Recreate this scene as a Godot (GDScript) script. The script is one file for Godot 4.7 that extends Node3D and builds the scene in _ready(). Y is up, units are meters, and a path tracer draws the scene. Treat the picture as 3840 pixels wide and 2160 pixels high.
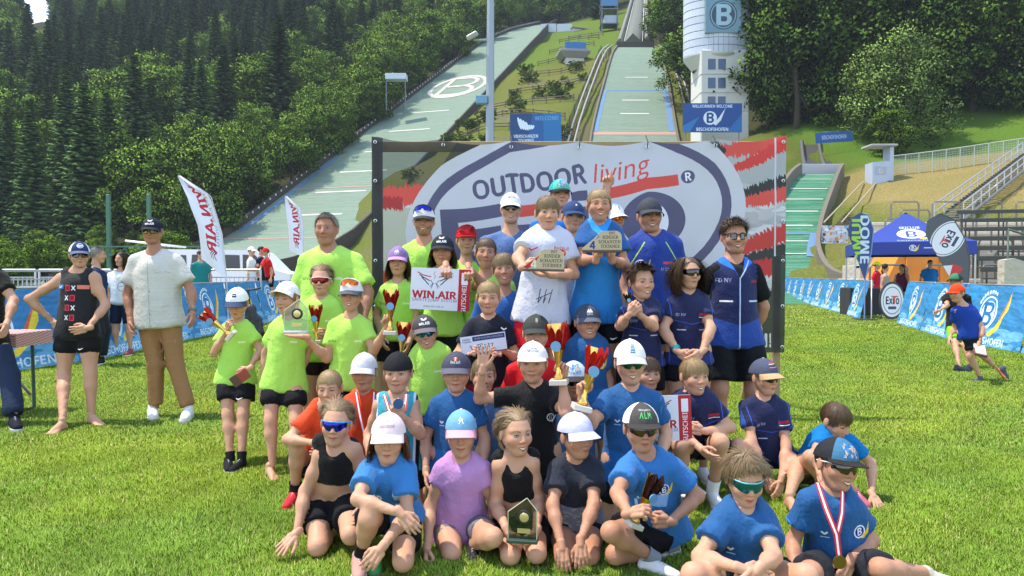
extends Node3D
# Prize giving on the lawn below a ski-jumping hill. Units are metres, y up, the camera looks along -z.
var rng := RandomNumberGenerator.new()
var noise := FastNoiseLite.new()
var mats := {}
var used := {}
var sans := SystemFont.new()
var serif := SystemFont.new()
func _ready():
	rng.seed = 20240615
	noise.seed = 7
	noise.frequency = 1.0
	noise.fractal_octaves = 3
	sans.font_names = PackedStringArray(["Droid Sans"])
	serif.font_names = PackedStringArray(["Droid Serif"])
	setup_view()
	print("land ", Time.get_ticks_msec())
	build_land()
	print("trees ", Time.get_ticks_msec())
	build_trees()
	print("hill things ", Time.get_ticks_msec())
	build_hill_things()
	print("props ", Time.get_ticks_msec())
	build_props()
	print("people ", Time.get_ticks_msec())
	build_people()
	print("held ", Time.get_ticks_msec())
	build_held_things()
	print("grass ", Time.get_ticks_msec())
	build_grass()
	print("done ", Time.get_ticks_msec())
func setup_view():
	var cam := Camera3D.new()
	cam.name = "camera"
	cam.position = Vector3(0, 1.28, 0)
	cam.rotation_degrees = Vector3(-1.1023, 0, 0)
	cam.fov = 44.0
	cam.far = 2000.0
	cam.near = 0.05
	add_child(cam)
	cam.current = true
	var sun := DirectionalLight3D.new()
	sun.name = "sun"
	sun.light_energy = 1.5
	sun.light_color = Color(1.0, 0.955, 0.88)
	sun.light_angular_distance = 0.55
	sun.shadow_enabled = true
	add_child(sun)
	sun.look_at_from_position(Vector3.ZERO, Vector3(0.46, -1.0, 0.06), Vector3.UP)
	var env := Environment.new()
	env.background_mode = Environment.BG_SKY
	var sky := Sky.new()
	var sm := ProceduralSkyMaterial.new()
	sm.sky_top_color = Color(0.52, 0.60, 0.73)
	sm.sky_horizon_color = Color(0.90, 0.93, 0.96)
	sm.sky_curve = 0.18
	sm.ground_bottom_color = Color(0.30, 0.36, 0.22)
	sm.ground_horizon_color = Color(0.62, 0.68, 0.62)
	sm.sky_energy_multiplier = 1.5
	sky.sky_material = sm
	env.sky = sky
	env.tonemap_mode = Environment.TONE_MAPPER_LINEAR
	env.tonemap_exposure = 1.31
	env.fog_enabled = true
	env.fog_density = 0.00022
	env.fog_light_color = Color(0.86, 0.91, 0.95)
	env.sdfgi_enabled = true
	env.ssao_enabled = true
	env.ssil_enabled = true
	var we := WorldEnvironment.new()
	we.name = "environment"
	we.environment = env
	add_child(we)
# ---------------------------------------------------------------- names, nodes, materials
func numbered(called: String) -> String:
	var n: int = used.get(called, 0)
	used[called] = n + 1
	return called if n == 0 else "%s_%03d" % [called, n]
func thing(called: String, label: String, category: String, at := Vector3.ZERO, turn := 0.0, group := "") -> Node3D:
	var o := Node3D.new()
	o.name = numbered(called)
	add_child(o)
	o.position = at
	o.rotation.y = turn
	tag(o, label, category, group)
	return o
func tag(o: Node, label: String, category: String, group := "", kind := ""):
	if label: o.set_meta("label", label)
	if category: o.set_meta("category", category)
	if group: o.set_meta("group", group)
	if kind: o.set_meta("kind", kind)
func part(called: String, mesh: Mesh, m: Material, parent: Node, at := Vector3.ZERO, rot := Vector3.ZERO) -> MeshInstance3D:
	var o := MeshInstance3D.new()
	o.name = called if parent != self else numbered(called)
	o.mesh = mesh
	o.material_override = m
	parent.add_child(o, true)
	o.position = at
	o.rotation = rot
	return o
func struct(called: String, mesh: Mesh, m: Material, at := Vector3.ZERO) -> MeshInstance3D:
	var o := part(called, mesh, m, self, at)
	o.set_meta("kind", "structure")
	return o
func lin(r: float, g: float, b: float) -> Color:
	return Color(r, g, b).linear_to_srgb()
func mat(key: String, c: Color, rough := 0.7, metal := 0.0, bump := 0.0, bump_scale := 8.0) -> StandardMaterial3D:
	if mats.has(key): return mats[key]
	var m := StandardMaterial3D.new()
	m.albedo_color = c
	m.roughness = rough
	m.metallic = metal
	if bump > 0.0:
		m.normal_enabled = true
		m.normal_texture = cloth_normal()
		m.normal_scale = bump
		m.uv1_triplanar = true
		m.uv1_scale = Vector3.ONE * bump_scale
	mats[key] = m
	return m
func vmat(key: String, rough := 0.8, back := 0.0, tex: Texture2D = null, tscale := 1.0) -> StandardMaterial3D:
	if mats.has(key): return mats[key]
	var m := StandardMaterial3D.new()
	m.vertex_color_use_as_albedo = true
	m.roughness = rough
	m.metallic_specular = 0.12
	if back > 0.0:
		m.backlight_enabled = true
		m.backlight = Color(back, back, back * 0.6)
	if tex:
		m.albedo_texture = tex
		m.uv1_triplanar = true
		m.uv1_scale = Vector3.ONE * tscale
	mats[key] = m
	return m
func tmat(tex: Texture2D, rough := 0.7, alpha := 0) -> StandardMaterial3D:
	var m := StandardMaterial3D.new()
	m.albedo_texture = tex
	m.roughness = rough
	m.texture_repeat = false
	if alpha == 1: m.transparency = BaseMaterial3D.TRANSPARENCY_ALPHA
	if alpha == 2:
		m.transparency = BaseMaterial3D.TRANSPARENCY_ALPHA_SCISSOR
		m.alpha_scissor_threshold = 0.5
	m.cull_mode = BaseMaterial3D.CULL_DISABLED
	return m
func noise_tex(key: String, size: int, freq: float, lo: Color, hi: Color, normal := false, oct := 4) -> NoiseTexture2D:
	if mats.has(key): return mats[key]
	var t := NoiseTexture2D.new()
	var n := FastNoiseLite.new()
	n.seed = key.length() * 13 + 5
	n.frequency = freq
	n.fractal_octaves = oct
	t.noise = n
	t.width = size
	t.height = size
	t.seamless = true
	t.generate_mipmaps = false
	if normal:
		t.as_normal_map = true
		t.bump_strength = 6.0
	else:
		var g := Gradient.new()
		g.set_color(0, lo)
		g.set_color(1, hi)
		t.color_ramp = g
	mats[key] = t
	return t
func cloth_normal() -> Texture2D:
	return noise_tex("cloth_normal", 256, 0.02, Color.BLACK, Color.WHITE, true, 3)
# ---------------------------------------------------------------- mesh helpers
class Geo:
	var v := PackedVector3Array()
	var n := PackedVector3Array()
	var c := PackedColorArray()
	var uv := PackedVector2Array()
	var ix := PackedInt32Array()
	var col := Color.WHITE
	func vert(p: Vector3, nn: Vector3, t := Vector2.ZERO) -> int:
		v.push_back(p)
		n.push_back(nn)
		c.push_back(col)
		uv.push_back(t)
		return v.size() - 1
	func tri3(a: Vector3, b: Vector3, d: Vector3):
		var nn := (d - a).cross(b - a).normalized()
		var i := vert(a, nn)
		vert(b, nn)
		vert(d, nn)
		ix.append_array(PackedInt32Array([i, i + 1, i + 2]))
	func quad(a: Vector3, b: Vector3, d: Vector3, e: Vector3, t0 := Vector2(0, 0), t1 := Vector2(1, 1)):
		var nn := (d - a).cross(b - a)
		if nn.length_squared() < 1e-18: nn = (e - a).cross(d - a)
		nn = nn.normalized()
		var i := vert(a, nn, Vector2(t0.x, t0.y))
		vert(b, nn, Vector2(t1.x, t0.y))
		vert(d, nn, Vector2(t1.x, t1.y))
		vert(e, nn, Vector2(t0.x, t1.y))
		ix.append_array(PackedInt32Array([i, i + 1, i + 2, i, i + 2, i + 3]))
	func box(at: Vector3, size: Vector3, bs := Basis.IDENTITY, ch := 0.0):
		var h := size * 0.5
		if ch > 0.0:
			# chamfered: inner faces plus edge strips
			ch = minf(ch, minf(h.x, minf(h.y, h.z)) * 0.9)
			for ax in 3:
				for s: float in [-1.0, 1.0]:
					var u := (ax + 1) % 3
					var w := (ax + 2) % 3
					var q := []
					for k: Vector2 in [Vector2(-1, -1), Vector2(1, -1), Vector2(1, 1), Vector2(-1, 1)]:
						var p := Vector3.ZERO
						p[ax] = s * h[ax]
						p[u] = k.x * (h[u] - ch)
						p[w] = k.y * (h[w] - ch)
						q.append(at + bs * p)
					if s > 0: quad(q[3], q[2], q[1], q[0])
					else: quad(q[0], q[1], q[2], q[3])
			for ax in 3:
				var u := (ax + 1) % 3
				var w := (ax + 2) % 3
				for su: float in [-1.0, 1.0]:
					for sw: float in [-1.0, 1.0]:
						var q := []
						for k: Vector2 in [Vector2(-1, 0), Vector2(1, 0), Vector2(1, 1), Vector2(-1, 1)]:
							var p := Vector3.ZERO
							p[ax] = k.x * (h[ax] - ch)
							p[u] = su * (h[u] - (0.0 if k.y == 0 else ch))
							p[w] = sw * (h[w] - (ch if k.y == 0 else 0.0))
							q.append(at + bs * p)
						if su * sw > 0: quad(q[3], q[2], q[1], q[0])
						else: quad(q[0], q[1], q[2], q[3])
			return
		var P := []
		for k in 8:
			P.append(at + bs * Vector3(h.x if k & 1 else -h.x, h.y if k & 2 else -h.y, h.z if k & 4 else -h.z))
		quad(P[6], P[7], P[5], P[4])
		quad(P[3], P[2], P[0], P[1])
		quad(P[2], P[6], P[4], P[0])
		quad(P[7], P[3], P[1], P[5])
		quad(P[2], P[3], P[7], P[6])
		quad(P[4], P[5], P[1], P[0])
	func bar(a: Vector3, b: Vector3, w: float, d: float, up := Vector3.UP):
		var z := (b - a).normalized()
		if absf(z.dot(up)) > 0.95: up = Vector3.RIGHT if absf(z.x) < 0.9 else Vector3.BACK
		var x := up.cross(z).normalized()
		var y := z.cross(x)
		box((a + b) * 0.5, Vector3(w, d, a.distance_to(b)), Basis(x, y, z))
	func tube(pts: PackedVector3Array, rad: Array, seg := 8, caps := true):
		var base := v.size()
		var m := pts.size()
		var side := Vector3.ZERO
		for i in m:
			var t := (pts[mini(i + 1, m - 1)] - pts[maxi(i - 1, 0)]).normalized()
			if i == 0:
				side = t.cross(Vector3.UP if absf(t.y) < 0.9 else Vector3.RIGHT).normalized()
			else:
				side = (side - t * side.dot(t)).normalized()
			var up := t.cross(side)
			var r: float = rad[mini(i, rad.size() - 1)]
			for k in seg + 1:
				var an := TAU * k / seg
				var dr := side * cos(an) + up * sin(an)
				vert(pts[i] + dr * r, dr, Vector2(float(k) / seg, float(i) / (m - 1)))
		for i in m - 1:
			for k in seg:
				var a := base + i * (seg + 1) + k
				ix.append_array(PackedInt32Array([a, a + seg + 1, a + 1, a + 1, a + seg + 1, a + seg + 2]))
		if caps:
			for e in 2:
				var i := 0 if e == 0 else m - 1
				var nn := (pts[0] - pts[1]).normalized() if e == 0 else (pts[m - 1] - pts[m - 2]).normalized()
				var ci := vert(pts[i], nn)
				for k in seg:
					var a := vert(v[base + i * (seg + 1) + k], nn)
					var b := vert(v[base + i * (seg + 1) + k + 1], nn)
					if e == 0: ix.append_array(PackedInt32Array([ci, a, b]))
					else: ix.append_array(PackedInt32Array([ci, b, a]))
	func lathe(prof: PackedVector2Array, seg := 20, bs := Transform3D.IDENTITY):
		var base := v.size()
		var m := prof.size()
		for i in m:
			var d := prof[mini(i + 1, m - 1)] - prof[maxi(i - 1, 0)]
			var pn := Vector2(d.y, -d.x).normalized()
			for k in seg + 1:
				var an := TAU * k / seg
				var cs := cos(an)
				var sn := sin(an)
				vert(bs * Vector3(prof[i].x * cs, prof[i].y, prof[i].x * sn), (bs.basis * Vector3(pn.x * cs, pn.y, pn.x * sn)).normalized(), Vector2(float(k) / seg, 1.0 - float(i) / (m - 1)))
		for i in m - 1:
			for k in seg:
				var a := base + i * (seg + 1) + k
				ix.append_array(PackedInt32Array([a, a + 1, a + seg + 1, a + 1, a + seg + 2, a + seg + 1]))
	# sheet over a grid of points, rows of w points
	func sheet(p: PackedVector3Array, w: int, flip := false, uvs := PackedVector2Array(), cols := PackedColorArray()):
		var base := v.size()
		var h := p.size() / w
		for i in p.size():
			var x := i % w
			var y := i / w
			var dx := p[y * w + mini(x + 1, w - 1)] - p[y * w + maxi(x - 1, 0)]
			var dy := p[mini(y + 1, h - 1) * w + x] - p[maxi(y - 1, 0) * w + x]
			var nn := dy.cross(dx).normalized()
			if flip: nn = -nn
			if cols.size(): col = cols[i]
			vert(p[i], nn, uvs[i] if uvs.size() else Vector2(float(x) / (w - 1), float(y) / (h - 1)))
		for y in h - 1:
			for x in w - 1:
				var a := base + y * w + x
				if flip: ix.append_array(PackedInt32Array([a, a + w, a + 1, a + 1, a + w, a + w + 1]))
				else: ix.append_array(PackedInt32Array([a, a + 1, a + w, a + 1, a + w + 1, a + w]))
	# flat outline (points in x,y, clockwise or not) with thickness along z
	func slab(poly: PackedVector2Array, depth: float, tr := Transform3D.IDENTITY, uvbox := Rect2(0, 0, 1, 1)):
		var pl := poly
		if Geometry2D.is_polygon_clockwise(pl):
			pl = pl.duplicate()
			pl.reverse()
		var t := Geometry2D.triangulate_polygon(pl)
		for s: float in [1.0, -1.0]:
			var b := v.size()
			for q in pl:
				vert(tr * Vector3(q.x, q.y, depth * 0.5 * s), (tr.basis * Vector3(0, 0, s)).normalized(), Vector2((q.x - uvbox.position.x) / uvbox.size.x, 1.0 - (q.y - uvbox.position.y) / uvbox.size.y))
			for i in range(0, t.size(), 3):
				var a0 := t[i]
				var a1 := t[i + 1]
				var a2 := t[i + 2]
				var ar := (pl[a1] - pl[a0]).cross(pl[a2] - pl[a0])
				if (ar > 0.0) == (s > 0): ix.append_array(PackedInt32Array([b + a0, b + a2, b + a1]))
				else: ix.append_array(PackedInt32Array([b + a0, b + a1, b + a2]))
		for i in pl.size():
			var p := pl[i]
			var q := pl[(i + 1) % pl.size()]
			quad(tr * Vector3(p.x, p.y, depth * 0.5), tr * Vector3(q.x, q.y, depth * 0.5), tr * Vector3(q.x, q.y, -depth * 0.5), tr * Vector3(p.x, p.y, -depth * 0.5), Vector2.ONE * 0.01, Vector2.ONE * 0.012)
	func add(o: Geo, tr: Transform3D, flip := false):
		var b := v.size()
		for i in o.v.size():
			v.push_back(tr * o.v[i])
			n.push_back((tr.basis * o.n[i]).normalized())
		c.append_array(o.c)
		uv.append_array(o.uv)
		if flip:
			for i in range(0, o.ix.size(), 3):
				ix.append_array(PackedInt32Array([b + o.ix[i], b + o.ix[i + 2], b + o.ix[i + 1]]))
		else:
			for i in o.ix: ix.push_back(b + i)
	func mesh() -> ArrayMesh:
		var a := []
		a.resize(Mesh.ARRAY_MAX)
		a[Mesh.ARRAY_VERTEX] = v
		a[Mesh.ARRAY_NORMAL] = n
		a[Mesh.ARRAY_COLOR] = c
		a[Mesh.ARRAY_TEX_UV] = uv
		a[Mesh.ARRAY_INDEX] = ix
		var m := ArrayMesh.new()
		m.add_surface_from_arrays(Mesh.PRIMITIVE_TRIANGLES, a)
		return m
func box_mesh(size: Vector3, ch := 0.0, at := Vector3.ZERO) -> ArrayMesh:
	var g := Geo.new()
	g.box(at, size, Basis.IDENTITY, ch)
	return g.mesh()
func tube_mesh(pts: Array, rad: Array, seg := 8) -> ArrayMesh:
	var g := Geo.new()
	g.tube(PackedVector3Array(pts), rad, seg)
	return g.mesh()
# ---------------------------------------------------------------- printing: shapes and lettering drawn into an Image
class Print:
	var im: Image
	var w: int
	var h: int
	func _init(ww: int, hh: int, bg: Color):
		w = ww
		h = hh
		im = Image.create_empty(w, h, false, Image.FORMAT_RGBA8)
		im.fill(bg)
	func poly(pts: PackedVector2Array, col: Color):
		var y0 := 1e9
		var y1 := -1e9
		for p in pts:
			y0 = minf(y0, p.y)
			y1 = maxf(y1, p.y)
		for y in range(maxi(0, int(floor(y0))), mini(h - 1, int(ceil(y1))) + 1):
			var yy := y + 0.5
			var xs := []
			for i in pts.size():
				var a := pts[i]
				var b := pts[(i + 1) % pts.size()]
				if (a.y <= yy) != (b.y <= yy): xs.append(a.x + (yy - a.y) / (b.y - a.y) * (b.x - a.x))
			xs.sort()
			for k in range(0, xs.size() - 1, 2):
				var xa := maxi(0, int(round(xs[k])))
				var xb := mini(w, int(round(xs[k + 1])))
				if xb > xa: im.fill_rect(Rect2i(xa, y, xb - xa, 1), col)
	func rect(x: float, y: float, ww: float, hh: float, col: Color):
		im.fill_rect(Rect2i(int(x), int(y), int(ww), int(hh)), col)
	func ellipse(cx: float, cy: float, rx: float, ry: float, col: Color, rot := 0.0, from := 0.0, to := TAU):
		var p := PackedVector2Array()
		for i in 65:
			var a := lerpf(from, to, i / 64.0)
			p.append(Vector2(cx, cy) + Vector2(cos(a) * rx, sin(a) * ry).rotated(rot))
		poly(p, col)
	func ring(cx: float, cy: float, rx: float, ry: float, t: float, col: Color, rot := 0.0, from := 0.0, to := TAU):
		var p := PackedVector2Array()
		for i in 65:
			var a := lerpf(from, to, i / 64.0)
			p.append(Vector2(cx, cy) + Vector2(cos(a) * rx, sin(a) * ry).rotated(rot))
		for i in 65:
			var a := lerpf(to, from, i / 64.0)
			p.append(Vector2(cx, cy) + Vector2(cos(a) * (rx - t), sin(a) * (ry - t)).rotated(rot))
		poly(p, col)
	func stroke(pts: Array, t: float, col: Color):
		for i in pts.size() - 1:
			var a: Vector2 = pts[i]
			var b: Vector2 = pts[i + 1]
			var nn := (b - a).orthogonal().normalized() * t * 0.5
			var e := (b - a).normalized() * t * 0.2
			poly(PackedVector2Array([a + nn - e, b + nn + e, b - nn + e, a - nn - e]), col)
	# centre of the text at tr.origin, letters one unit tall before tr
	func text(s: String, font: Font, tr: Transform2D, col: Color, bold := 0.0):
		var tm := TextMesh.new()
		tm.font = font
		tm.text = s
		tm.font_size = 64
		tm.pixel_size = 1.0 / 46.0
		tm.depth = 0.0
		tm.curve_step = 1.0
		var a := tm.get_mesh_arrays()
		if a.is_empty(): return
		var vs: PackedVector3Array = a[Mesh.ARRAY_VERTEX]
		var ix = a[Mesh.ARRAY_INDEX]
		var offs := [Vector2.ZERO] if bold == 0.0 else [Vector2(-bold, 0), Vector2(bold, 0), Vector2(0, bold), Vector2(0, -bold)]
		if ix == null or ix.size() == 0:
			ix = PackedInt32Array(range(vs.size()))
		for o: Vector2 in offs:
			for i in range(0, ix.size(), 3):
				var q := PackedVector2Array()
				for k in 3:
					var p: Vector3 = vs[ix[i + k]]
					q.append(tr * (Vector2(p.x, -p.y) + o))
				poly(q, col)
	func tex() -> ImageTexture:
		return ImageTexture.create_from_image(im)
func T2(x: float, y: float, sx: float, sy := 0.0, rot := 0.0, skew := 0.0) -> Transform2D:
	if sy == 0.0: sy = sx
	return Transform2D(rot, Vector2(sx, sy), skew, Vector2(x, y))
# ---------------------------------------------------------------- terrain
const CTRL := [-59.0, -81.3, 0.01942, -53.3, -79.4, 0.00432, -42.2, -75.8, 0.00403, -31.0, -72.2, -0.00163, -52.9, -100.3, 0.02015, -47.2, -98.5, -0.01609, -36.3, -95.0, -0.03272, -25.5, -91.5, -0.02718, -49.8, -109.8, 0.10338, -44.1, -108.0, 0.03047, -33.4, -104.5, 0.04885, -22.7, -101.1, 0.24776, -40.6, -138.4, -0.02890, -34.9, -136.6, -0.01840, -24.8, -133.3, 0.00258, -14.6, -130.0, 0.28791, -31.4, -167.0, -0.01256, -25.7, -165.1, -0.00423, -16.1, -162.0, 0.00796, -6.5, -158.9, 0.08152, -22.2, -195.5, 0.00307, -16.5, -193.7, 0.00364, -7.5, -190.8, 0.01078, 1.5, -187.9, 0.04396, -15.1, -217.4, -0.01397, -9.4, -215.6, -0.01445, -0.8, -212.8, -0.02926, 7.7, -210.0, -0.09874, -5.6, -246.9, 0.02890, 0.1, -245.1, -0.00409, 6.3, -243.1, -0.01014, 12.5, -241.1, -0.04040, 6.4, -284.1, 0.08426, 12.1, -282.2, -0.01308, 14.9, -281.3, -0.00899, 17.8, -280.4, 0.02869, 16.2, -314.5, 0.29537, 21.9, -312.7, -0.01082, 24.5, -311.8, 0.01491, 27.1, -311.0, 0.21707, 23.9, -338.3, 0.29740, 29.6, -336.5, 0.01883, 32.0, -335.7, 0.04391, 34.3, -334.9, 0.26004, 7.1, -78.0, -0.00458, 16.5, -78.0, 0.04822, 25.9, -78.0, 0.93332, 7.6, -85.0, 0.07350, 17.0, -85.0, 0.00857, 26.4, -85.0, 0.81720, 8.7, -92.0, 0.24964, 17.8, -92.0, -0.07735, 26.9, -92.0, 0.72903, 9.8, -100.0, 0.37214, 18.6, -100.0, -0.05459, 27.4, -100.0, 1.15893, 11.4, -112.0, 0.45947, 20.0, -112.0, -0.00553, 28.6, -112.0, 0.91883, 13.0, -125.0, 0.08219, 21.4, -125.0, -0.05581, 29.8, -125.0, 0.14911, 18.9, -150.0, -0.08515, 26.0, -150.0, -0.00877, 33.1, -150.0, 0.08013, 23.2, -168.0, -0.15445, 29.0, -168.0, -0.02622, 34.8, -168.0, 0.00690, 25.8, -178.0, -0.04037, 30.7, -178.0, 0.01444, 35.6, -178.0, 0.06316, 37.2, -215.0, -0.00366, 45.2, -262.0, -0.03030, -9.8, -128.0, -0.13647, -2.8, -132.0, -0.20789, 8.4, -135.0, -0.04050, 13.9, -165.0, 0.16811, 3.9, -168.0, -0.13575, 19.5, -205.0, -0.06532, 13.3, -215.0, 0.13969, 29.8, -232.0, 0.06032, 2.1, -118.0, 0.08525, 9.5, -112.0, -0.40727, -3.6, -112.0, -0.37611, 0.7, -100.0, -0.64267, -7.5, -98.0, -0.17531, 10.9, -36.0, -0.04745, 17.1, -36.0, 0.00309, 12.3, -40.0, -0.04383, 18.5, -40.0, 0.18488, 15.1, -48.0, -0.00580, 21.3, -48.0, 0.41151, 17.9, -55.0, -0.10606, 23.9, -55.0, 0.26485, 21.0, -61.0, -0.25596, 26.8, -61.0, 0.18905, 24.6, -67.0, -0.43891, 30.2, -67.0, 0.09207, 30.2, -75.5, -0.78847, 35.2, -75.5, 0.16631, 30.1, -108.0, -1.18296, 36.7, -108.0, -0.12042, 29.0, -85.0, -0.78987, 30.6, -98.0, -1.04415, 35.2, -78.0, -0.29284, 38.8, -74.0, 0.01259, 39.0, -66.0, 0.13201, 41.4, -64.0, -0.00793, 42.4, -60.0, -0.06190, 51.9, -84.0, 0.10854, 65.0, -92.0, 0.00576, 51.8, -92.0, 0.31797, 38.1, -90.0, -0.27017, 46.9, -98.0, -0.15142, 23.7, -42.0, -0.33168, 28.3, -42.0, -0.13033, 21.6, -45.0, -0.30545, 21.8, -55.0, -0.08934, 33.0, -46.0, -0.08131, 40.6, -50.0, -0.14445, 67.1, -75.0, -0.06717, -70.0, -40.0, -0.10453, -70.0, -65.0, -0.00220, -70.0, -84.0, 0.01417, -45.0, -40.0, -0.06088, -45.0, -65.0, -0.01183, -45.0, -84.0, 0.02030, -20.0, -40.0, -0.06045, -20.0, -65.0, -0.02841, -20.0, -84.0, 0.15281, 0.0, -40.0, -0.04055, 0.0, -65.0, -0.07614, 0.0, -84.0, 0.14833, 15.0, -40.0, 0.07607, 15.0, -65.0, 0.21030, 15.0, -84.0, -0.22922, -120.0, -60.0, -0.11180, -120.0, -95.0, 0.11277, -100.0, -60.0, -0.04791, -100.0, -95.0, 0.07749, 12.0, -60.0, 0.09495, 24.0, -36.0, 0.28445, 22.0, -30.0, -0.13105, 40.0, -28.0, -0.03580, 40.0, -34.0, 0.19924, -197.4, -300.0, -0.33535, -199.9, -280.0, 0.14102, -186.8, -310.0, 0.21490, -129.6, -190.0, -0.01551, -89.7, -125.0, -0.02755, -77.3, -122.0, 0.01741, -64.9, -118.0, 0.05506, -52.3, -112.0, -0.08306, -93.3, -170.0, 0.07496, -81.0, -185.0, -0.02190, -70.1, -215.0, 0.02221, -53.7, -250.0, -0.03281, -31.2, -300.0, 0.12982, -137.8, -280.0, 0.10575, -157.0, -190.0, 0.00953, -239.1, -290.0, 0.01575, -6.7, -320.0, -0.57798, 53.5, -310.0, -0.57647, -54.2, -340.0, -0.13497, -133.2, -350.0, -0.14032, -206.7, -360.0, -1.14399, 71.2, -210.0, 0.03264, 95.9, -190.0, -0.04201, 114.1, -170.0, 0.04949, 59.2, -150.0, -0.05015, 73.0, -130.0, -0.04493, 92.8, -130.0, 0.06299, 101.5, -300.0, -0.02671, 159.8, -260.0, -0.04947, 150.6, -180.0, 0.00403, -217.0, -330.0, 0.32952, -236.8, -360.0, 1.60100, -261.2, -340.0, -0.85139]
const TREND := [-1.6390, 0.07269, -0.42660]
const HILL_FOOT := Vector2(-44.107, -108.000)
const HILL_DIR := Vector2(0.307, -0.952)
const HILL_SIDE := Vector2(0.952, 0.307)
const SMALL_HILL := [[85.0, 0.0, 17.0, 17.0], [92.0, 1.6, 17.8, 16.6], [100.0, 6.0, 18.6, 16.0], [112.0, 14.6, 20.0, 15.6], [125.0, 24.0, 21.4, 15.2], [138.0, 33.2, 23.7, 14.2], [150.0, 41.5, 26.0, 13.0], [160.0, 48.2, 27.7, 11.7], [168.0, 53.0, 29.0, 10.5], [174.0, 55.9, 30.1, 9.6], [178.0, 57.6, 30.7, 9.0]]
const KIDS_HILL := [[30.0, 0.02, 12.4, 5.2], [40.0, 0.4, 15.4, 5.2], [48.0, 1.3, 18.2, 5.1], [55.0, 2.9, 20.9, 5.0], [61.0, 5.3, 23.9, 4.9], [67.0, 8.1, 27.4, 4.7], [72.0, 10.6, 30.5, 4.4], [75.5, 11.9, 32.7, 4.1]]
const TALL_HILL := [[-48.0, 0.0], [-30.0, 0.3], [-14.0, 2.0], [0.0, 5.97], [20.0, 17.4], [113.0, 70.5], [144.0, 84.6], [183.0, 99.9], [215.0, 106.0]]
func height_at(x: float, z: float) -> float:
	var h: float = TREND[0] + TREND[1] * x + TREND[2] * z
	for i in range(0, CTRL.size(), 3):
		var dx: float = x - CTRL[i]
		var dz: float = z - CTRL[i + 1]
		h += CTRL[i + 2] * sqrt(dx * dx + dz * dz)
	return h
func hill_tw(x: float, z: float) -> Vector2:
	var q := Vector2(x, z) - HILL_FOOT
	return Vector2(q.dot(HILL_DIR), q.dot(HILL_SIDE))
func tall_height(t: float) -> float:
	for i in TALL_HILL.size() - 1:
		if t <= TALL_HILL[i + 1][0]:
			return lerpf(TALL_HILL[i][1], TALL_HILL[i + 1][1], clampf((t - TALL_HILL[i][0]) / (TALL_HILL[i + 1][0] - TALL_HILL[i][0]), 0.0, 1.0))
	return 106.0
func small_x(d: float) -> float:
	for i in SMALL_HILL.size() - 1:
		if d <= SMALL_HILL[i + 1][0]:
			return lerpf(SMALL_HILL[i][2], SMALL_HILL[i + 1][2], clampf((d - SMALL_HILL[i][0]) / (SMALL_HILL[i + 1][0] - SMALL_HILL[i][0]), 0.0, 1.0))
	return 30.7 + (d - 178.0) * 0.18
func build_land():
	# lawn: one flat sheet to the foot of the mountains
	var g := Geo.new()
	var pts := PackedVector3Array()
	var cols := PackedColorArray()
	for j in 61:
		for i in 61:
			var x := lerpf(-1.0, 1.0, i / 60.0)
			var z := j / 60.0
			var p := Vector3(signf(x) * pow(absf(x), 2.2) * 700.0, 0, 14.0 - pow(z, 2.6) * 900.0)
			pts.append(p)
			var k := noise.get_noise_2d(p.x * 0.35, p.z * 0.35) * 0.5 + 0.5
			cols.append(Color(0.155, 0.22, 0.035).lerp(Color(0.23, 0.28, 0.06), k))
	g.sheet(pts, 61, true, PackedVector2Array(), cols)
	var gm := vmat("lawn", 0.95, 0.0, noise_tex("lawn_tex", 512, 0.03, Color(0.72, 0.74, 0.66), Color(1, 1, 1)), 0.9)
	struct("lawn", g.mesh(), gm)
	# mountain side
	g = Geo.new()
	pts = PackedVector3Array()
	cols = PackedColorArray()
	var W := 130
	var HH := 112
	for j in HH:
		for i in W:
			var x := -290.0 + i * 4.0
			var z := -18.0 - j * 3.6
			var h := height_at(x, z)
			var tw := hill_tw(x, z)
			var n1 := noise.get_noise_2d(x * 0.06, z * 0.06) * 0.5 + 0.5
			var n2 := noise.get_noise_2d(x * 0.3 + 50, z * 0.3) * 0.5 + 0.5
			h += (n2 - 0.5) * 0.7 * smoothstep(0.5, 6.0, h)
			var c := Color(0.10, 0.085, 0.05).lerp(Color(0.075, 0.10, 0.04), n2)
			var d := -z
			var sx := small_x(d)
			if tw.y > 0.0 and x < sx and d < 262.0:
				c = Color(0.17, 0.235, 0.04).lerp(Color(0.26, 0.25, 0.075), n1)
				if n2 > 0.60 and d < 165: c = Color(0.24, 0.21, 0.14).lerp(c, 0.35)
				if d > 178: c = Color(0.17, 0.28, 0.04).lerp(c, 0.3)
			elif x >= sx and x < sx + 16.0 and d < 180: c = Color(0.17, 0.225, 0.045).lerp(Color(0.25, 0.235, 0.08), n1)
			elif x >= sx and d < 118.0:
				var straw := Color(0.44, 0.345, 0.15).lerp(Color(0.32, 0.275, 0.10), n2)
				c = straw
				if d > 78.0 + x * 0.02: c = Color(0.12, 0.235, 0.035).lerp(Color(0.17, 0.29, 0.045), n1)
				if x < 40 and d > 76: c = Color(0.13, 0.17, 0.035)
			elif absf(tw.y + 135) < 14.0 and tw.x > 130: c = Color(0.16, 0.24, 0.05)
			pts.append(Vector3(x, h, z))
			cols.append(c)
	g.sheet(pts, W, true, PackedVector2Array(), cols)
	var hm := vmat("mountain", 0.95, 0.0, noise_tex("hill_tex", 512, 0.05, Color(0.55, 0.55, 0.5), Color(1, 1, 1)), 0.16)
	struct("mountain_side", g.mesh(), hm)
	build_slopes()
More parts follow.
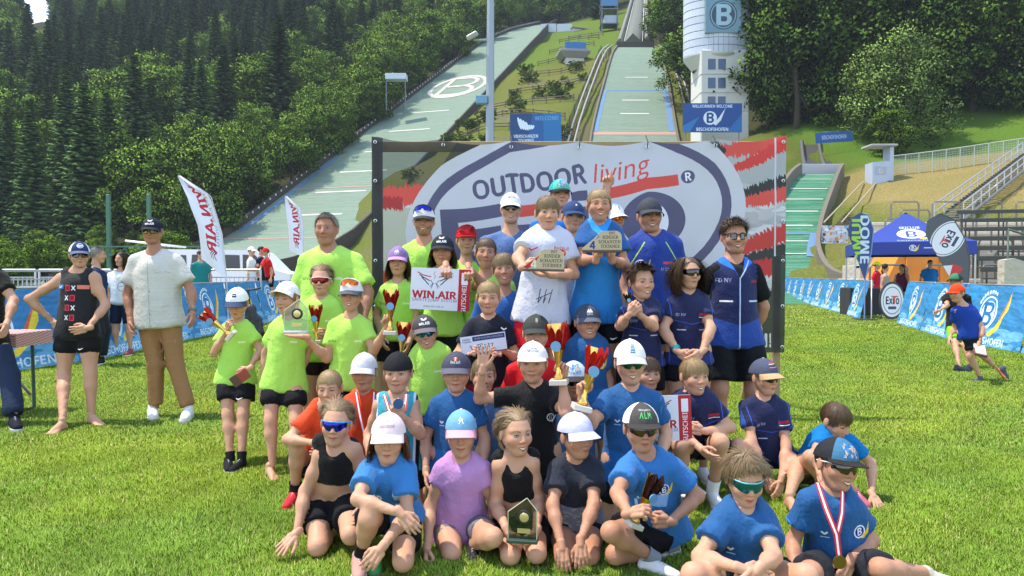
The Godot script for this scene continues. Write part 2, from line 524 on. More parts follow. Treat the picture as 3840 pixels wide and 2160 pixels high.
func mat_texture(base: Color, dark: Color, light: Color, key: int) -> Texture2D:
	# rows of plastic bristle mats, one row 8 pixels high
	var p := Print.new(256, 256, base)
	var r := RandomNumberGenerator.new()
	r.seed = key
	for y in range(0, 256, 8):
		p.rect(0, y, 256, 8, base.lerp(light if r.randf() < 0.5 else dark, r.randf_range(0.0, 0.6)))
		p.rect(0, y, 256, 2, dark)
		for k in 22:
			var x := r.randi_range(0, 250)
			var w := r.randi_range(6, 60)
			p.rect(x, y + r.randi_range(2, 6), mini(w, 256 - x), r.randi_range(1, 2), base.lerp(light if r.randf() < 0.6 else dark, r.randf_range(0.2, 0.8)))
	return p.tex()
# left and right edge points of each strip, from the outrun upwards
func strip_tall() -> Array:
	var L := []
	var R := []
	var t := -48.0
	while t <= 214.0:
		var w := 24.0
		if t < 0: w = lerpf(24.0, 22.5, (t + 48) / 48.0)
		elif t < 113: w = lerpf(22.5, 18.0, t / 113.0)
		elif t < 144: w = lerpf(18.0, 13.0, (t - 113) / 31.0)
		else: w = lerpf(13.0, 6.0, minf(1.0, (t - 144) / 39.0))
		var q := HILL_FOOT + HILL_DIR * t
		var h := (tall_height(t - 6) + tall_height(t) * 2.0 + tall_height(t + 6)) * 0.25
		var q2 := q + HILL_SIDE * w
		L.append(Vector3(q.x, h, q.y))
		R.append(Vector3(q2.x, h, q2.y))
		t += 3.0
	return [L, R]
func strip_of(a: Array) -> Array:
	var L := []
	var R := []
	for i in a.size() - 1:
		for k in 4:
			var f := k / 4.0
			# Catmull-Rom through the stations
			var c := []
			for q in 4:
				var i0 := maxi(i - 1, 0)
				var i3 := mini(i + 2, a.size() - 1)
				c.append(cubic_interpolate(a[i][q], a[i + 1][q], a[i0][q], a[i3][q], f))
			L.append(Vector3(c[2] - c[3] * 0.5, c[1], -c[0]))
			R.append(Vector3(c[2] + c[3] * 0.5, c[1], -c[0]))
	var e: Array = a[-1]
	L.append(Vector3(e[2] - e[3] * 0.5, e[1], -e[0]))
	R.append(Vector3(e[2] + e[3] * 0.5, e[1], -e[0]))
	return [L, R]
func on_strip(S: Array, s: float, f: float, up := 0.0) -> Vector3:
	var i := clampi(int(floor(s)), 0, S[0].size() - 2)
	var k := s - i
	return (S[0][i] as Vector3).lerp(S[0][i + 1], k).lerp((S[1][i] as Vector3).lerp(S[1][i + 1], k), f) + Vector3.UP * up
func strip_patch(S: Array, s0: float, s1: float, f0: float, f1: float, up: float) -> ArrayMesh:
	var g := Geo.new()
	var n := maxi(2, int((s1 - s0) * 2) + 2)
	var p := PackedVector3Array()
	for j in n:
		for i in 5:
			p.append(on_strip(S, lerpf(s0, s1, j / (n - 1.0)), lerpf(f0, f1, i / 4.0), up))
	g.sheet(p, 5, true)
	return g.mesh()
func strip_index(S: Array, y: float) -> float:
	for i in S[0].size() - 1:
		if S[0][i].y <= y and S[0][i + 1].y > y: return i + (y - S[0][i].y) / (S[0][i + 1].y - S[0][i].y)
	return S[0].size() - 1.0
func build_strip(called: String, S: Array, tex: Texture2D, wall_h: float, wall_m: Material, sides := 3) -> MeshInstance3D:
	var g := Geo.new()
	var p := PackedVector3Array()
	var uvs := PackedVector2Array()
	var run := 0.0
	for j in S[0].size():
		if j: run += S[0][j].distance_to(S[0][j - 1])
		for i in 7:
			p.append(on_strip(S, j, i / 6.0))
			uvs.append(Vector2(S[0][j].distance_to(S[1][j]) * i / 6.0 / 14.0, run / 14.0))
	g.sheet(p, 7, true, uvs)
	var m := StandardMaterial3D.new()
	m.albedo_texture = tex
	m.roughness = 0.85
	m.metallic_specular = 0.2
	var o := struct(called, g.mesh(), m)
	for side in 2:
		if not (sides & (1 << side)): continue
		var e: Array = S[side]
		var w := Geo.new()
		for j in e.size() - 1:
			var a: Vector3 = e[j]
			var b: Vector3 = e[j + 1]
			var out := (S[side][j] - S[1 - side][j] as Vector3).normalized() * 0.35
			var q := []
			for pt: Vector3 in [a, b]:
				q.append([pt + Vector3.DOWN * 1.6, pt + Vector3.UP * wall_h, pt + out + Vector3.UP * wall_h, pt + out + Vector3.DOWN * 3.2])
			for k in 3:
				if side == 0: w.quad(q[0][k], q[0][k + 1], q[1][k + 1], q[1][k])
				else: w.quad(q[1][k], q[1][k + 1], q[0][k + 1], q[0][k])
		part("edge_wall", w.mesh(), wall_m, o)
	return o
func build_slopes():
	var wall_m := mat("edge_wall", lin(0.06, 0.05, 0.04), 0.9, 0.0, 0.6, 0.7)
	var concrete := mat("kerb_concrete", lin(0.16, 0.135, 0.10), 0.9, 0.0, 0.6, 0.7)
	var white := mat("mark_white", lin(0.60, 0.60, 0.56), 0.8)
	var blue := mat("mark_blue", lin(0.11, 0.22, 0.40), 0.8)
	var red := mat("mark_red", lin(0.42, 0.25, 0.20), 0.8)
	var pale := mat_texture(lin(0.195, 0.265, 0.205), lin(0.145, 0.205, 0.15), lin(0.245, 0.305, 0.245), 3)
	var green := mat_texture(lin(0.07, 0.22, 0.13), lin(0.035, 0.13, 0.075), lin(0.17, 0.33, 0.22), 4)
	# tall hill on the left
	var S := strip_tall()
	var o := build_strip("landing_slope", S, pale, 1.3, wall_m)
	var lamps := Geo.new()
	for j in range(17, S[0].size() - 12):
		for k in 2:
			var c := on_strip(S, j + k * 0.5, -0.004, 1.05)
			lamps.box(c, Vector3(0.34, 0.34, 0.34), Basis.IDENTITY, 0.05)
	var lo := part("lamp_row", lamps.mesh(), mat("lamp_lens", lin(0.75, 0.75, 0.72), 0.3), o)
	lo.set_meta("kind", "stuff")
	for y in [42.5, 36.6, 30.5, 24.6, 19.5, 15.0, 10.5]:
		var s := strip_index(S, y)
		part("distance_mark", strip_patch(S, s, s + 0.13, 0.28, 0.72, 0.06), white, o)
	for q in [[6.5, 0.0, 1.0, red], [16.0, 0.02, 0.97, red]]:
		var s := strip_index(S, q[0])
		part("finish_line", strip_patch(S, s, s + 0.1, q[1], q[2], 0.05), q[3], o)
	for q in [[14.0, 26.0, 0.93, 0.97], [8.0, 24.0, 0.03, 0.07]]:
		part("border_line", strip_patch(S, strip_index(S, q[0]), strip_index(S, q[1]), q[2], q[3], 0.05), blue, o)
	# emblem: a letter in an oval ring, laid on the mats
	var mid := strip_index(S, 46.5)
	var eg := Geo.new()
	var n := 56
	for i in n:
		var q := []
		for an: float in [TAU * i / n, TAU * (i + 1) / n]:
			for rr: float in [1.0, 0.86]:
				q.append(on_strip(S, mid + sin(an) * 2.8 * rr, 0.5 + cos(an) * 0.36 * rr, 0.09))
		eg.quad(q[0], q[1], q[3], q[2])
	part("emblem_ring", eg.mesh(), mat("emblem_paint", lin(0.50, 0.46, 0.41), 0.8), o)
	eg = Geo.new()
	var bars := [[[-0.17, -2.1], [-0.17, 2.1]]]
	var curve := []
	for i in 13:
		var an := -PI / 2 + PI * i / 12.0
		curve.append([0.02 + cos(an) * 0.17, 1.05 + sin(an) * 1.05])
	var curve2 := []
	for i in 13:
		var an := -PI / 2 + PI * i / 12.0
		curve2.append([0.04 + cos(an) * 0.19, -1.05 + sin(an) * 1.05])
	bars.append([[-0.17, 2.1], [0.02, 2.1]])
	bars.append([[-0.17, 0.0], [0.04, 0.0]])
	bars.append([[-0.17, -2.1], [0.04, -2.1]])
	bars.append(curve)
	bars.append(curve2)
	for b: Array in bars:
		for i in b.size() - 1:
			var p0 := Vector2(b[i][0], b[i][1])
			var p1 := Vector2(b[i + 1][0], b[i + 1][1])
			var sc := Vector2(20.0, 3.0)
			var nn := ((p1 - p0) * sc).orthogonal().normalized() * 0.55 / sc
			eg.quad(on_strip(S, mid + p0.y + nn.y, 0.5 + p0.x + nn.x, 0.10), on_strip(S, mid + p1.y + nn.y, 0.5 + p1.x + nn.x, 0.10), on_strip(S, mid + p1.y - nn.y, 0.5 + p1.x - nn.x, 0.10), on_strip(S, mid + p0.y - nn.y, 0.5 + p0.x - nn.x, 0.10))
	part("emblem_letter", eg.mesh(), mats["emblem_paint"], o)
	# middle hill
	S = strip_of(SMALL_HILL)
	o = build_strip("landing_slope", S, pale, 0.5, concrete)
	for y in [43.0, 35.5, 31.6]:
		var s := strip_index(S, y)
		part("distance_mark", strip_patch(S, s, s + 0.10, 0.31, 0.69, 0.06), white, o)
	var sb := strip_index(S, 38.6)
	part("border_line", strip_patch(S, sb, sb + 0.25, 0.03, 0.97, 0.05), blue, o)
	part("border_line", strip_patch(S, strip_index(S, 27.0), sb, 0.92, 0.985, 0.05), blue, o)
	part("border_line", strip_patch(S, strip_index(S, 27.0), sb, 0.015, 0.06, 0.05), blue, o)
	part("finish_line", strip_patch(S, strip_index(S, 26.2), strip_index(S, 26.9), 0.0, 1.0, 0.05), red, o)
	# children's hill on the right
	S = strip_of(KIDS_HILL)
	o = build_strip("landing_slope", S, green, 1.1, concrete)
	for y in [11.6, 10.9, 9.6, 8.3, 6.9, 5.4, 3.9, 2.8]:
		var s := strip_index(S, y)
		part("distance_mark", strip_patch(S, s, s + 0.12, 0.06, 0.86, 0.05), white, o)
	sb = strip_index(S, 4.6)
	part("border_line", strip_patch(S, sb, sb + 0.2, 0.0, 0.99, 0.045), blue, o)
	part("border_line", strip_patch(S, strip_index(S, 2.6), sb, 0.86, 0.99, 0.045), blue, o)
# ---------------------------------------------------------------- trees
func leaf(g: Geo, p: Vector3, dir: Vector3, wide: Vector3, out: Vector3, col: Color):
	g.col = col
	var i := g.vert(p - wide * 0.2, out)
	g.vert(p + dir * 0.55 + wide, out)
	g.vert(p + dir, out)
	g.vert(p + dir * 0.5 - wide, out)
	g.ix.append_array(PackedInt32Array([i, i + 1, i + 2, i, i + 2, i + 3]))
func spruce_mesh(sd: int) -> Array:
	var r := RandomNumberGenerator.new()
	r.seed = sd
	var t := Geo.new()
	t.col = Color(0.055, 0.042, 0.032)
	t.tube(PackedVector3Array([Vector3(0, -0.04, 0), Vector3(0, 0.3, 0), Vector3(0, 0.97, 0)]), [0.016, 0.012, 0.002], 7)
	var g := Geo.new()
	var y := 0.07
	var spin := 0.0
	while y < 0.985:
		var f := (y - 0.07) / 0.92
		var len := 0.165 * pow(1.0 - f, 0.82) + 0.008
		if f < 0.08: len *= 0.75
		var nb := 8 if f < 0.8 else 6
		spin += 1.1
		for b in nb:
			var an := spin + TAU * b / nb + r.randf_range(-0.25, 0.25)
			var L := len * r.randf_range(0.68, 1.12)
			var dr := Vector3(cos(an), 0, sin(an))
			var base := Vector3(0, y + r.randf_range(-0.008, 0.008), 0)
			var tone := r.randf_range(0.7, 1.25)
			var n := 6
			for k in n:
				var u := (k + 0.6) / n
				# branches sag, then lift at the tip
				var p := base + dr * L * u + Vector3(0, -L * (0.34 * u - 0.22 * u * u * u), 0)
				var side := dr.cross(Vector3.UP)
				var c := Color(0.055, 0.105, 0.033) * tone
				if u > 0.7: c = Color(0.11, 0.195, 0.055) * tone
				c.a = 1
				for s: float in [-1.0, 0.0, 1.0]:
					var d := (dr * 0.5 + side * s * 0.8 + Vector3(0, -0.42 + r.randf_range(-0.2, 0.15), 0)).normalized() * (0.034 * (1.15 - u * 0.45)) * (0.5 + 0.7 * (1.0 - f))
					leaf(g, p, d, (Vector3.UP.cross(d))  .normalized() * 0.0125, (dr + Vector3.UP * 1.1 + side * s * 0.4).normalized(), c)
		y += 0.021 * (1.0 - 0.35 * f) + 0.004
	return [t.mesh(), g.mesh()]
func broadleaf_mesh(sd: int, base: Color, tip: Color, wide: float, clumps := 230, leaves := 66, leaf_size := 0.022, low := 0.24) -> Array:
	var r := RandomNumberGenerator.new()
	r.seed = sd
	var t := Geo.new()
	t.col = Color(0.07, 0.055, 0.042)
	t.tube(PackedVector3Array([Vector3(0, -0.04, 0), Vector3(0.01, 0.16, 0), Vector3(-0.01, 0.34, 0.01), Vector3(0.01, 0.62, 0)]), [0.026, 0.02, 0.014, 0.004], 8)
	var g := Geo.new()
	var lobes := []
	for i in 14:
		var an := r.randf() * TAU
		var yy := r.randf_range(low, 0.86)
		var rr := wide * 0.62 * sqrt(maxf(0.0, 1.0 - pow((yy - 0.45) / 0.55, 2)))
		lobes.append([Vector3(cos(an) * rr, yy, sin(an) * rr), r.randf_range(0.34, 0.52) * wide])
	lobes.append([Vector3(0, 0.84, 0), wide * 0.5])
	lobes.append([Vector3(0, 0.5, 0), wide * 0.75])
	for lb: Array in lobes:
		var c0: Vector3 = lb[0]
		t.tube(PackedVector3Array([Vector3(0, 0.2 + c0.y * 0.2, 0), Vector3(c0.x * 0.5, c0.y * 0.8, c0.z * 0.5), c0]), [0.011, 0.006, 0.002], 5)
	for i in clumps:
		var lb: Array = lobes[r.randi() % lobes.size()]
		var c0: Vector3 = lb[0]
		var R: float = lb[1]
		var d := Vector3(r.randfn(), r.randfn() * 0.9 + 0.25, r.randfn()).normalized()
		var cc := c0 + d * R * r.randf_range(0.72, 1.08) * Vector3(1, 0.85, 1)
		var cr := r.randf_range(0.035, 0.062)
		var tone := r.randf_range(0.6, 1.3)
		for k in leaves:
			var q := Vector3(r.randfn(), r.randfn() * 0.7, r.randfn()) * cr * 0.55
			var out := (d * 1.1 + q / cr * 0.5 + Vector3.UP * 0.25).normalized()
			var dir := (q.normalized() + Vector3(r.randfn(), r.randfn() - 0.5, r.randfn()) * 0.6).normalized() * leaf_size * r.randf_range(0.7, 1.35)
			var wd := dir.cross(Vector3(r.randfn(), r.randfn(), r.randfn())).normalized() * leaf_size * 0.42
			var col := base.lerp(tip, r.randf()) * tone
			col.a = 1.0
			leaf(g, cc + q, dir, wd, out, col)
	return [t.mesh(), g.mesh()]
func tree(kind: Array, called: String, label: String, group: String, x: float, z: float, h: float, w: float, y := -999.0):
	var o := thing(called, label, "tree", Vector3(x, height_at(x, z) - 0.25 if y < -900 else y, z), rng.randf() * TAU, group)
	part("trunk", kind[0], vmat("bark", 0.95), o)
	part("crown", kind[1], vmat("foliage", 0.6, 0.14), o)
	o.scale = Vector3(h * w, h, h * w)
func build_trees():
	var sp := []
	for i in 4: sp.append(spruce_mesh(11 + i))
	var bl := []
	for i in 4: bl.append(broadleaf_mesh(31 + i, Color(0.105, 0.205, 0.026), Color(0.23, 0.365, 0.05), [0.34, 0.3, 0.4, 0.36][i]))
	var dk := []
	for i in 3: dk.append(broadleaf_mesh(51 + i, Color(0.06, 0.125, 0.02), Color(0.155, 0.265, 0.04), [0.36, 0.42, 0.33][i], 260, 66, 0.02, 0.1))
	var count := 0
	# forest left of the tall hill and above it
	var t := -6.0
	while t < 235.0:
		var w := -3.5
		while w > -235.0:
			var tt := t + rng.randf_range(-3.6, 3.6)
			var ww := w + rng.randf_range(-3.6, 3.6)
			var step := lerpf(8.2, 13.5, clampf(t / 230.0, 0.0, 1.0))
			w -= step
			var q := HILL_FOOT + HILL_DIR * tt + HILL_SIDE * ww
			var d := -q.y
			if absf(q.x) > 0.98 * d or d < 104: continue
			var gap := q.x / d + 0.662
			if d > 235 and absf(gap) < 0.022: continue
			var edge := ww > -24.0 - 16.0 * (noise.get_noise_2d(tt * 0.05, 3.0)) and tt < 190
			var patch := noise.get_noise_2d(q.x * 0.022 + 9.0, q.y * 0.022) > (0.12 if q.x / d < -0.36 else -0.12)
			if edge or (patch and rng.randf() < 0.75) or (tt < 5.0 and rng.randf() < 0.45):
				var h := rng.randf_range(13.0, 21.0) if not tt < 5.0 else rng.randf_range(7.0, 12.0)
				if edge: h = rng.randf_range(12.0, 17.0)
				tree(bl[rng.randi() % 4], "broadleaf_tree", "leafy bright green broadleaf tree in the forest left of the tall jumping hill", "broadleaf trees in the forest left of the tall hill", q.x, q.y, h, rng.randf_range(0.85, 1.15))
			else:
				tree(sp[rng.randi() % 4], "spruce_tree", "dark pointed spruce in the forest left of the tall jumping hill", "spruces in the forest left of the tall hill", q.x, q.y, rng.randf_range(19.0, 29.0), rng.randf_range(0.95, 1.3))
			count += 1
		t += lerpf(8.2, 13.0, clampf(t / 230.0, 0.0, 1.0))
	# trees above the knoll and behind the middle hill
	for i in 46:
		var d := rng.randf_range(252.0, 330.0)
		var x := rng.randf_range(14.0, 150.0)
		if absf(x - small_x(d)) < 8.0 and d < 300: x += 16.0
		if i % 3 == 0: tree(sp[i % 4], "spruce_tree", "dark spruce on the skyline above the knoll and the in-run", "spruces above the knoll", x, -d, rng.randf_range(20, 28), 1.1)
		else: tree(bl[i % 4], "broadleaf_tree", "green broadleaf tree above the knoll and the in-run", "broadleaf trees above the knoll", x, -d, rng.randf_range(15, 22), 1.1)
	# right of the middle hill
	for i in 16:
		var d := rng.randf_range(135.0, 240.0)
		var x := small_x(d) + rng.randf_range(10.0, 30.0)
		tree(bl[i % 4], "broadleaf_tree", "bright green broadleaf tree between the middle jumping hill and the round tower", "broadleaf trees behind the round tower", x, -d, rng.randf_range(14.0, 20.0), 1.15)
	# dark wood right of the tower
	for i in 86:
		var d := rng.randf_range(112.0, 215.0)
		var x := rng.randf_range(0.33, 0.9) * d
		if i % 3 == 0: tree(sp[i % 4], "spruce_tree", "dark spruce in the wood on the right-hand slope", "spruces in the right-hand wood", x, -d, rng.randf_range(20.0, 28.0), 1.3)
		else: tree(dk[i % 3], "broadleaf_tree", "dense dark broadleaf tree in the wood on the right-hand slope", "dark broadleaf trees in the right-hand wood", x, -d, rng.randf_range(18.0, 27.0), 1.2)
	for q in [[41.5, 104.5, 25.0, 0.8, 0], [47.0, 108.0, 26.0, 1.1, 1], [56.0, 113.0, 27.0, 1.1, 2]]:
		tree(dk[q[4]], "broadleaf_tree", ["tall dark broadleaf tree standing right beside the round tower", "dark broadleaf tree second to the right of the round tower", "dark broadleaf tree third to the right of the round tower"][q[4]], "", q[0], -q[1], q[2], q[3])
	for q in [[75.0, 100.0, 23.0, 1.1, 0], [65.0, 101.0, 22.0, 1.0, 1], [83.0, 106.0, 24.0, 1.1, 2], [60.0, 105.0, 23.0, 1.0, 0], [70.0, 98.0, 20.0, 1.0, 2], [80.0, 98.0, 20.0, 1.1, 1]]:
		tree(dk[q[4]], "broadleaf_tree", "dark shady broadleaf tree along the edge of the right-hand meadow", "dark trees at the edge of the right-hand meadow", q[0], -q[1], q[2], q[3])
	var ash := broadleaf_mesh(77, Color(0.155, 0.265, 0.065), Color(0.28, 0.40, 0.11), 0.43, 420, 80, 0.0165, 0.12)
	tree(ash, "ash_tree", "big pale green ash tree with feathery rounded crown right of the tower", "", 50.0, -91.0, 16.5, 1.0)
	var bush := broadleaf_mesh(78, Color(0.085, 0.165, 0.02), Color(0.16, 0.25, 0.035), 0.5, 200, 70, 0.03, 0.12)
	tree(bush, "small_tree", "small round bright green tree at the foot of the ash", "", 44.6, -84.0, 5.6, 0.98)
	# shrubs on the ridge between the hills
	var bs := broadleaf_mesh(79, Color(0.05, 0.11, 0.015), Color(0.12, 0.20, 0.03), 0.62, 90, 60, 0.04, 0.15)
	for i in 26:
		var d := rng.randf_range(112.0, 172.0)
		var x0 := HILL_FOOT.x + (d + HILL_FOOT.y) * 0.3225 + 27.0
		var x := lerpf(x0, small_x(d) - 11.0, rng.randf())
		var o := thing("shrub", "low green shrub on the grassy ridge between the two jumping hills", "shrub", Vector3(x, height_at(x, -d) - 0.3, -d), rng.randf() * TAU, "shrubs on the ridge")
		part("stem", bs[0], vmat("bark", 0.95), o)
		part("foliage", bs[1], vmat("foliage", 0.6, 0.14), o)
		var h := rng.randf_range(1.3, 3.2)
		o.scale = Vector3(h * 1.2, h, h * 1.2)
	# bushes at the foot of the forest on the far left
	for i in 40:
		var d := rng.randf_range(60.0, 108.0)
		var x := -d * rng.randf_range(0.48, 0.92)
		var o := thing("bush", "leafy bright bush at the foot of the forest on the far left", "bush", Vector3(x, maxf(-0.1, height_at(x, -d) - 0.2), -d), rng.randf() * TAU, "bushes at the forest foot")
		part("stem", bl[i % 4][0], vmat("bark", 0.95), o)
		part("foliage", bl[i % 4][1], vmat("foliage", 0.6, 0.14), o)
		var h := rng.randf_range(3.0, 6.0)
		o.scale = Vector3(h * 1.15, h, h * 1.15)
	print("forest trees ", count)
# ---------------------------------------------------------------- smooth bodies: tapered capsules joined by a smooth minimum, meshed as surface nets
# a prim is [a, ra, b, rb, cut_point or null, cut_normal, hollow]; what lies beyond the cut plane is removed, hollow prims are carved away last
func net(prims: Array, cell: float, k: float, wrinkle := 0.0, wscale := 18.0) -> Geo:
	var lo := Vector3.ONE * 1e9
	var hi := -lo
	for p: Array in prims:
		if p.size() > 6: continue
		var R: float = maxf(p[1], p[3])
		lo = lo.min((p[0] as Vector3).min(p[2]) - Vector3.ONE * R)
		hi = hi.max((p[0] as Vector3).max(p[2]) + Vector3.ONE * R)
	lo -= Vector3.ONE * (cell * 2.5 + k * 0.3)
	hi += Vector3.ONE * (cell * 2.5 + k * 0.3)
	var nx := int((hi.x - lo.x) / cell) + 2
	var ny := int((hi.y - lo.y) / cell) + 2
	var nz := int((hi.z - lo.z) / cell) + 2
	var g := PackedFloat32Array()
	g.resize(nx * ny * nz)
	g.fill(1.0)
	var pad := k + cell * 2.0
	for p: Array in prims:
		var a: Vector3 = p[0]
		var ra: float = p[1]
		var b: Vector3 = p[2]
		var rb: float = p[3]
		var hollow := p.size() > 6
		var cut := p.size() > 4 and p[4] != null
		var cp := Vector3.ZERO
		var cn := Vector3.ZERO
		if cut:
			cp = p[4]
			cn = p[5]
		var R := maxf(ra, rb) + pad
		var i0 := ((a.min(b) - Vector3.ONE * R - lo) / cell).floor()
		var i1 := ((a.max(b) + Vector3.ONE * R - lo) / cell).ceil()
		var x0 := maxi(0, int(i0.x))
		var x1 := mini(nx - 1, int(i1.x))
		var ab := b - a
		var l2 := maxf(ab.length_squared(), 1e-9)
		var dr := rb - ra
		for iz in range(maxi(0, int(i0.z)), mini(nz - 1, int(i1.z)) + 1):
			for iy in range(maxi(0, int(i0.y)), mini(ny - 1, int(i1.y)) + 1):
				var at := (iz * ny + iy) * nx + x0
				var q := Vector3(lo.x + x0 * cell, lo.y + iy * cell, lo.z + iz * cell)
				for ix in range(x0, x1 + 1):
					var pa := q - a
					var h := clampf(pa.dot(ab) / l2, 0.0, 1.0)
					var d := (pa - ab * h).length() - (ra + dr * h)
					if d < pad:
						if cut: d = maxf(d, (q - cp).dot(cn))
						var o := g[at]
						if hollow: g[at] = maxf(o, -d)
						elif o > d + k: g[at] = d
						elif o > d - k:
							var e := (k - absf(o - d)) / k
							g[at] = minf(o, d) - e * e * k * 0.25
					at += 1
					q.x += cell
	return nets_of(g, lo, cell, nx, ny, nz, wrinkle, wscale)
func nets_of(g: PackedFloat32Array, lo: Vector3, cell: float, nx: int, ny: int, nz: int, wrinkle := 0.0, wscale := 18.0) -> Geo:
	var out := Geo.new()
	var ids := PackedInt32Array()
	ids.resize(nx * ny * nz)
	ids.fill(-1)
	var sy := nx
	var sz := nx * ny
	var edges := [0, 1, 0, 2, 1, 3, 2, 3, 4, 5, 4, 6, 5, 7, 6, 7, 0, 4, 1, 5, 2, 6, 3, 7]
	var offs := [0, 1, sy, sy + 1, sz, sz + 1, sz + sy, sz + sy + 1]
	var cv := []
	cv.resize(8)
	for iz in nz - 1:
		for iy in ny - 1:
			var at := iz * sz + iy * sy
			for ix in nx - 1:
				var a0 := g[at]
				if a0 < 0.2:
					var a1 := g[at + 1]
					var a2 := g[at + sy]
					var a3 := g[at + sy + 1]
					var a4 := g[at + sz]
					var a5 := g[at + sz + 1]
					var a6 := g[at + sz + sy]
					var a7 := g[at + sz + sy + 1]
					var neg := int(a0 < 0) + int(a1 < 0) + int(a2 < 0) + int(a3 < 0) + int(a4 < 0) + int(a5 < 0) + int(a6 < 0) + int(a7 < 0)
					if neg > 0 and neg < 8:
						cv[0] = a0
						cv[1] = a1
						cv[2] = a2
						cv[3] = a3
						cv[4] = a4
						cv[5] = a5
						cv[6] = a6
						cv[7] = a7
						var sum := Vector3.ZERO
						var cnt := 0
						for e in range(0, 24, 2):
							var i: int = edges[e]
							var j: int = edges[e + 1]
							var u: float = cv[i]
							var w: float = cv[j]
							if (u < 0) != (w < 0):
								var t := u / (u - w)
								var pi := Vector3(i & 1, (i >> 1) & 1, i >> 2)
								var pj := Vector3(j & 1, (j >> 1) & 1, j >> 2)
								sum += pi.lerp(pj, t)
								cnt += 1
						var nn := Vector3(a1 - a0 + a3 - a2 + a5 - a4 + a7 - a6, a2 - a0 + a3 - a1 + a6 - a4 + a7 - a5, a4 - a0 + a5 - a1 + a6 - a2 + a7 - a3).normalized()
						var p := lo + (Vector3(ix, iy, iz) + sum / cnt) * cell
						if wrinkle > 0.0:
							p += nn * wrinkle * (noise.get_noise_3d(p.x * wscale * 1.5, p.y * wscale * 0.45 + p.x * wscale * 0.5, p.z * wscale) * 0.75 + 0.3 * noise.get_noise_3d(p.x * wscale, p.y * wscale * 2.2, p.z * wscale + 30.0))
						ids[at] = out.vert(p, nn)
				at += 1
	for iz in range(1, nz - 1):
		for iy in range(1, ny - 1):
			var at := iz * sz + iy * sy + 1
			for ix in range(1, nx - 1):
				if ids[at] >= 0 or true:
					var s := g[at] < 0
					if s != (g[at + 1] < 0): _face(out, ids, at, sy, sz, s)
					if s != (g[at + sy] < 0): _face(out, ids, at, sz, 1, s)
					if s != (g[at + sz] < 0): _face(out, ids, at, 1, sy, s)
				at += 1
	smooth_normals(out)
	return out
func _face(out: Geo, ids: PackedInt32Array, at: int, u: int, w: int, s: bool):
	var a := ids[at]
	var b := ids[at - u]
	var c := ids[at - u - w]
	var d := ids[at - w]
	if a < 0 or b < 0 or c < 0 or d < 0: return
	if s: out.ix.append_array(PackedInt32Array([a, c, b, a, d, c]))
	else: out.ix.append_array(PackedInt32Array([a, b, c, a, c, d]))
func smooth_normals(o: Geo):
	var n := PackedVector3Array()
	n.resize(o.v.size())
	for i in range(0, o.ix.size(), 3):
		var a := o.ix[i]
		var b := o.ix[i + 1]
		var c := o.ix[i + 2]
		var f := (o.v[c] - o.v[a]).cross(o.v[b] - o.v[a])
		n[a] += f
		n[b] += f
		n[c] += f
	for i in n.size():
		var q := n[i]
		o.n[i] = q.normalized() if q.length_squared() > 1e-20 else o.n[i]
# ---------------------------------------------------------------- templates: head, hands, shoe, cap, hair, glasses
var head_t := {}
var hand_t := {}
var foot_t := {}
var hair_t := {}
var cap_t := {}
var face_tex := {}
const SKIN := {"fair": Color(0.55, 0.30, 0.19), "mid": Color(0.47, 0.235, 0.145), "tan": Color(0.39, 0.185, 0.11)}
func ell(p: Vector3, c: Vector3, r: Vector3) -> float:
	var q := (p - c) / r
	var k := q.length()
	return (k - 1.0) * minf(r.x, minf(r.y, r.z)) if k > 0.0 else -minf(r.x, minf(r.y, r.z))
func cap_d(p: Vector3, a: Vector3, b: Vector3, ra: float, rb: float) -> float:
	var ab := b - a
	var h := clampf((p - a).dot(ab) / ab.length_squared(), 0.0, 1.0)
	return (p - a - ab * h).length() - lerpf(ra, rb, h)
func smin(a: float, b: float, k: float) -> float:
	var h := maxf(k - absf(a - b), 0.0) / k
	return minf(a, b) - h * h * k * 0.25
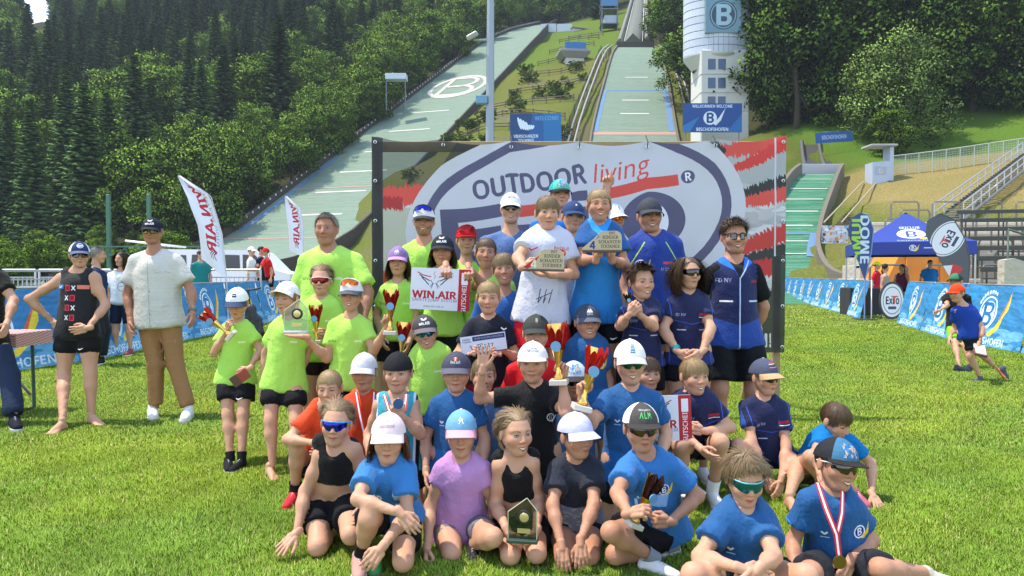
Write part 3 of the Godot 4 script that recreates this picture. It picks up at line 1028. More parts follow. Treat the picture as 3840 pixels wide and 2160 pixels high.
func head_sdf(p: Vector3, adult: float, smile: float) -> float:
	var q := Vector3(absf(p.x), p.y, p.z)
	var d := ell(q, Vector3(0, 0.03, -0.012), Vector3(0.0735, 0.082, 0.092))
	d = smin(d, ell(q, Vector3(0, -0.026, 0.016), Vector3(0.055 + 0.005 * adult, 0.076, 0.067)), 0.03)
	d = smin(d, ell(q, Vector3(0, -0.086 - 0.004 * adult, 0.045), Vector3(0.023 + 0.009 * adult, 0.021, 0.031)), 0.03)
	d = smin(d, cap_d(q, Vector3(0.054 + 0.004 * adult, -0.035, 0.0), Vector3(0.022 + 0.008 * adult, -0.086, 0.035), 0.011, 0.012), 0.03)
	d = smin(d, ell(q, Vector3(0.036, -0.026 + 0.004 * smile, 0.05), Vector3(0.024, 0.024, 0.024) * (1.0 + 0.12 * smile)), 0.022)
	d = smin(d, cap_d(q, Vector3(0.008, 0.026, 0.072), Vector3(0.046, 0.026, 0.055), 0.010 + 0.002 * adult, 0.008), 0.018)
	# eye socket, eyeball
	d = maxf(d, -(ell(q, Vector3(0.031, 0.004, 0.089), Vector3(0.019, 0.013, 0.016)))) if false else -smin(-d, ell(q, Vector3(0.031, 0.006, 0.09), Vector3(0.018, 0.011, 0.013)), 0.012)
	d = smin(d, ell(q, Vector3(0.031, 0.004, 0.066), Vector3(0.0135, 0.0115, 0.0125)), 0.004)
	# nose
	d = smin(d, cap_d(q, Vector3(0, 0.016, 0.078), Vector3(0, -0.022, 0.095 + 0.006 * adult), 0.0075, 0.0105 + 0.001 * adult), 0.013)
	d = smin(d, ell(q, Vector3(0.0115, -0.027, 0.086), Vector3(0.0085, 0.007, 0.010)), 0.006)
	# lips
	var wide := 0.019 + 0.006 * smile
	d = smin(d, cap_d(q, Vector3(0, -0.0505, 0.0835), Vector3(wide, -0.0535 + 0.006 * smile, 0.072 - 0.002 * smile), 0.0055, 0.003), 0.008)
	d = smin(d, cap_d(q, Vector3(0, -0.0635 - 0.003 * smile, 0.0825), Vector3(wide * 0.85, -0.0595 + 0.005 * smile, 0.072), 0.0065, 0.003), 0.008)
	# ear
	d = smin(d, ell(q, Vector3(0.079, -0.002, -0.012), Vector3(0.0075, 0.030, 0.018)), 0.007)
	d = smin(d, cap_d(q, Vector3(0, -0.05, -0.018), Vector3(0, -0.125, -0.03), 0.037 + 0.012 * adult, 0.038 + 0.014 * adult), 0.02)
	return d
func make_head(adult: float, smile: float) -> Geo:
	var cell := 0.0042
	var lo := Vector3(-0.1, -0.135, -0.12)
	var hi := Vector3(0.1, 0.125, 0.12)
	var nx := int((hi.x - lo.x) / cell) + 2
	var ny := int((hi.y - lo.y) / cell) + 2
	var nz := int((hi.z - lo.z) / cell) + 2
	var g := PackedFloat32Array()
	g.resize(nx * ny * nz)
	var at := 0
	for iz in nz:
		for iy in ny:
			for ix in nx:
				var p := lo + Vector3(ix, iy, iz) * cell
				var k := (p / Vector3(0.09, 0.125, 0.11)).length()
				g[at] = head_sdf(p, adult, smile) if k > 0.45 and k < 1.35 else (-1.0 if k < 1 else 1.0)
				at += 1
	for iz in nz:
		for iy in ny:
			for ix in nx:
				if iy <= 1 or iy >= ny - 2: g[(iz * ny + iy) * nx + ix] = maxf(g[(iz * ny + iy) * nx + ix], 0.001)
	var o := nets_of(g, lo, cell, nx, ny, nz)
	for i in o.v.size():
		var p := o.v[i]
		var u := p.x / 0.2 + 0.5
		var t := 0.5 - p.y / 0.26
		if p.z < 0.02: u = 0.03 if p.x < 0 else 0.97
		o.uv[i] = Vector2(u, t)
	return o
# the face: eyes, brows, lips and teeth as flat colour in the head's own front view (0.2 m wide, 0.26 m tall)
func make_face(skin: String, mood: int, brow: Color, eye: Color, beard := 0.0) -> Texture2D:
	var key := "%s%d%s%s%.1f" % [skin, mood, brow, eye, beard]
	if face_tex.has(key): return face_tex[key]
	var W := 320
	var s := Color(SKIN[skin]).linear_to_srgb()
	var base: Color = s
	var p := Print.new(W, W, base)
	var r := RandomNumberGenerator.new()
	r.seed = key.hash()
	var X := func(x: float) -> float: return (x / 0.2 + 0.5) * W
	var Y := func(y: float) -> float: return (0.5 - y / 0.26) * W
	var red := base.lerp(Color(0.82, 0.34, 0.28), 0.5)
	# flushed cheeks, nose and ears, in blotches
	for k in 420:
		var side := -1.0 if k % 2 else 1.0
		var an := r.randf() * TAU
		var rr := sqrt(r.randf())
		var c := Vector2(side * (0.038 + cos(an) * rr * 0.021), -0.026 + sin(an) * rr * 0.017)
		if k % 5 == 0: c = Vector2(r.randfn() * 0.008, -0.014 + r.randfn() * 0.008)
		p.ellipse(X.call(c.x), Y.call(c.y), 4.5, 3.5, base.lerp(red, 0.35 * r.randf()))
	if beard > 0.0:
		for k in 1500:
			var c := Vector2(r.randf_range(-0.062, 0.062), r.randf_range(-0.118, -0.03))
			if absf(c.x) < 0.05 and c.y > -0.042 - 0.0: continue
			if absf(c.x) < 0.02 and c.y > -0.073 and c.y < -0.046: continue
			p.rect(X.call(c.x), Y.call(c.y), 3, 4, base.lerp(brow, beard * r.randf_range(0.4, 0.9)))
	var lip := base.lerp(Color(0.66, 0.25, 0.23), 0.62)
	for side: float in [-1.0, 1.0]:
		var ex: float = X.call(side * 0.031)
		var ey: float = Y.call(0.004)
		var open := 5.0 if mood != 2 else 2.8
		# lid line, white, iris, pupil
		p.ellipse(ex, ey - 0.6, 22, open + 4.5, base.lerp(Color(0.36, 0.17, 0.12), 0.5))
		p.ellipse(ex, ey, 19, open, Color(0.70, 0.66, 0.63))
		p.ellipse(ex, ey - 0.4, 7.6, minf(7.6, open), eye)
		p.ellipse(ex, ey - 0.4, 3.8, minf(3.8, open), Color(0.03, 0.025, 0.02))
		p.rect(ex - 3, ey - 3, 2, 2, Color(0.9, 0.9, 0.9))
		p.stroke([Vector2(ex - 20, ey + 1), Vector2(ex - 10, ey - open + 0.4), Vector2(ex + 2, ey - open - 1), Vector2(ex + 13, ey - open + 0.8), Vector2(ex + 20, ey + 1)], 3.4, brow.lerp(Color(0.12, 0.07, 0.05), 0.6))
		# brow hairs
		for k in 95:
			var f := r.randf()
			var bx := side * lerpf(0.013, 0.048, f)
			var by := 0.0235 + 0.006 * sin(f * 2.4) - 0.004 * f - (0.003 if mood == 2 else 0.0)
			var a := Vector2(X.call(bx), Y.call(by) + r.randf_range(-3.0, 3.0) * (1.1 - f))
			p.stroke([a, a + Vector2(side * 6.0, -1.2 + f * 2.2)], 2.0, brow.lerp(base, r.randf_range(0.0, 0.3)))
		p.ellipse(X.call(side * 0.0085), Y.call(-0.031), 3.2, 2.0, base.lerp(Color(0.25, 0.09, 0.07), 0.55))
	var mx := 0.0255 if mood == 1 or mood == 3 else 0.0205
	var up := 0.008 if mood == 1 else (0.005 if mood == 3 else 0.0005)
	var mid := -0.0575
	var line := PackedVector2Array()
	var low := PackedVector2Array()
	var top := PackedVector2Array()
	for i in 13:
		var f := i / 6.0 - 1.0
		var yy := mid + up * f * f
		line.append(Vector2(X.call(mx * f), Y.call(yy)))
		top.append(Vector2(X.call(mx * f), Y.call(yy + 0.007 * (1.0 - f * f) - 0.0015 * (1.0 - minf(1.0, absf(f) * 4.0)))))
		low.append(Vector2(X.call(mx * 0.94 * f), Y.call(yy - (0.0155 if mood == 1 else 0.0090) * (1.0 - f * f))))
	var rl := line.duplicate()
	rl.reverse()
	var q := top.duplicate()
	q.append_array(rl)
	p.poly(q, lip)
	q = low.duplicate()
	q.append_array(rl)
	p.poly(q, lip.lerp(base, 0.15))
	if mood == 1:
		var teeth := PackedVector2Array()
		var gum := PackedVector2Array()
		for i in 13:
			var f := i / 6.0 - 1.0
			gum.append(Vector2(X.call(mx * 0.86 * f), Y.call(mid + up * f * f - 0.0105 * (1.0 - f * f))))
			teeth.append(Vector2(X.call(mx * 0.84 * f), Y.call(mid + up * f * f - 0.0082 * (1.0 - f * f))))
		rl = line.duplicate()
		rl.reverse()
		q = gum.duplicate()
		q.append_array(rl)
		p.poly(q, Color(0.20, 0.06, 0.05))
		q = teeth.duplicate()
		q.append_array(rl)
		p.poly(q, Color(0.86, 0.83, 0.78))
	else:
		for i in 12: p.stroke([line[i], line[i + 1]], 1.8, Color(0.28, 0.09, 0.08))
	p.rect(0, 0, 6, W, base)
	p.rect(W - 6, 0, 6, W, base)
	face_tex[key] = p.tex()
	return face_tex[key]
func make_hand(style: String) -> Geo:
	# wrist at the origin, fingers along -y, palm faces +z, thumb towards +x; adult size (0.18 m)
	var pr := []
	pr.append([Vector3(0, 0.02, 0), 0.027, Vector3(0, -0.02, 0), 0.026])
	pr.append([Vector3(-0.022, -0.03, 0), 0.0175, Vector3(-0.028, -0.082, 0), 0.0125])
	pr.append([Vector3(0, -0.03, 0), 0.018, Vector3(-0.002, -0.088, 0), 0.0135])
	pr.append([Vector3(0.02, -0.03, 0.002), 0.0175, Vector3(0.025, -0.084, 0), 0.013])
	var curl: float = {"relaxed": 0.38, "grip": 1.15, "open": 0.06, "fist": 1.45, "point": 1.4, "flat": 0.02}[style]
	for f in 4:
		var bx: float = [-0.031, -0.0105, 0.0105, 0.0295][f]
		var L: float = [0.052, 0.066, 0.072, 0.066][f]
		var cu: float = curl * [1.12, 1.05, 1.0, 0.9][f]
		if style == "point" and f == 3: cu = 0.03
		var spread: float = (f - 1.5) * (0.17 if style == "open" else 0.05)
		var a := Vector3(bx, [-0.079, -0.088, -0.09, -0.085][f], 0)
		var an: float = cu * 0.75
		for s in 3:
			var ln: float = L * [0.46, 0.3, 0.26][s]
			var d := Vector3(sin(spread), -cos(an), sin(an)).normalized()
			var b := a + d * ln
			var r0: float = [0.0098, 0.0088, 0.008][s]
			pr.append([a, r0, b, r0 - 0.0008])
			a = b
			an += cu * 0.85
	# thumb leaves the side of the palm near its base
	var ta := Vector3(0.026, -0.03, 0.006)
	var tc := 0.9 if style in ["grip", "fist"] else (0.5 if style in ["relaxed", "point"] else 0.12)
	var d1 := Vector3(0.62, -0.75, 0.25 + tc * 0.5).normalized()
	var t1 := ta + d1 * 0.034
	var d2 := Vector3(0.5 - tc * 0.8, -0.85, 0.15 + tc * 0.5).normalized()
	var t2 := t1 + d2 * 0.03
	var d3 := Vector3(0.35 - tc * 1.1, -0.9, 0.1 + tc * 0.4).normalized()
	pr.append([ta, 0.0145, t1, 0.0118])
	pr.append([t1, 0.0116, t2, 0.0105])
	pr.append([t2, 0.0102, t2 + d3 * 0.024, 0.0088])
	var o := net(pr, 0.0042, 0.0045)
	for i in o.uv.size(): o.uv[i] = Vector2(0.005, 0.5)
	return o
func make_shoe() -> Array:
	# ankle joint above the origin (ground below the heel at z = -0.03), toe along +z, size for a 0.24 m shoe
	var up := net([
		[Vector3(0, 0.085, -0.028), 0.036, Vector3(0, 0.045, -0.03), 0.038],
		[Vector3(0, 0.04, -0.04), 0.034, Vector3(0, 0.042, 0.03), 0.037],
		[Vector3(0, 0.06, 0.005), 0.034, Vector3(0.004, 0.036, 0.10), 0.033],
		[Vector3(0.002, 0.034, 0.07), 0.038, Vector3(0.006, 0.03, 0.145), 0.031],
		[Vector3(0, -0.078, 0.05), 0.09, Vector3(0, -0.078, 0.06), 0.09, null, null, true]], 0.008, 0.02)
	var sole := Geo.new()
	var pl := PackedVector2Array()
	for q in [[-0.034, -0.05], [-0.02, -0.078], [0.02, -0.078], [0.034, -0.05], [0.033, 0.02], [0.046, 0.09], [0.044, 0.135], [0.028, 0.17], [0.004, 0.182], [-0.02, 0.17], [-0.038, 0.13], [-0.04, 0.08], [-0.031, 0.02]]:
		pl.append(Vector2(q[0], q[1]))
	sole.slab(pl, 0.026, Transform3D(Basis(Vector3.RIGHT, Vector3.BACK, Vector3.DOWN), Vector3(0, 0.013, 0)))
	var lace := Geo.new()
	for i in 5:
		var z := 0.012 + i * 0.019
		var y := 0.094 - i * 0.006
		lace.tube(PackedVector3Array([Vector3(-0.024, y - 0.012, z), Vector3(0, y + 0.002, z + 0.004), Vector3(0.024, y - 0.012, z)]), [0.0028], 5)
	return [up.mesh(), sole.mesh(), lace.mesh()]
func make_bare_foot() -> Geo:
	var pr := [
		[Vector3(0, 0.09, -0.026), 0.029, Vector3(0, 0.04, -0.03), 0.03],
		[Vector3(0, 0.03, -0.045), 0.028, Vector3(0.0, 0.032, 0.03), 0.029],
		[Vector3(0, 0.055, 0.0), 0.028, Vector3(0.008, 0.028, 0.09), 0.022],
		[Vector3(0.002, 0.026, 0.06), 0.03, Vector3(0.014, 0.018, 0.115), 0.018],
		[Vector3(-0.014, 0.02, 0.06), 0.02, Vector3(-0.018, 0.014, 0.105), 0.014]]
	for k in 5:
		var x: float = [0.026, 0.008, -0.006, -0.019, -0.031][k]
		var L: float = [0.155, 0.152, 0.144, 0.134, 0.12][k]
		pr.append([Vector3(x * 0.8, 0.02, 0.09), 0.012, Vector3(x, 0.011, L), 0.0105 if k == 0 else 0.0075])
	var o := net(pr, 0.0065, 0.01)
	for i in o.uv.size(): o.uv[i] = Vector2(0.005, 0.5)
	return o
const SCALP_C := Vector3(0, 0.03, -0.012)
const SCALP_R := Vector3(0.0755, 0.0845, 0.094)
func scalp(lat: float, lon: float, k := 1.0) -> Vector3:
	# lat 0 crown .. PI/2 equator, lon 0 front
	return SCALP_C + Vector3(sin(lat) * sin(lon), cos(lat), sin(lat) * cos(lon)) * SCALP_R * k
func hairline(lon: float) -> float:
	# how far down from the crown hair grows (radians of latitude)
	var a := absf(wrapf(lon, -PI, PI))
	if a < 0.75: return 0.94
	if a < 1.15: return lerpf(0.94, 1.5, (a - 0.75) / 0.4)
	if a < 1.6: return lerpf(1.5, 1.62, (a - 1.15) / 0.45)
	return lerpf(1.62, 2.15, minf(1.0, (a - 1.6) / 0.8))
func strand(g: Geo, pts: Array, w: float, out: Vector3):
	var m := pts.size()
	var base := g.v.size()
	for i in m:
		var p: Vector3 = pts[i]
		var t: Vector3 = ((pts[mini(i + 1, m - 1)] as Vector3) - (pts[maxi(i - 1, 0)] as Vector3)).normalized()
		var o := (p - SCALP_C).normalized() * 0.6 + out * 0.4
		var s := t.cross(o).normalized() * w * (1.0 - 0.75 * i / (m - 1.0))
		g.vert(p + s, (o + s.normalized() * 0.35).normalized())
		g.vert(p - s, (o - s.normalized() * 0.35).normalized())
	for i in m - 1:
		var a := base + i * 2
		g.ix.append_array(PackedInt32Array([a, a + 1, a + 2, a + 1, a + 3, a + 2]))
func make_hair(style: String) -> ArrayMesh:
	var r := RandomNumberGenerator.new()
	r.seed = style.hash()
	var g := Geo.new()
	var under := style.begins_with("under")
	# close-fitting shell
	var W := 40
	var p := PackedVector3Array()
	for j in 12:
		for i in W + 1:
			var lon := TAU * i / W
			var hl := hairline(lon) - 0.06
			var la := hl * j / 11.0
			if under: la = lerpf(0.95, maxf(hl - (0.5 if absf(wrapf(lon, -PI, PI)) < 1.1 else 0.0), 0.96), j / 11.0)
			p.append(scalp(la, lon, 1.012 + (0.0 if j == 11 else noise.get_noise_2d(lon * 3.0, la * 6.0) * 0.01)))
	var cols := PackedColorArray()
	for q in p.size():
		var s := 0.82 + 0.12 * noise.get_noise_1d(q * 3.1)
		cols.append(Color(s, s, s))
	g.sheet(p, W + 1, true, PackedVector2Array(), cols)
	var n := 2300
	if under: n = 620
	for i in n:
		var lon := r.randf_range(-PI, PI)
		var hl := hairline(lon)
		var la := hl * sqrt(r.randf())
		if under:
			if absf(lon) < 1.15: lon = signf(lon) * r.randf_range(1.2, 2.6)
			hl = hairline(lon)
			la = r.randf_range(1.15, hl)
		var root := scalp(la, lon, 1.0)
		var out := (root - SCALP_C).normalized()
		var down := (scalp(la + 0.12, lon, 1.0) - root).normalized()
		var front := maxf(0.0, cos(lon)) * smoothstep(0.3, 0.9, la)
		var L := r.randf_range(0.03, 0.05)
		var lift := 0.16
		var pts := [root]
		var tone := r.randf_range(0.65, 1.25)
		g.col = Color(tone, tone * r.randf_range(0.95, 1.03), tone * r.randf_range(0.85, 1.0))
		var d := down
		var w := 0.0024
		match style:
			"short", "undershort":
				if front > 0.3: L = r.randf_range(0.035, 0.055)
				else: L = r.randf_range(0.022, 0.04)
				d = (down + Vector3(0.25, 0, 0) * front).normalized()
			"fringe":
				L = r.randf_range(0.05, 0.075) if front > 0.2 else r.randf_range(0.035, 0.055)
				d = (down + Vector3(0.2, -0.25, 0.1) * front + Vector3(r.randfn(), r.randfn(), r.randfn()) * 0.12).normalized()
				lift = 0.2
			"swept":
				L = r.randf_range(0.045, 0.07)
				d = (down * (1.0 - front * 0.8) + Vector3(0.75, 0.25, 0.1) * front + Vector3(r.randfn(), r.randfn(), r.randfn()) * 0.16).normalized()
				lift = 0.42
			"spiky":
				L = r.randf_range(0.03, 0.055)
				d = (out * 0.8 + down * 0.25 + Vector3(0, 0.35, 0) * front + Vector3(r.randfn(), r.randfn(), r.randfn()) * 0.28).normalized()
				if la > 1.2: d = (down + out * 0.15).normalized()
				lift = 0.7
			"wavy":
				L = r.randf_range(0.03, 0.05) if la < 1.2 else r.randf_range(0.015, 0.025)
				d = (down * 0.5 + out * 0.4 + Vector3(0.3, 0.35, 0.15) * front + Vector3(r.randfn(), r.randfn(), r.randfn()) * 0.3).normalized()
				lift = 0.6
			"buzz":
				L = r.randf_range(0.012, 0.024)
				d = (out * 0.6 + down * 0.6 + Vector3(0, 0.3, 0) * front).normalized()
				lift = 0.5
			"tied", "braids":
				# combed back to the nape
				L = r.randf_range(0.07, 0.12)
				d = Vector3(0, 0.0, -0.105) - root
				d = (d - out * d.dot(out)).normalized()
				lift = 0.03
				L = minf(L, root.distance_to(Vector3(0, 0, -0.105)) * 0.9)
				w = 0.004
			"long", "underlong":
				L = r.randf_range(0.16, 0.24)
				if style == "long" and absf(lon) < 0.95:
					L = r.randf_range(0.07, 0.11)
					d = (down * 0.35 + Vector3(signf(lon + 0.2), -0.1, -0.35)).normalized()
				lift = 0.08
				w = 0.0042
		var cur: Vector3 = root
		for s in 4:
			var step := d * L / 4.0
			cur += step + out * (lift * L * (0.22 - 0.09 * s) if style != "spiky" else 0.0)
			# keep the strand outside the skull, let long hair hang
			var e := (cur - SCALP_C) / (SCALP_R * 1.03)
			if e.length() < 1.0: cur = SCALP_C + e.normalized() * SCALP_R * 1.03
			if cur.y < 0.03 and cur.z > 0.0 and absf(cur.x) < 0.074 and style in ["long", "underlong"]: cur = Vector3(signf(cur.x) * 0.076, cur.y, minf(cur.z, 0.03))
			pts.append(cur)
			var dd := Vector3(0, -1, 0) if style in ["long", "underlong"] else down
			d = (d + dd * 0.3 + Vector3(r.randfn(), r.randfn(), r.randfn()) * (0.2 if style == "wavy" else 0.06)).normalized()
			e = (cur - SCALP_C) / SCALP_R
			out = e.normalized()
			if e.length() < 1.15 and style in ["tied", "braids", "short", "fringe"]: d = (d - out * d.dot(out)).normalized()
		strand(g, pts, w, out)
	if style in ["tied", "undertail"]:
		for i in 160:
			var a := Vector3(r.randfn() * 0.008, 0.0 + r.randfn() * 0.008, -0.112)
			var pts := [a]
			var e := Vector3(0.028 + r.randfn() * 0.016, -0.02, -0.135)
			for s in 5:
				pts.append(a.lerp(e, minf(1.0, s / 2.0)) + Vector3(r.randfn() * 0.004, -0.03 * s - 0.006 * s * s, 0.012 * s))
			var tone := r.randf_range(0.7, 1.2)
			g.col = Color(tone, tone, tone)
			strand(g, pts, 0.004, Vector3.BACK * -1)
	if style == "braids":
		for side: float in [-1.0, 1.0]:
			var pts := PackedVector3Array()
			var rad := []
			for s in 22:
				pts.append(Vector3(side * (0.055 + 0.012 * sin(s * 0.35)), 0.03 - s * 0.011, -0.075 + s * 0.003))
				rad.append(0.012 + 0.0035 * sin(s * 1.7))
			g.col = Color(0.95, 0.95, 0.95)
			g.tube(pts, rad, 8)
	return g.mesh()
func cap_point(lat: float, lon: float, k := 1.0) -> Vector3:
	var q := SCALP_C + Vector3(0, 0.0, 0) + Vector3(sin(lat) * sin(lon) * 0.087, cos(lat) * 0.098 * (1.0 + 0.05 * maxf(0.0, cos(lon)) * sin(lat)), sin(lat) * cos(lon) * 0.106) * k
	return q + Vector3(0, -0.012 * sin(lat) * (cos(lon) * -0.5 + 0.5), 0)
func cap_patch(lat0: float, lat1: float, lon0: float, lon1: float, k: float, nx := 16, ny := 10) -> ArrayMesh:
	var g := Geo.new()
	var p := PackedVector3Array()
	for j in ny:
		for i in nx:
			p.append(cap_point(lerpf(lat0, lat1, j / (ny - 1.0)), lerpf(lon0, lon1, i / (nx - 1.0)), k))
	g.sheet(p, nx)
	return g.mesh()
func make_brim(flat: bool) -> ArrayMesh:
	var g := Geo.new()
	var top := PackedVector3Array()
	var bot := PackedVector3Array()
	for j in 7:
		for i in 21:
			var f := i / 10.0 - 1.0
			var lon := f * 1.12
			var a := cap_point(1.47, lon, 1.0)
			var reach := 0.066 * sqrt(maxf(0.0, 1.0 - f * f * 0.97))
			var o := a + Vector3(sin(lon) * 0.3, 0, 1).normalized() * reach * (j / 6.0)
			o.y = a.y - (j / 6.0) * (0.010 if flat else 0.022) - (0.004 if flat else 0.020) * f * f * (0.35 + 0.65 * j / 6.0)
			top.append(o + Vector3(0, 0.0016, 0))
			bot.append(o - Vector3(0, 0.0016, 0))
	g.sheet(top, 21, true)
	g.sheet(bot, 21, false)
	for i in 20:
		var k := 6 * 21 + i
		g.quad(top[k + 1], top[k], bot[k], bot[k + 1])
	return g.mesh()
func make_glasses(style: String) -> Array:
	# [lens, frame]; a wraparound shield or two separate lenses, in front of the eyes
	var lens := Geo.new()
	var fr := Geo.new()
	var shield := style == "shield"
	var pair := []
	var Rw := 0.0745
	var pt := func(f: float, y: float, k: float) -> Vector3:
		var a := f * 1.05
		return Vector3(sin(a) * Rw * k, y, -0.004 + cos(a) * 0.1 * k)
	if shield:
		var p := PackedVector3Array()
		for j in 7:
			for i in 23:
				var f := i / 11.0 - 1.0
				var top := 0.027 - 0.006 * absf(f)
				var low := -0.022 + 0.018 * maxf(0.0, 1.0 - absf(f) * 5.0) + 0.017 * absf(f) * absf(f)
				p.append(pt.call(f, lerpf(top, low, j / 6.0), 1.0 + 0.03 * sin(j / 6.0 * PI)))
		lens.sheet(p, 23)
		var rim := PackedVector3Array()
		for i in 23: rim.append(p[i] + Vector3(0, 0.002, 0.001))
		fr.tube(rim, [0.0035], 6)
	else:
		for s: float in [-1.0, 1.0]:
			var p := PackedVector3Array()
			for j in 6:
				for i in 9:
					var f := lerpf(0.16, 0.86, i / 8.0)
					if s < 0: f = -lerpf(0.86, 0.16, i / 8.0)
					p.append(pt.call(f, lerpf(0.021, -0.019 + 0.006 * absf(f), j / 5.0), 1.0))
			var lg := Geo.new()
			lg.sheet(p, 9)
			pair.append(lg.mesh())
			var rim := PackedVector3Array()
			for i in 9: rim.append(p[i])
			for j in range(1, 6): rim.append(p[j * 9 + 8])
			for i in range(7, -1, -1): rim.append(p[45 + i])
			for j in range(4, -1, -1): rim.append(p[j * 9])
			fr.tube(rim, [0.0036], 6)
		fr.tube(PackedVector3Array([pt.call(-0.17, 0.012, 1.0), pt.call(0.0, 0.014, 1.02), pt.call(0.17, 0.012, 1.0)]), [0.0034], 6)
	for s: float in [-1.0, 1.0]:
		fr.tube(PackedVector3Array([pt.call(s * 0.98, 0.019, 1.0), Vector3(s * 0.0795, 0.016, 0.015), Vector3(s * 0.083, 0.012, -0.03)]), [0.004, 0.003, 0.0025], 6)
	return [[lens.mesh()] if shield else pair, fr.mesh()]
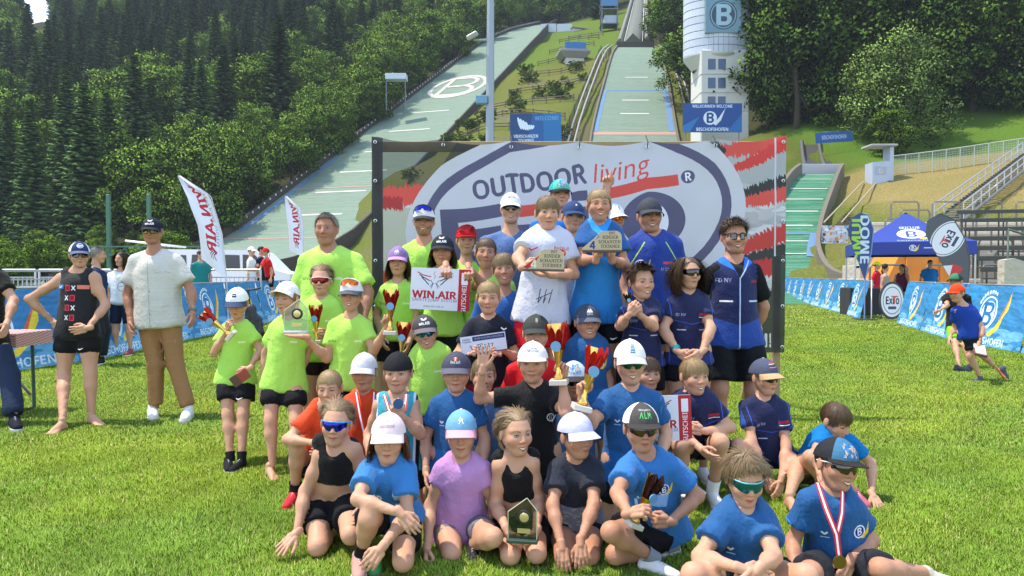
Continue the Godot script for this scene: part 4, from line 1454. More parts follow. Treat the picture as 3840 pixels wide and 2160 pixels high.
# ---------------------------------------------------------------- clothes
# shirts: front view print, one square spanning 0.40 H across and 0.42 H from the neck down
func shirt_tex(style: String) -> Texture2D:
	if mats.has("shirt_" + style): return mats["shirt_" + style]
	var N := 256
	var r := RandomNumberGenerator.new()
	r.seed = style.hash()
	var white := Color(0.92, 0.92, 0.92)
	var p: Print
	var b := style
	match b:
		"neon":
			p = Print.new(N, N, Color(0.67, 0.86, 0.36))
			p.text("WIN.AIR", sans, T2(84, 92, 7), Color(0.25, 0.35, 0.1))
			p.rect(150, 88, 22, 6, Color(0.86, 0.95, 0.72))
		"club":
			# two-tone blue club shirt with tonal sleeves and small crests
			p = Print.new(N, N, Color(0.12, 0.33, 0.54))
			p.poly(PackedVector2Array([Vector2(0, 150), Vector2(128, 166), Vector2(256, 150), Vector2(256, 256), Vector2(0, 256)]), Color(0.12, 0.40, 0.67))
			for k in 120:
				var x := r.randf_range(0, 58) if k % 2 else r.randf_range(198, 256)
				var y := r.randf_range(0, 140)
				p.stroke([Vector2(x, y), Vector2(x + r.randf_range(-10, 10), y + r.randf_range(4, 16))], 3, Color(0.16, 0.5, 0.78).lerp(Color(0.08, 0.26, 0.48), r.randf()))
			p.stroke([Vector2(86, 88), Vector2(91, 93), Vector2(96, 88)], 3, white)
			p.rect(84, 98, 15, 2, Color(0.7, 0.8, 0.9))
			crest(p, 160, 94, 13)
		"team":
			# navy race shirt: light blue sleeves, thin seams, rows of sponsor lines
			p = Print.new(N, N, Color(0.12, 0.14, 0.29))
			p.rect(0, 0, 52, 256, Color(0.15, 0.34, 0.66))
			p.rect(204, 0, 52, 256, Color(0.15, 0.34, 0.66))
			p.poly(PackedVector2Array([Vector2(60, 190), Vector2(128, 200), Vector2(196, 190), Vector2(200, 256), Vector2(56, 256)]), Color(0.13, 0.19, 0.42))
			p.stroke([Vector2(74, 96), Vector2(128, 108), Vector2(182, 96)], 2, Color(0.2, 0.35, 0.8))
			p.stroke([Vector2(66, 30), Vector2(72, 120), Vector2(66, 256)], 2, Color(0.25, 0.4, 0.85))
			p.stroke([Vector2(190, 30), Vector2(184, 120), Vector2(190, 256)], 2, Color(0.25, 0.4, 0.85))
			p.text("FD NY", sans, T2(97, 82, 8), Color(0.75, 0.8, 0.9))
			p.rect(148, 78, 30, 7, Color(0.62, 0.14, 0.2))
			p.rect(148, 88, 30, 2, white)
			p.rect(88, 122, 24, 3, Color(0.7, 0.75, 0.85))
			p.rect(150, 122, 24, 3, Color(0.7, 0.75, 0.85))
			p.rect(20, 74, 20, 18, Color(0.85, 0.8, 0.8))
			p.rect(22, 80, 16, 8, Color(0.75, 0.25, 0.2))
		"coach":
			p = Print.new(N, N, Color(0.14, 0.24, 0.56))
			p.poly(PackedVector2Array([Vector2(0, 256), Vector2(0, 120), Vector2(50, 130), Vector2(92, 256)]), Color(0.45, 0.75, 0.12))
			p.poly(PackedVector2Array([Vector2(256, 256), Vector2(256, 120), Vector2(206, 130), Vector2(164, 256)]), Color(0.45, 0.75, 0.12))
			for s in 4:
				p.stroke([Vector2(50 + s * 9, 256), Vector2(44 + s * 7, 130)], 3, Color(0.07, 0.16, 0.5))
				p.stroke([Vector2(206 - s * 9, 256), Vector2(212 - s * 7, 130)], 3, Color(0.07, 0.16, 0.5))
			p.stroke([Vector2(102, 42), Vector2(60, 110)], 2.5, Color(0.75, 0.9, 0.3))
			p.stroke([Vector2(154, 42), Vector2(200, 110)], 2.5, Color(0.75, 0.9, 0.3))
			crest(p, 92, 96, 13)
			p.rect(146, 88, 30, 6, Color(0.8, 0.3, 0.35))
			p.text("U OSIRIS", sans, T2(160, 106, 7), white)
		"kinder":
			# light blue event shirt with bold lettering
			p = Print.new(N, N, Color(0.20, 0.46, 0.70))
			p.text("BER", sans, T2(98, 98, 18), white, 0.05)
			p.text("SEGERIN", sans, T2(126, 120, 17), white, 0.05)
			p.poly(PackedVector2Array([Vector2(146, 70), Vector2(186, 62), Vector2(178, 82), Vector2(150, 86)]), Color(0.55, 0.75, 0.95))
			p.stroke([Vector2(146, 90), Vector2(166, 96), Vector2(184, 86)], 3, Color(0.06, 0.2, 0.5))
		"blue_event":
			p = Print.new(N, N, Color(0.19, 0.44, 0.69))
			p.text("Ü", sans, T2(96, 118, 30), Color(0.75, 0.88, 0.97), 0.04)
			p.poly(PackedVector2Array([Vector2(112, 112), Vector2(122, 90), Vector2(160, 96), Vector2(150, 126)]), Color(0.55, 0.74, 0.93))
			crest(p, 150, 84, 12)
		"blue":
			p = Print.new(N, N, Color(0.16, 0.35, 0.62))
			crest(p, 176, 118, 10)
		"slate":
			p = Print.new(N, N, Color(0.32, 0.43, 0.62))
			p.poly(PackedVector2Array([Vector2(108, 108), Vector2(122, 114), Vector2(128, 122), Vector2(134, 114), Vector2(148, 108), Vector2(132, 132), Vector2(124, 132)]), white)
		"sky_blue":
			p = Print.new(N, N, Color(0.12, 0.33, 0.56))
			p.poly(PackedVector2Array([Vector2(0, 120), Vector2(70, 112), Vector2(186, 112), Vector2(256, 120), Vector2(256, 256), Vector2(0, 256)]), Color(0.15, 0.49, 0.76))
			p.poly(PackedVector2Array([Vector2(88, 0), Vector2(168, 0), Vector2(134, 66), Vector2(104, 40)]), Color(0.15, 0.55, 0.86))
			for k in 40:
				p.stroke([Vector2(r.randf_range(0, 34), r.randf_range(20, 120)), Vector2(r.randf_range(0, 34), r.randf_range(20, 120))], 2, Color(0.15, 0.49, 0.76))
				p.stroke([Vector2(r.randf_range(222, 256), r.randf_range(20, 120)), Vector2(r.randf_range(222, 256), r.randf_range(20, 120))], 2, Color(0.15, 0.49, 0.76))
		"white_jersey":
			p = Print.new(N, N, Color(0.76, 0.77, 0.83))
			p.stroke([Vector2(82, 78), Vector2(88, 83), Vector2(104, 74)], 3, Color(0.8, 0.1, 0.2))
			p.ellipse(168, 84, 13, 10, Color(0.82, 0.2, 0.2))
			p.rect(158, 80, 20, 4, Color(0.95, 0.75, 0.2))
			p.text("Red Bull", sans, T2(168, 72, 8), Color(0.75, 0.1, 0.15))
			for k in 3:
				p.stroke([Vector2(120 + k * 16, 178), Vector2(116 + k * 14, 214), Vector2(124 + k * 12, 200)], 2, Color(0.2, 0.2, 0.25))
			p.stroke([Vector2(110, 206), Vector2(150, 186)], 2, Color(0.2, 0.2, 0.25))
		"racing":
			p = Print.new(N, N, Color(0.075, 0.09, 0.15))
			p.poly(PackedVector2Array([Vector2(48, 8), Vector2(84, 4), Vector2(78, 22), Vector2(52, 30)]), Color(0.85, 0.4, 0.1))
			p.stroke([Vector2(52, 26), Vector2(80, 16)], 4, Color(0.9, 0.75, 0.15))
			p.poly(PackedVector2Array([Vector2(92, 84), Vector2(112, 84), Vector2(112, 98), Vector2(102, 108), Vector2(92, 98)]), Color(0.8, 0.78, 0.76))
			p.rect(95, 94, 14, 6, Color(0.7, 0.15, 0.15))
			p.text("Red Bull", sans, T2(158, 92, 12), Color(0.7, 0.15, 0.18))
			p.stroke([Vector2(168, 50), Vector2(176, 56), Vector2(184, 52)], 4, white)
			for y in [110, 132, 154]:
				p.ellipse(24, y, 9, 7, Color(0.9, 0.7, 0.2))
				p.ellipse(234, y, 9, 7, Color(0.85, 0.3, 0.2))
		"orange":
			p = Print.new(N, N, Color(0.86, 0.29, 0.12))
			p.rect(0, 128, 60, 10, Color(0.1, 0.12, 0.35))
			p.rect(196, 128, 60, 10, Color(0.1, 0.12, 0.35))
			p.text("erima", sans, T2(92, 92, 9), Color(0.95, 0.85, 0.8))
		"red_jersey":
			p = Print.new(N, N, Color(0.82, 0.05, 0.09))
			p.rect(0, 126, 58, 14, white)
			p.rect(198, 126, 58, 14, white)
			p.stroke([Vector2(84, 82), Vector2(92, 90), Vector2(100, 84)], 4, white)
		"black_polo":
			p = Print.new(N, N, Color(0.045, 0.045, 0.055))
			p.poly(PackedVector2Array([Vector2(84, 104), Vector2(96, 104), Vector2(91, 90)]), white)
			p.ring(168, 96, 10, 10, 3, white)
			p.text("B", sans, T2(168, 96, 10), white)
			p.stroke([Vector2(172, 108), Vector2(190, 80)], 3, white)
		"black":
			p = Print.new(N, N, Color(0.04, 0.04, 0.05))
		"tank_dark":
			# dark racing tank with a column of red and white marks
			p = Print.new(N, N, Color(0.13, 0.135, 0.15))
			p.rect(0, 200, 256, 56, Color(0.08, 0.085, 0.1))
			for k in 4:
				var y := 70 + k * 32
				var x := 112 if k % 2 == 0 else 128
				p.rect(x, y, 16, 20, Color(0.85, 0.25, 0.35))
				p.rect(x + 3, y + 3, 10, 14, Color(0.6, 0.05, 0.12))
				var xx := 139 if k % 2 == 0 else 117
				p.stroke([Vector2(xx - 5, y + 3), Vector2(xx, y + 10), Vector2(xx - 5, y + 17)], 3.5, white)
				p.stroke([Vector2(xx + 5, y + 3), Vector2(xx, y + 10), Vector2(xx + 5, y + 17)], 3.5, white)
			p.rect(76, 70, 28, 13, Color(0.15, 0.5, 0.8))
			p.stroke([Vector2(82, 74), Vector2(90, 80), Vector2(98, 74)], 2.5, white)
			p.rect(150, 70, 30, 13, Color(0.9, 0.5, 0.45))
		"turquoise":
			p = Print.new(N, N, Color(0.22, 0.62, 0.70))
			p.rect(66, 0, 9, 256, Color(0.06, 0.07, 0.12))
			p.rect(181, 0, 9, 256, Color(0.06, 0.07, 0.12))
			p.rect(75, 0, 6, 256, Color(0.85, 0.88, 0.93))
			p.rect(175, 0, 6, 256, Color(0.85, 0.88, 0.93))
			p.ring(150, 130, 18, 18, 4, Color(0.16, 0.5, 0.58))
		"lavender":
			p = Print.new(N, N, Color(0.72, 0.53, 0.74))
		"grey_block":
			p = Print.new(N, N, Color(0.135, 0.15, 0.20))
			p.rect(48, 122, 160, 140, Color(0.46, 0.48, 0.53))
			for k in 60: p.rect(r.randf_range(90, 180), r.randf_range(124, 180), 7, 3, Color(0.62, 0.64, 0.66))
			p.poly(PackedVector2Array([Vector2(8, 10), Vector2(60, 0), Vector2(66, 12), Vector2(14, 40)]), Color(0.70, 0.72, 0.78))
		"linen":
			p = Print.new(N, N, Color(0.79, 0.78, 0.75))
			p.rect(127, 20, 2, 236, Color(0.62, 0.62, 0.62))
			for y in range(40, 250, 34): p.ellipse(131, y, 2.5, 2.5, Color(0.35, 0.35, 0.36))
			p.stroke([Vector2(150, 86), Vector2(168, 82), Vector2(188, 86)], 2, Color(0.5, 0.52, 0.56))
			for k in 260:
				var y := r.randi_range(0, 255)
				p.rect(0, y, 256, 1, Color(0.79, 0.78, 0.75).lerp(Color(0.72, 0.71, 0.68), r.randf() * 0.5))
			p.rect(127, 20, 2, 236, Color(0.62, 0.62, 0.62))
		"white_tee":
			p = Print.new(N, N, Color(0.84, 0.86, 0.86))
			p.ring(150, 110, 20, 26, 3, Color(0.3, 0.35, 0.35))
			p.stroke([Vector2(134, 112), Vector2(166, 104)], 2, Color(0.3, 0.35, 0.35))
		"print_grey":
			p = Print.new(N, N, Color(0.60, 0.62, 0.68))
			p.ring(150, 150, 18, 18, 3, Color(0.3, 0.3, 0.4))
			p.stroke([Vector2(110, 100), Vector2(150, 180)], 2, Color(0.7, 0.4, 0.4))
		"cyclist":
			p = Print.new(N, N, Color(0.88, 0.88, 0.90))
			p.rect(0, 128, 256, 22, Color(0.75, 0.08, 0.12))
			p.rect(80, 76, 90, 5, Color(0.35, 0.35, 0.4))
			p.rect(92, 92, 66, 5, Color(0.35, 0.35, 0.4))
		"vest":
			p = Print.new(N, N, Color(0.12, 0.155, 0.33))
			p.poly(PackedVector2Array([Vector2(60, 150), Vector2(128, 170), Vector2(196, 150), Vector2(200, 256), Vector2(56, 256)]), Color(0.14, 0.27, 0.58))
			p.poly(PackedVector2Array([Vector2(96, 0), Vector2(128, 10), Vector2(160, 0), Vector2(160, 14), Vector2(128, 60), Vector2(96, 14)]), Color(0.03, 0.03, 0.04))
			p.poly(PackedVector2Array([Vector2(84, 0), Vector2(100, 0), Vector2(128, 64), Vector2(118, 44), Vector2(88, 26)]), Color(0.1, 0.42, 0.9))
			p.poly(PackedVector2Array([Vector2(172, 0), Vector2(156, 0), Vector2(128, 64), Vector2(138, 44), Vector2(168, 26)]), Color(0.1, 0.42, 0.9))
			p.stroke([Vector2(128, 62), Vector2(128, 256)], 3, Color(0.8, 0.85, 0.95))
			p.stroke([Vector2(128, 62), Vector2(160, 20)], 3, Color(0.8, 0.85, 0.95))
			p.text("FD NY", sans, T2(92, 66, 9), Color(0.75, 0.8, 0.9))
			p.rect(158, 66, 30, 6, Color(0.55, 0.15, 0.25))
			p.rect(84, 112, 28, 4, white)
			p.rect(152, 112, 30, 4, Color(0.75, 0.8, 0.9))
		_:
			p = Print.new(8, 8, Color(style))
	mats["shirt_" + style] = p.tex()
	return mats["shirt_" + style]
# round club emblem with a letter and a winged swoosh
func crest(p: Print, x: float, y: float, s: float):
	p.ellipse(x, y, s, s, Color(0.9, 0.92, 0.95))
	p.ellipse(x, y, s * 0.8, s * 0.8, Color(0.06, 0.14, 0.42))
	p.text("B", sans, T2(x, y, s * 1.1), Color(0.9, 0.92, 0.95), 0.05)
	p.poly(PackedVector2Array([Vector2(x + s * 0.2, y + s * 1.1), Vector2(x + s * 1.1, y + s * 0.2), Vector2(x + s * 1.8, y - s * 1.2), Vector2(x + s * 1.5, y + s * 0.5), Vector2(x + s * 0.8, y + s * 1.2)]), Color(0.93, 0.78, 0.15))
func cloth_mat(style: String) -> StandardMaterial3D:
	if Color.html_is_valid(style): return plain_cloth(Color(style))
	if mats.has("cloth_" + style): return mats["cloth_" + style]
	var m := StandardMaterial3D.new()
	m.albedo_texture = shirt_tex(style)
	m.texture_repeat = false
	m.roughness = 0.78
	m.metallic_specular = 0.35
	m.normal_enabled = true
	m.normal_texture = crease_map()
	m.normal_scale = 0.42
	m.rim_enabled = true
	m.rim = 0.2
	mats["cloth_" + style] = m
	return m
func crease_map() -> Texture2D:
	if not mats.has("crease_map"):
		var t := noise_tex("crease_map", 384, 0.007, Color.BLACK, Color.WHITE, true, 3)
		t.noise.fractal_type = FastNoiseLite.FRACTAL_RIDGED
		t.noise.domain_warp_enabled = true
		t.noise.domain_warp_amplitude = 40.0
		t.bump_strength = 10.0
	return mats["crease_map"]
func plain_cloth(c: Color) -> StandardMaterial3D:
	var key := "plain_" + c.to_html()
	if mats.has(key): return mats[key]
	var m := mat(key, c, 0.8, 0.0, 0.7, 5.0)
	m.metallic_specular = 0.3
	return m
func skin_mat(skin: String, mood: int, brow: Color, eye: Color, beard: float) -> StandardMaterial3D:
	var t := make_face(skin, mood, brow, eye, beard)
	var key := "skin_%d" % t.get_instance_id()
	if mats.has(key): return mats[key]
	var m := StandardMaterial3D.new()
	m.albedo_texture = t
	m.texture_repeat = false
	m.roughness = 0.52
	m.metallic_specular = 0.4
	m.subsurf_scatter_enabled = true
	m.subsurf_scatter_strength = 0.12
	mats[key] = m
	return m
const HAIR := {"blond": Color(0.36, 0.24, 0.11), "sand": Color(0.25, 0.165, 0.085), "brown": Color(0.115, 0.066, 0.034), "dark": Color(0.045, 0.027, 0.016), "red": Color(0.26, 0.10, 0.04), "grey": Color(0.38, 0.37, 0.35), "black": Color(0.012, 0.01, 0.009)}
func hair_mat(c: String) -> StandardMaterial3D:
	if mats.has("hair_" + c): return mats["hair_" + c]
	var m := StandardMaterial3D.new()
	m.albedo_color = Color(HAIR[c]).linear_to_srgb()
	m.vertex_color_use_as_albedo = true
	m.roughness = 0.5
	mats["hair_" + c] = m
	return m
func badge_tex(s: String) -> Texture2D:
	if mats.has("badge_" + s): return mats["badge_" + s]
	var p := Print.new(160, 96, Color(0, 0, 0, 0))
	var wh := Color(0.93, 0.93, 0.93)
	match s:
		"wings":
			for k in 3:
				p.stroke([Vector2(24 + k * 8, 14 + k * 10), Vector2(56 + k * 4, 20 + k * 9), Vector2(78, 34 + k * 3)], 6, wh)
				p.stroke([Vector2(136 - k * 8, 14 + k * 10), Vector2(104 - k * 4, 20 + k * 9), Vector2(82, 34 + k * 3)], 6, wh)
			p.text("win.AIR", sans, T2(80, 72, 32, 26), wh, 0.05)
		"box":
			p.rect(46, 30, 68, 36, Color(0.12, 0.16, 0.3))
			p.rect(54, 44, 52, 6, wh)
		"ulogo":
			p.ring(42, 46, 19, 19, 8, Color(0.1, 0.14, 0.4), 0.0, -0.5, PI + 0.5)
			p.text("ulimed", sans, T2(106, 36, 20), Color(0.1, 0.12, 0.3))
			p.text("osiristravel", sans, T2(106, 58, 16), Color(0.1, 0.12, 0.3))
		"alm":
			p.text("TIERGARTEN", sans, T2(84, 22, 20, 15), wh)
			p.stroke([Vector2(30, 78), Vector2(44, 40), Vector2(58, 78)], 6, Color(0.35, 0.85, 0.45))
			p.stroke([Vector2(76, 38), Vector2(76, 76), Vector2(96, 76)], 6, Color(0.35, 0.85, 0.45))
			p.stroke([Vector2(110, 78), Vector2(112, 40), Vector2(124, 64), Vector2(136, 40), Vector2(138, 78)], 6, Color(0.35, 0.85, 0.45))
		"bull":
			p.ellipse(80, 40, 22, 14, Color(0.9, 0.82, 0.6))
			p.poly(PackedVector2Array([Vector2(46, 30), Vector2(78, 36), Vector2(66, 54), Vector2(54, 50)]), Color(0.75, 0.1, 0.12))
			p.poly(PackedVector2Array([Vector2(114, 30), Vector2(82, 36), Vector2(94, 54), Vector2(106, 50)]), Color(0.75, 0.1, 0.12))
			p.text("Red Bull", sans, T2(80, 68, 22), wh)
		"blocks":
			for k in 3: p.rect(56, 14 + k * 24, 50, 20, Color(0.1, 0.5, 0.62) if k == 1 else Color(0.12, 0.42, 0.55))
			for k in 3: p.rect(62, 22 + k * 24, 38, 4, wh)
		"horse":
			p.poly(PackedVector2Array([Vector2(62, 30), Vector2(74, 18), Vector2(84, 34), Vector2(106, 38), Vector2(98, 48), Vector2(112, 72), Vector2(104, 74), Vector2(90, 54), Vector2(78, 54), Vector2(64, 76), Vector2(56, 72), Vector2(70, 48), Vector2(54, 52), Vector2(52, 46)]), wh)
		"script":
			p.text("Salomon", serif, T2(80, 60, 30, 24), Color(0.55, 0.45, 0.45))
			p.stroke([Vector2(70, 26), Vector2(84, 18), Vector2(98, 28), Vector2(84, 34)], 3, Color(0.55, 0.45, 0.45))
		"oval":
			p.ellipse(80, 48, 58, 34, wh)
			p.ellipse(80, 48, 52, 28, Color(0.16, 0.25, 0.42))
			p.text("alpin", sans, T2(80, 50, 34), wh, 0.04)
		"stripe":
			for k in 5: p.poly(PackedVector2Array([Vector2(20, 16 + k * 15), Vector2(140, 8 + k * 17), Vector2(140, 15 + k * 17), Vector2(20, 24 + k * 15)]), [Color(0.75, 0.3, 0.2), Color(0.85, 0.8, 0.75), Color(0.2, 0.22, 0.3), Color(0.85, 0.5, 0.3), Color(0.3, 0.3, 0.55)][k])
		"floral":
			var r := RandomNumberGenerator.new()
			r.seed = 5
			for k in 70:
				var c := Vector2(r.randf_range(0, 160), r.randf_range(0, 96))
				var an := r.randf() * TAU
				for q in 3: p.stroke([c, c + Vector2.from_angle(an + q * 0.5) * 22], 4, Color(0.15, 0.5, 0.75) if k % 3 else Color(0.85, 0.7, 0.62))
		"small":
			p.rect(70, 38, 26, 16, wh)
		"grey_mark":
			p.rect(64, 16, 34, 40, Color(0.55, 0.55, 0.52))
			p.rect(70, 60, 22, 8, Color(0.7, 0.3, 0.2))
		"puma":
			p.stroke([Vector2(60, 40), Vector2(84, 54), Vector2(104, 44)], 7, wh)
			p.stroke([Vector2(70, 62), Vector2(96, 62)], 4, wh)
		"peak":
			p.poly(PackedVector2Array([Vector2(40, 66), Vector2(66, 30), Vector2(78, 50), Vector2(92, 24), Vector2(122, 66)]), wh)
			p.text("LINES", sans, T2(80, 80, 20), wh)
	mats["badge_" + s] = p.tex()
	return mats["badge_" + s]
func lens_mat(kind: String) -> StandardMaterial3D:
	if mats.has("lens_" + kind): return mats["lens_" + kind]
	var m := StandardMaterial3D.new()
	m.albedo_color = {"black": Color(0.03, 0.03, 0.035), "blue": Color(0.06, 0.12, 0.62), "green": Color(0.05, 0.30, 0.20), "teal": Color(0.05, 0.42, 0.50), "red": Color(0.50, 0.08, 0.09), "orange": Color(0.85, 0.42, 0.10), "brown": Color(0.16, 0.06, 0.05), "gold": Color(0.42, 0.40, 0.12)}[kind]
	m.metallic = 0.0 if kind in ["black", "brown"] else 0.75
	m.roughness = 0.12
	m.metallic_specular = 0.7
	mats["lens_" + kind] = m
	return m
# ---------------------------------------------------------------- a person
func J(a: Array, i: int, root: Vector3) -> Vector3:
	return Vector3(a[i * 3], a[i * 3 + 1], a[i * 3 + 2]) * 0.001 - root
func person(d: Dictionary):
	var H: float = d.H
	var j: Array = d.j
	var hipm := (J(j, 8, Vector3.ZERO) + J(j, 9, Vector3.ZERO)) * 0.5
	var root := Vector3(hipm.x, d.get("base", 0.0), hipm.z)
	var o := thing("person", d.l, "person", root, 0.0, d.get("g", ""))
	var head := J(j, 0, root)
	var neck := J(j, 1, root)
	var S := [J(j, 2, root), J(j, 3, root)]
	var E := [J(j, 4, root), J(j, 5, root)]
	var Wr := [J(j, 6, root), J(j, 7, root)]
	var Hp := [J(j, 8, root), J(j, 9, root)]
	var K := [J(j, 10, root), J(j, 11, root)]
	var A := [J(j, 12, root), J(j, 13, root)]
	var hip: Vector3 = (Hp[0] + Hp[1]) * 0.5
	var up: Vector3 = (neck - hip).normalized()
	var right: Vector3 = (S[1] - S[0] as Vector3)
	right = (right - up * right.dot(up)).normalized()
	var fwd := right.cross(up)
	var tall := neck.distance_to(hip)
	var dist := root.length()
	var cell := clampf(0.0036 * dist, 0.0115, 0.034)
	var fat: float = d.get("fat", 1.0)
	var adult: float = 1.0 if H > 1.6 else 0.0
	var yw: Array = d.y
	var hb := Basis.from_euler(Vector3(deg_to_rad(yw[1]), deg_to_rad(yw[0]), deg_to_rad(yw[2])))
	var hs: float = d.hs / 0.222
	var hv2 := absi(str(d.l).hash())
	var ht := Transform3D(hb * Basis.from_scale(Vector3(hs * (0.94 + 0.01 * (hv2 % 11)), hs * (0.97 + 0.01 * ((hv2 / 11) % 7)), hs)), head)
	# ---- skin: trunk, neck, arms and legs as one surface
	var pr := []
	var chest := hip.lerp(neck, 0.72)
	var sw: float = (S[1] as Vector3).distance_to(S[0]) * 0.5
	for s in 2:
		var sgn := -1.0 if s == 0 else 1.0
		var sidet: Vector3 = hip.lerp(neck, 0.66) + right * sgn * sw * 0.50
		var sideb: Vector3 = hip + right * sgn * 0.05 * H
		pr.append([sidet, 0.050 * H * fat, hip.lerp(neck, 0.35) + right * sgn * sw * 0.36, 0.046 * H * fat])
		pr.append([hip.lerp(neck, 0.35) + right * sgn * sw * 0.36, 0.046 * H * fat, sideb, 0.052 * H * fat])
		pr.append([S[s] + up * 0.004 * H, 0.032 * H, neck + right * sgn * 0.018 * H - up * 0.022 * H, 0.028 * H])
		pr.append([S[s], 0.031 * H * sqrt(fat), S[s].lerp(E[s], 0.5), 0.0242 * H * sqrt(fat)])
		pr.append([S[s].lerp(E[s], 0.5), 0.0242 * H * sqrt(fat), E[s], 0.0205 * H])
		pr.append([E[s], 0.0205 * H, E[s].lerp(Wr[s], 0.32), 0.0212 * H])
		pr.append([E[s].lerp(Wr[s], 0.32), 0.0212 * H, Wr[s], 0.0142 * H])
		pr.append([Hp[s], 0.053 * H, Hp[s].lerp(K[s], 0.45), 0.043 * H])
		pr.append([Hp[s].lerp(K[s], 0.45), 0.043 * H, K[s], 0.0315 * H])
		var calf: Vector3 = K[s].lerp(A[s], 0.3)
		pr.append([K[s], 0.0315 * H, calf, 0.0305 * H])
		pr.append([calf, 0.0305 * H, A[s], 0.0185 * H])
	pr.append([chest + fwd * 0.004 * H, 0.06 * H * fat, hip.lerp(neck, 0.3) + fwd * 0.006 * H * (1 + 6 * (fat - 1)), 0.058 * H * fat])
	pr.append([neck - up * 0.03 * H, 0.032 * H, head - hb.y * 0.06 * hs - hb.z * 0.02 * hs, 0.026 * H * (1.18 if adult else 1.0)])
	var body := net(pr, cell, 0.022 * H)
	for i in body.uv.size(): body.uv[i] = Vector2(0.005, 0.5)
	var near := dist < 11.0
	var mood: int = d.get("mood", 0)
	body.add(head_t["%d%d" % [adult, 1 if mood == 1 or mood == 3 else 0]], ht)
	for s in 2:
		var hv: Array = d.get("hv", [])
		var fd: Vector3 = (Wr[s] - E[s] as Vector3).normalized()
		var pd: Vector3 = -right if s == 1 else right
		if hv.size() > s and hv[s] != null:
			fd = Vector3(hv[s][0], hv[s][1], hv[s][2]).normalized()
			pd = Vector3(hv[s][3], hv[s][4], hv[s][5])
		pd = (pd - fd * pd.dot(fd)).normalized()
		# thumb side: for the right hand (s = 0) the mirror of the left
		var yb := -fd
		var xb := yb.cross(pd)
		var k: float = (H * 0.097 / 0.18) * (1.08 if not adult else 1.0)
		var bs := Basis(xb, yb, pd)
		if s == 0: bs = Basis(-xb, yb, pd)
		body.add(hand_t[d.get("hand", ["relaxed", "relaxed"])[s]], Transform3D(bs * Basis.from_scale(Vector3.ONE * k), Wr[s]), s == 0)
	var low: Dictionary = d.get("low", {})
	var shoes: Dictionary = d.get("shoe", {})
	var fk := H * 0.152 / 0.245
	for s in 2:
		var fy: float = deg_to_rad(d.get("foot", [0, 0])[s])
		var fp: float = deg_to_rad(d.get("tip", [0, 0])[s])
		var ft := Transform3D((Basis(Vector3.UP, fy) * Basis(Vector3.RIGHT, fp)).scaled(Vector3(-fk if s == 0 else fk, fk, fk)), A[s] - Basis(Vector3.UP, fy) * Basis(Vector3.RIGHT, fp) * Vector3(0, 0.085, -0.026) * fk)
		if shoes.is_empty():
			body.add(foot_t["bare"], ft, s == 0)
		else:
			var so := part("shoe", foot_t["shoe"][0], plain_cloth(Color(shoes.c)), o)
			so.transform = ft
			part("sole", foot_t["shoe"][1], mat("sole_" + str(shoes.get("s", "e8e8e8")), Color(str(shoes.get("s", "e8e8e8"))), 0.7), so)
			if near: part("lace", foot_t["shoe"][2], mat("sole_" + str(shoes.get("k", "e8e8e8")), Color(str(shoes.get("k", "e8e8e8"))), 0.8), so)
			if shoes.has("sock"):
				var dir: Vector3 = (K[s] - A[s] as Vector3).normalized()
				var sg := Geo.new()
				var sl: float = shoes.get("sl", 0.05)
				sg.tube(PackedVector3Array([A[s] - dir * 0.01, A[s] + dir * sl * 0.5, A[s] + dir * sl]), [0.0255 * H, 0.0255 * H, 0.028 * H], 14, false)
				part("sock", sg.mesh(), plain_cloth(Color(shoes.sock)), o)
	var hc: String = d.hair[1]
	var gl: Dictionary = d.get("glasses", {})
	var brow: Color = Color(HAIR[hc]).linear_to_srgb()
	brow = brow.lerp(Color(0.2, 0.12, 0.07), 0.4) if hc != "grey" else Color(0.4, 0.38, 0.36)
	var eyec := Color(0.22, 0.13, 0.07) if hc in ["dark", "black", "brown"] else Color(0.22, 0.34, 0.44)
	if dist > 9.0 or (not gl.is_empty() and not gl.get("up", false)): brow = Color(0.25, 0.16, 0.1)
	if dist > 9.0: mood = 0
	part("body", body.mesh(), skin_mat(d.get("skin", "fair"), mood, brow, eyec, d.get("beard", 0.0)), o)
	# ---- shirt
	var top: Dictionary = d.get("top", {})
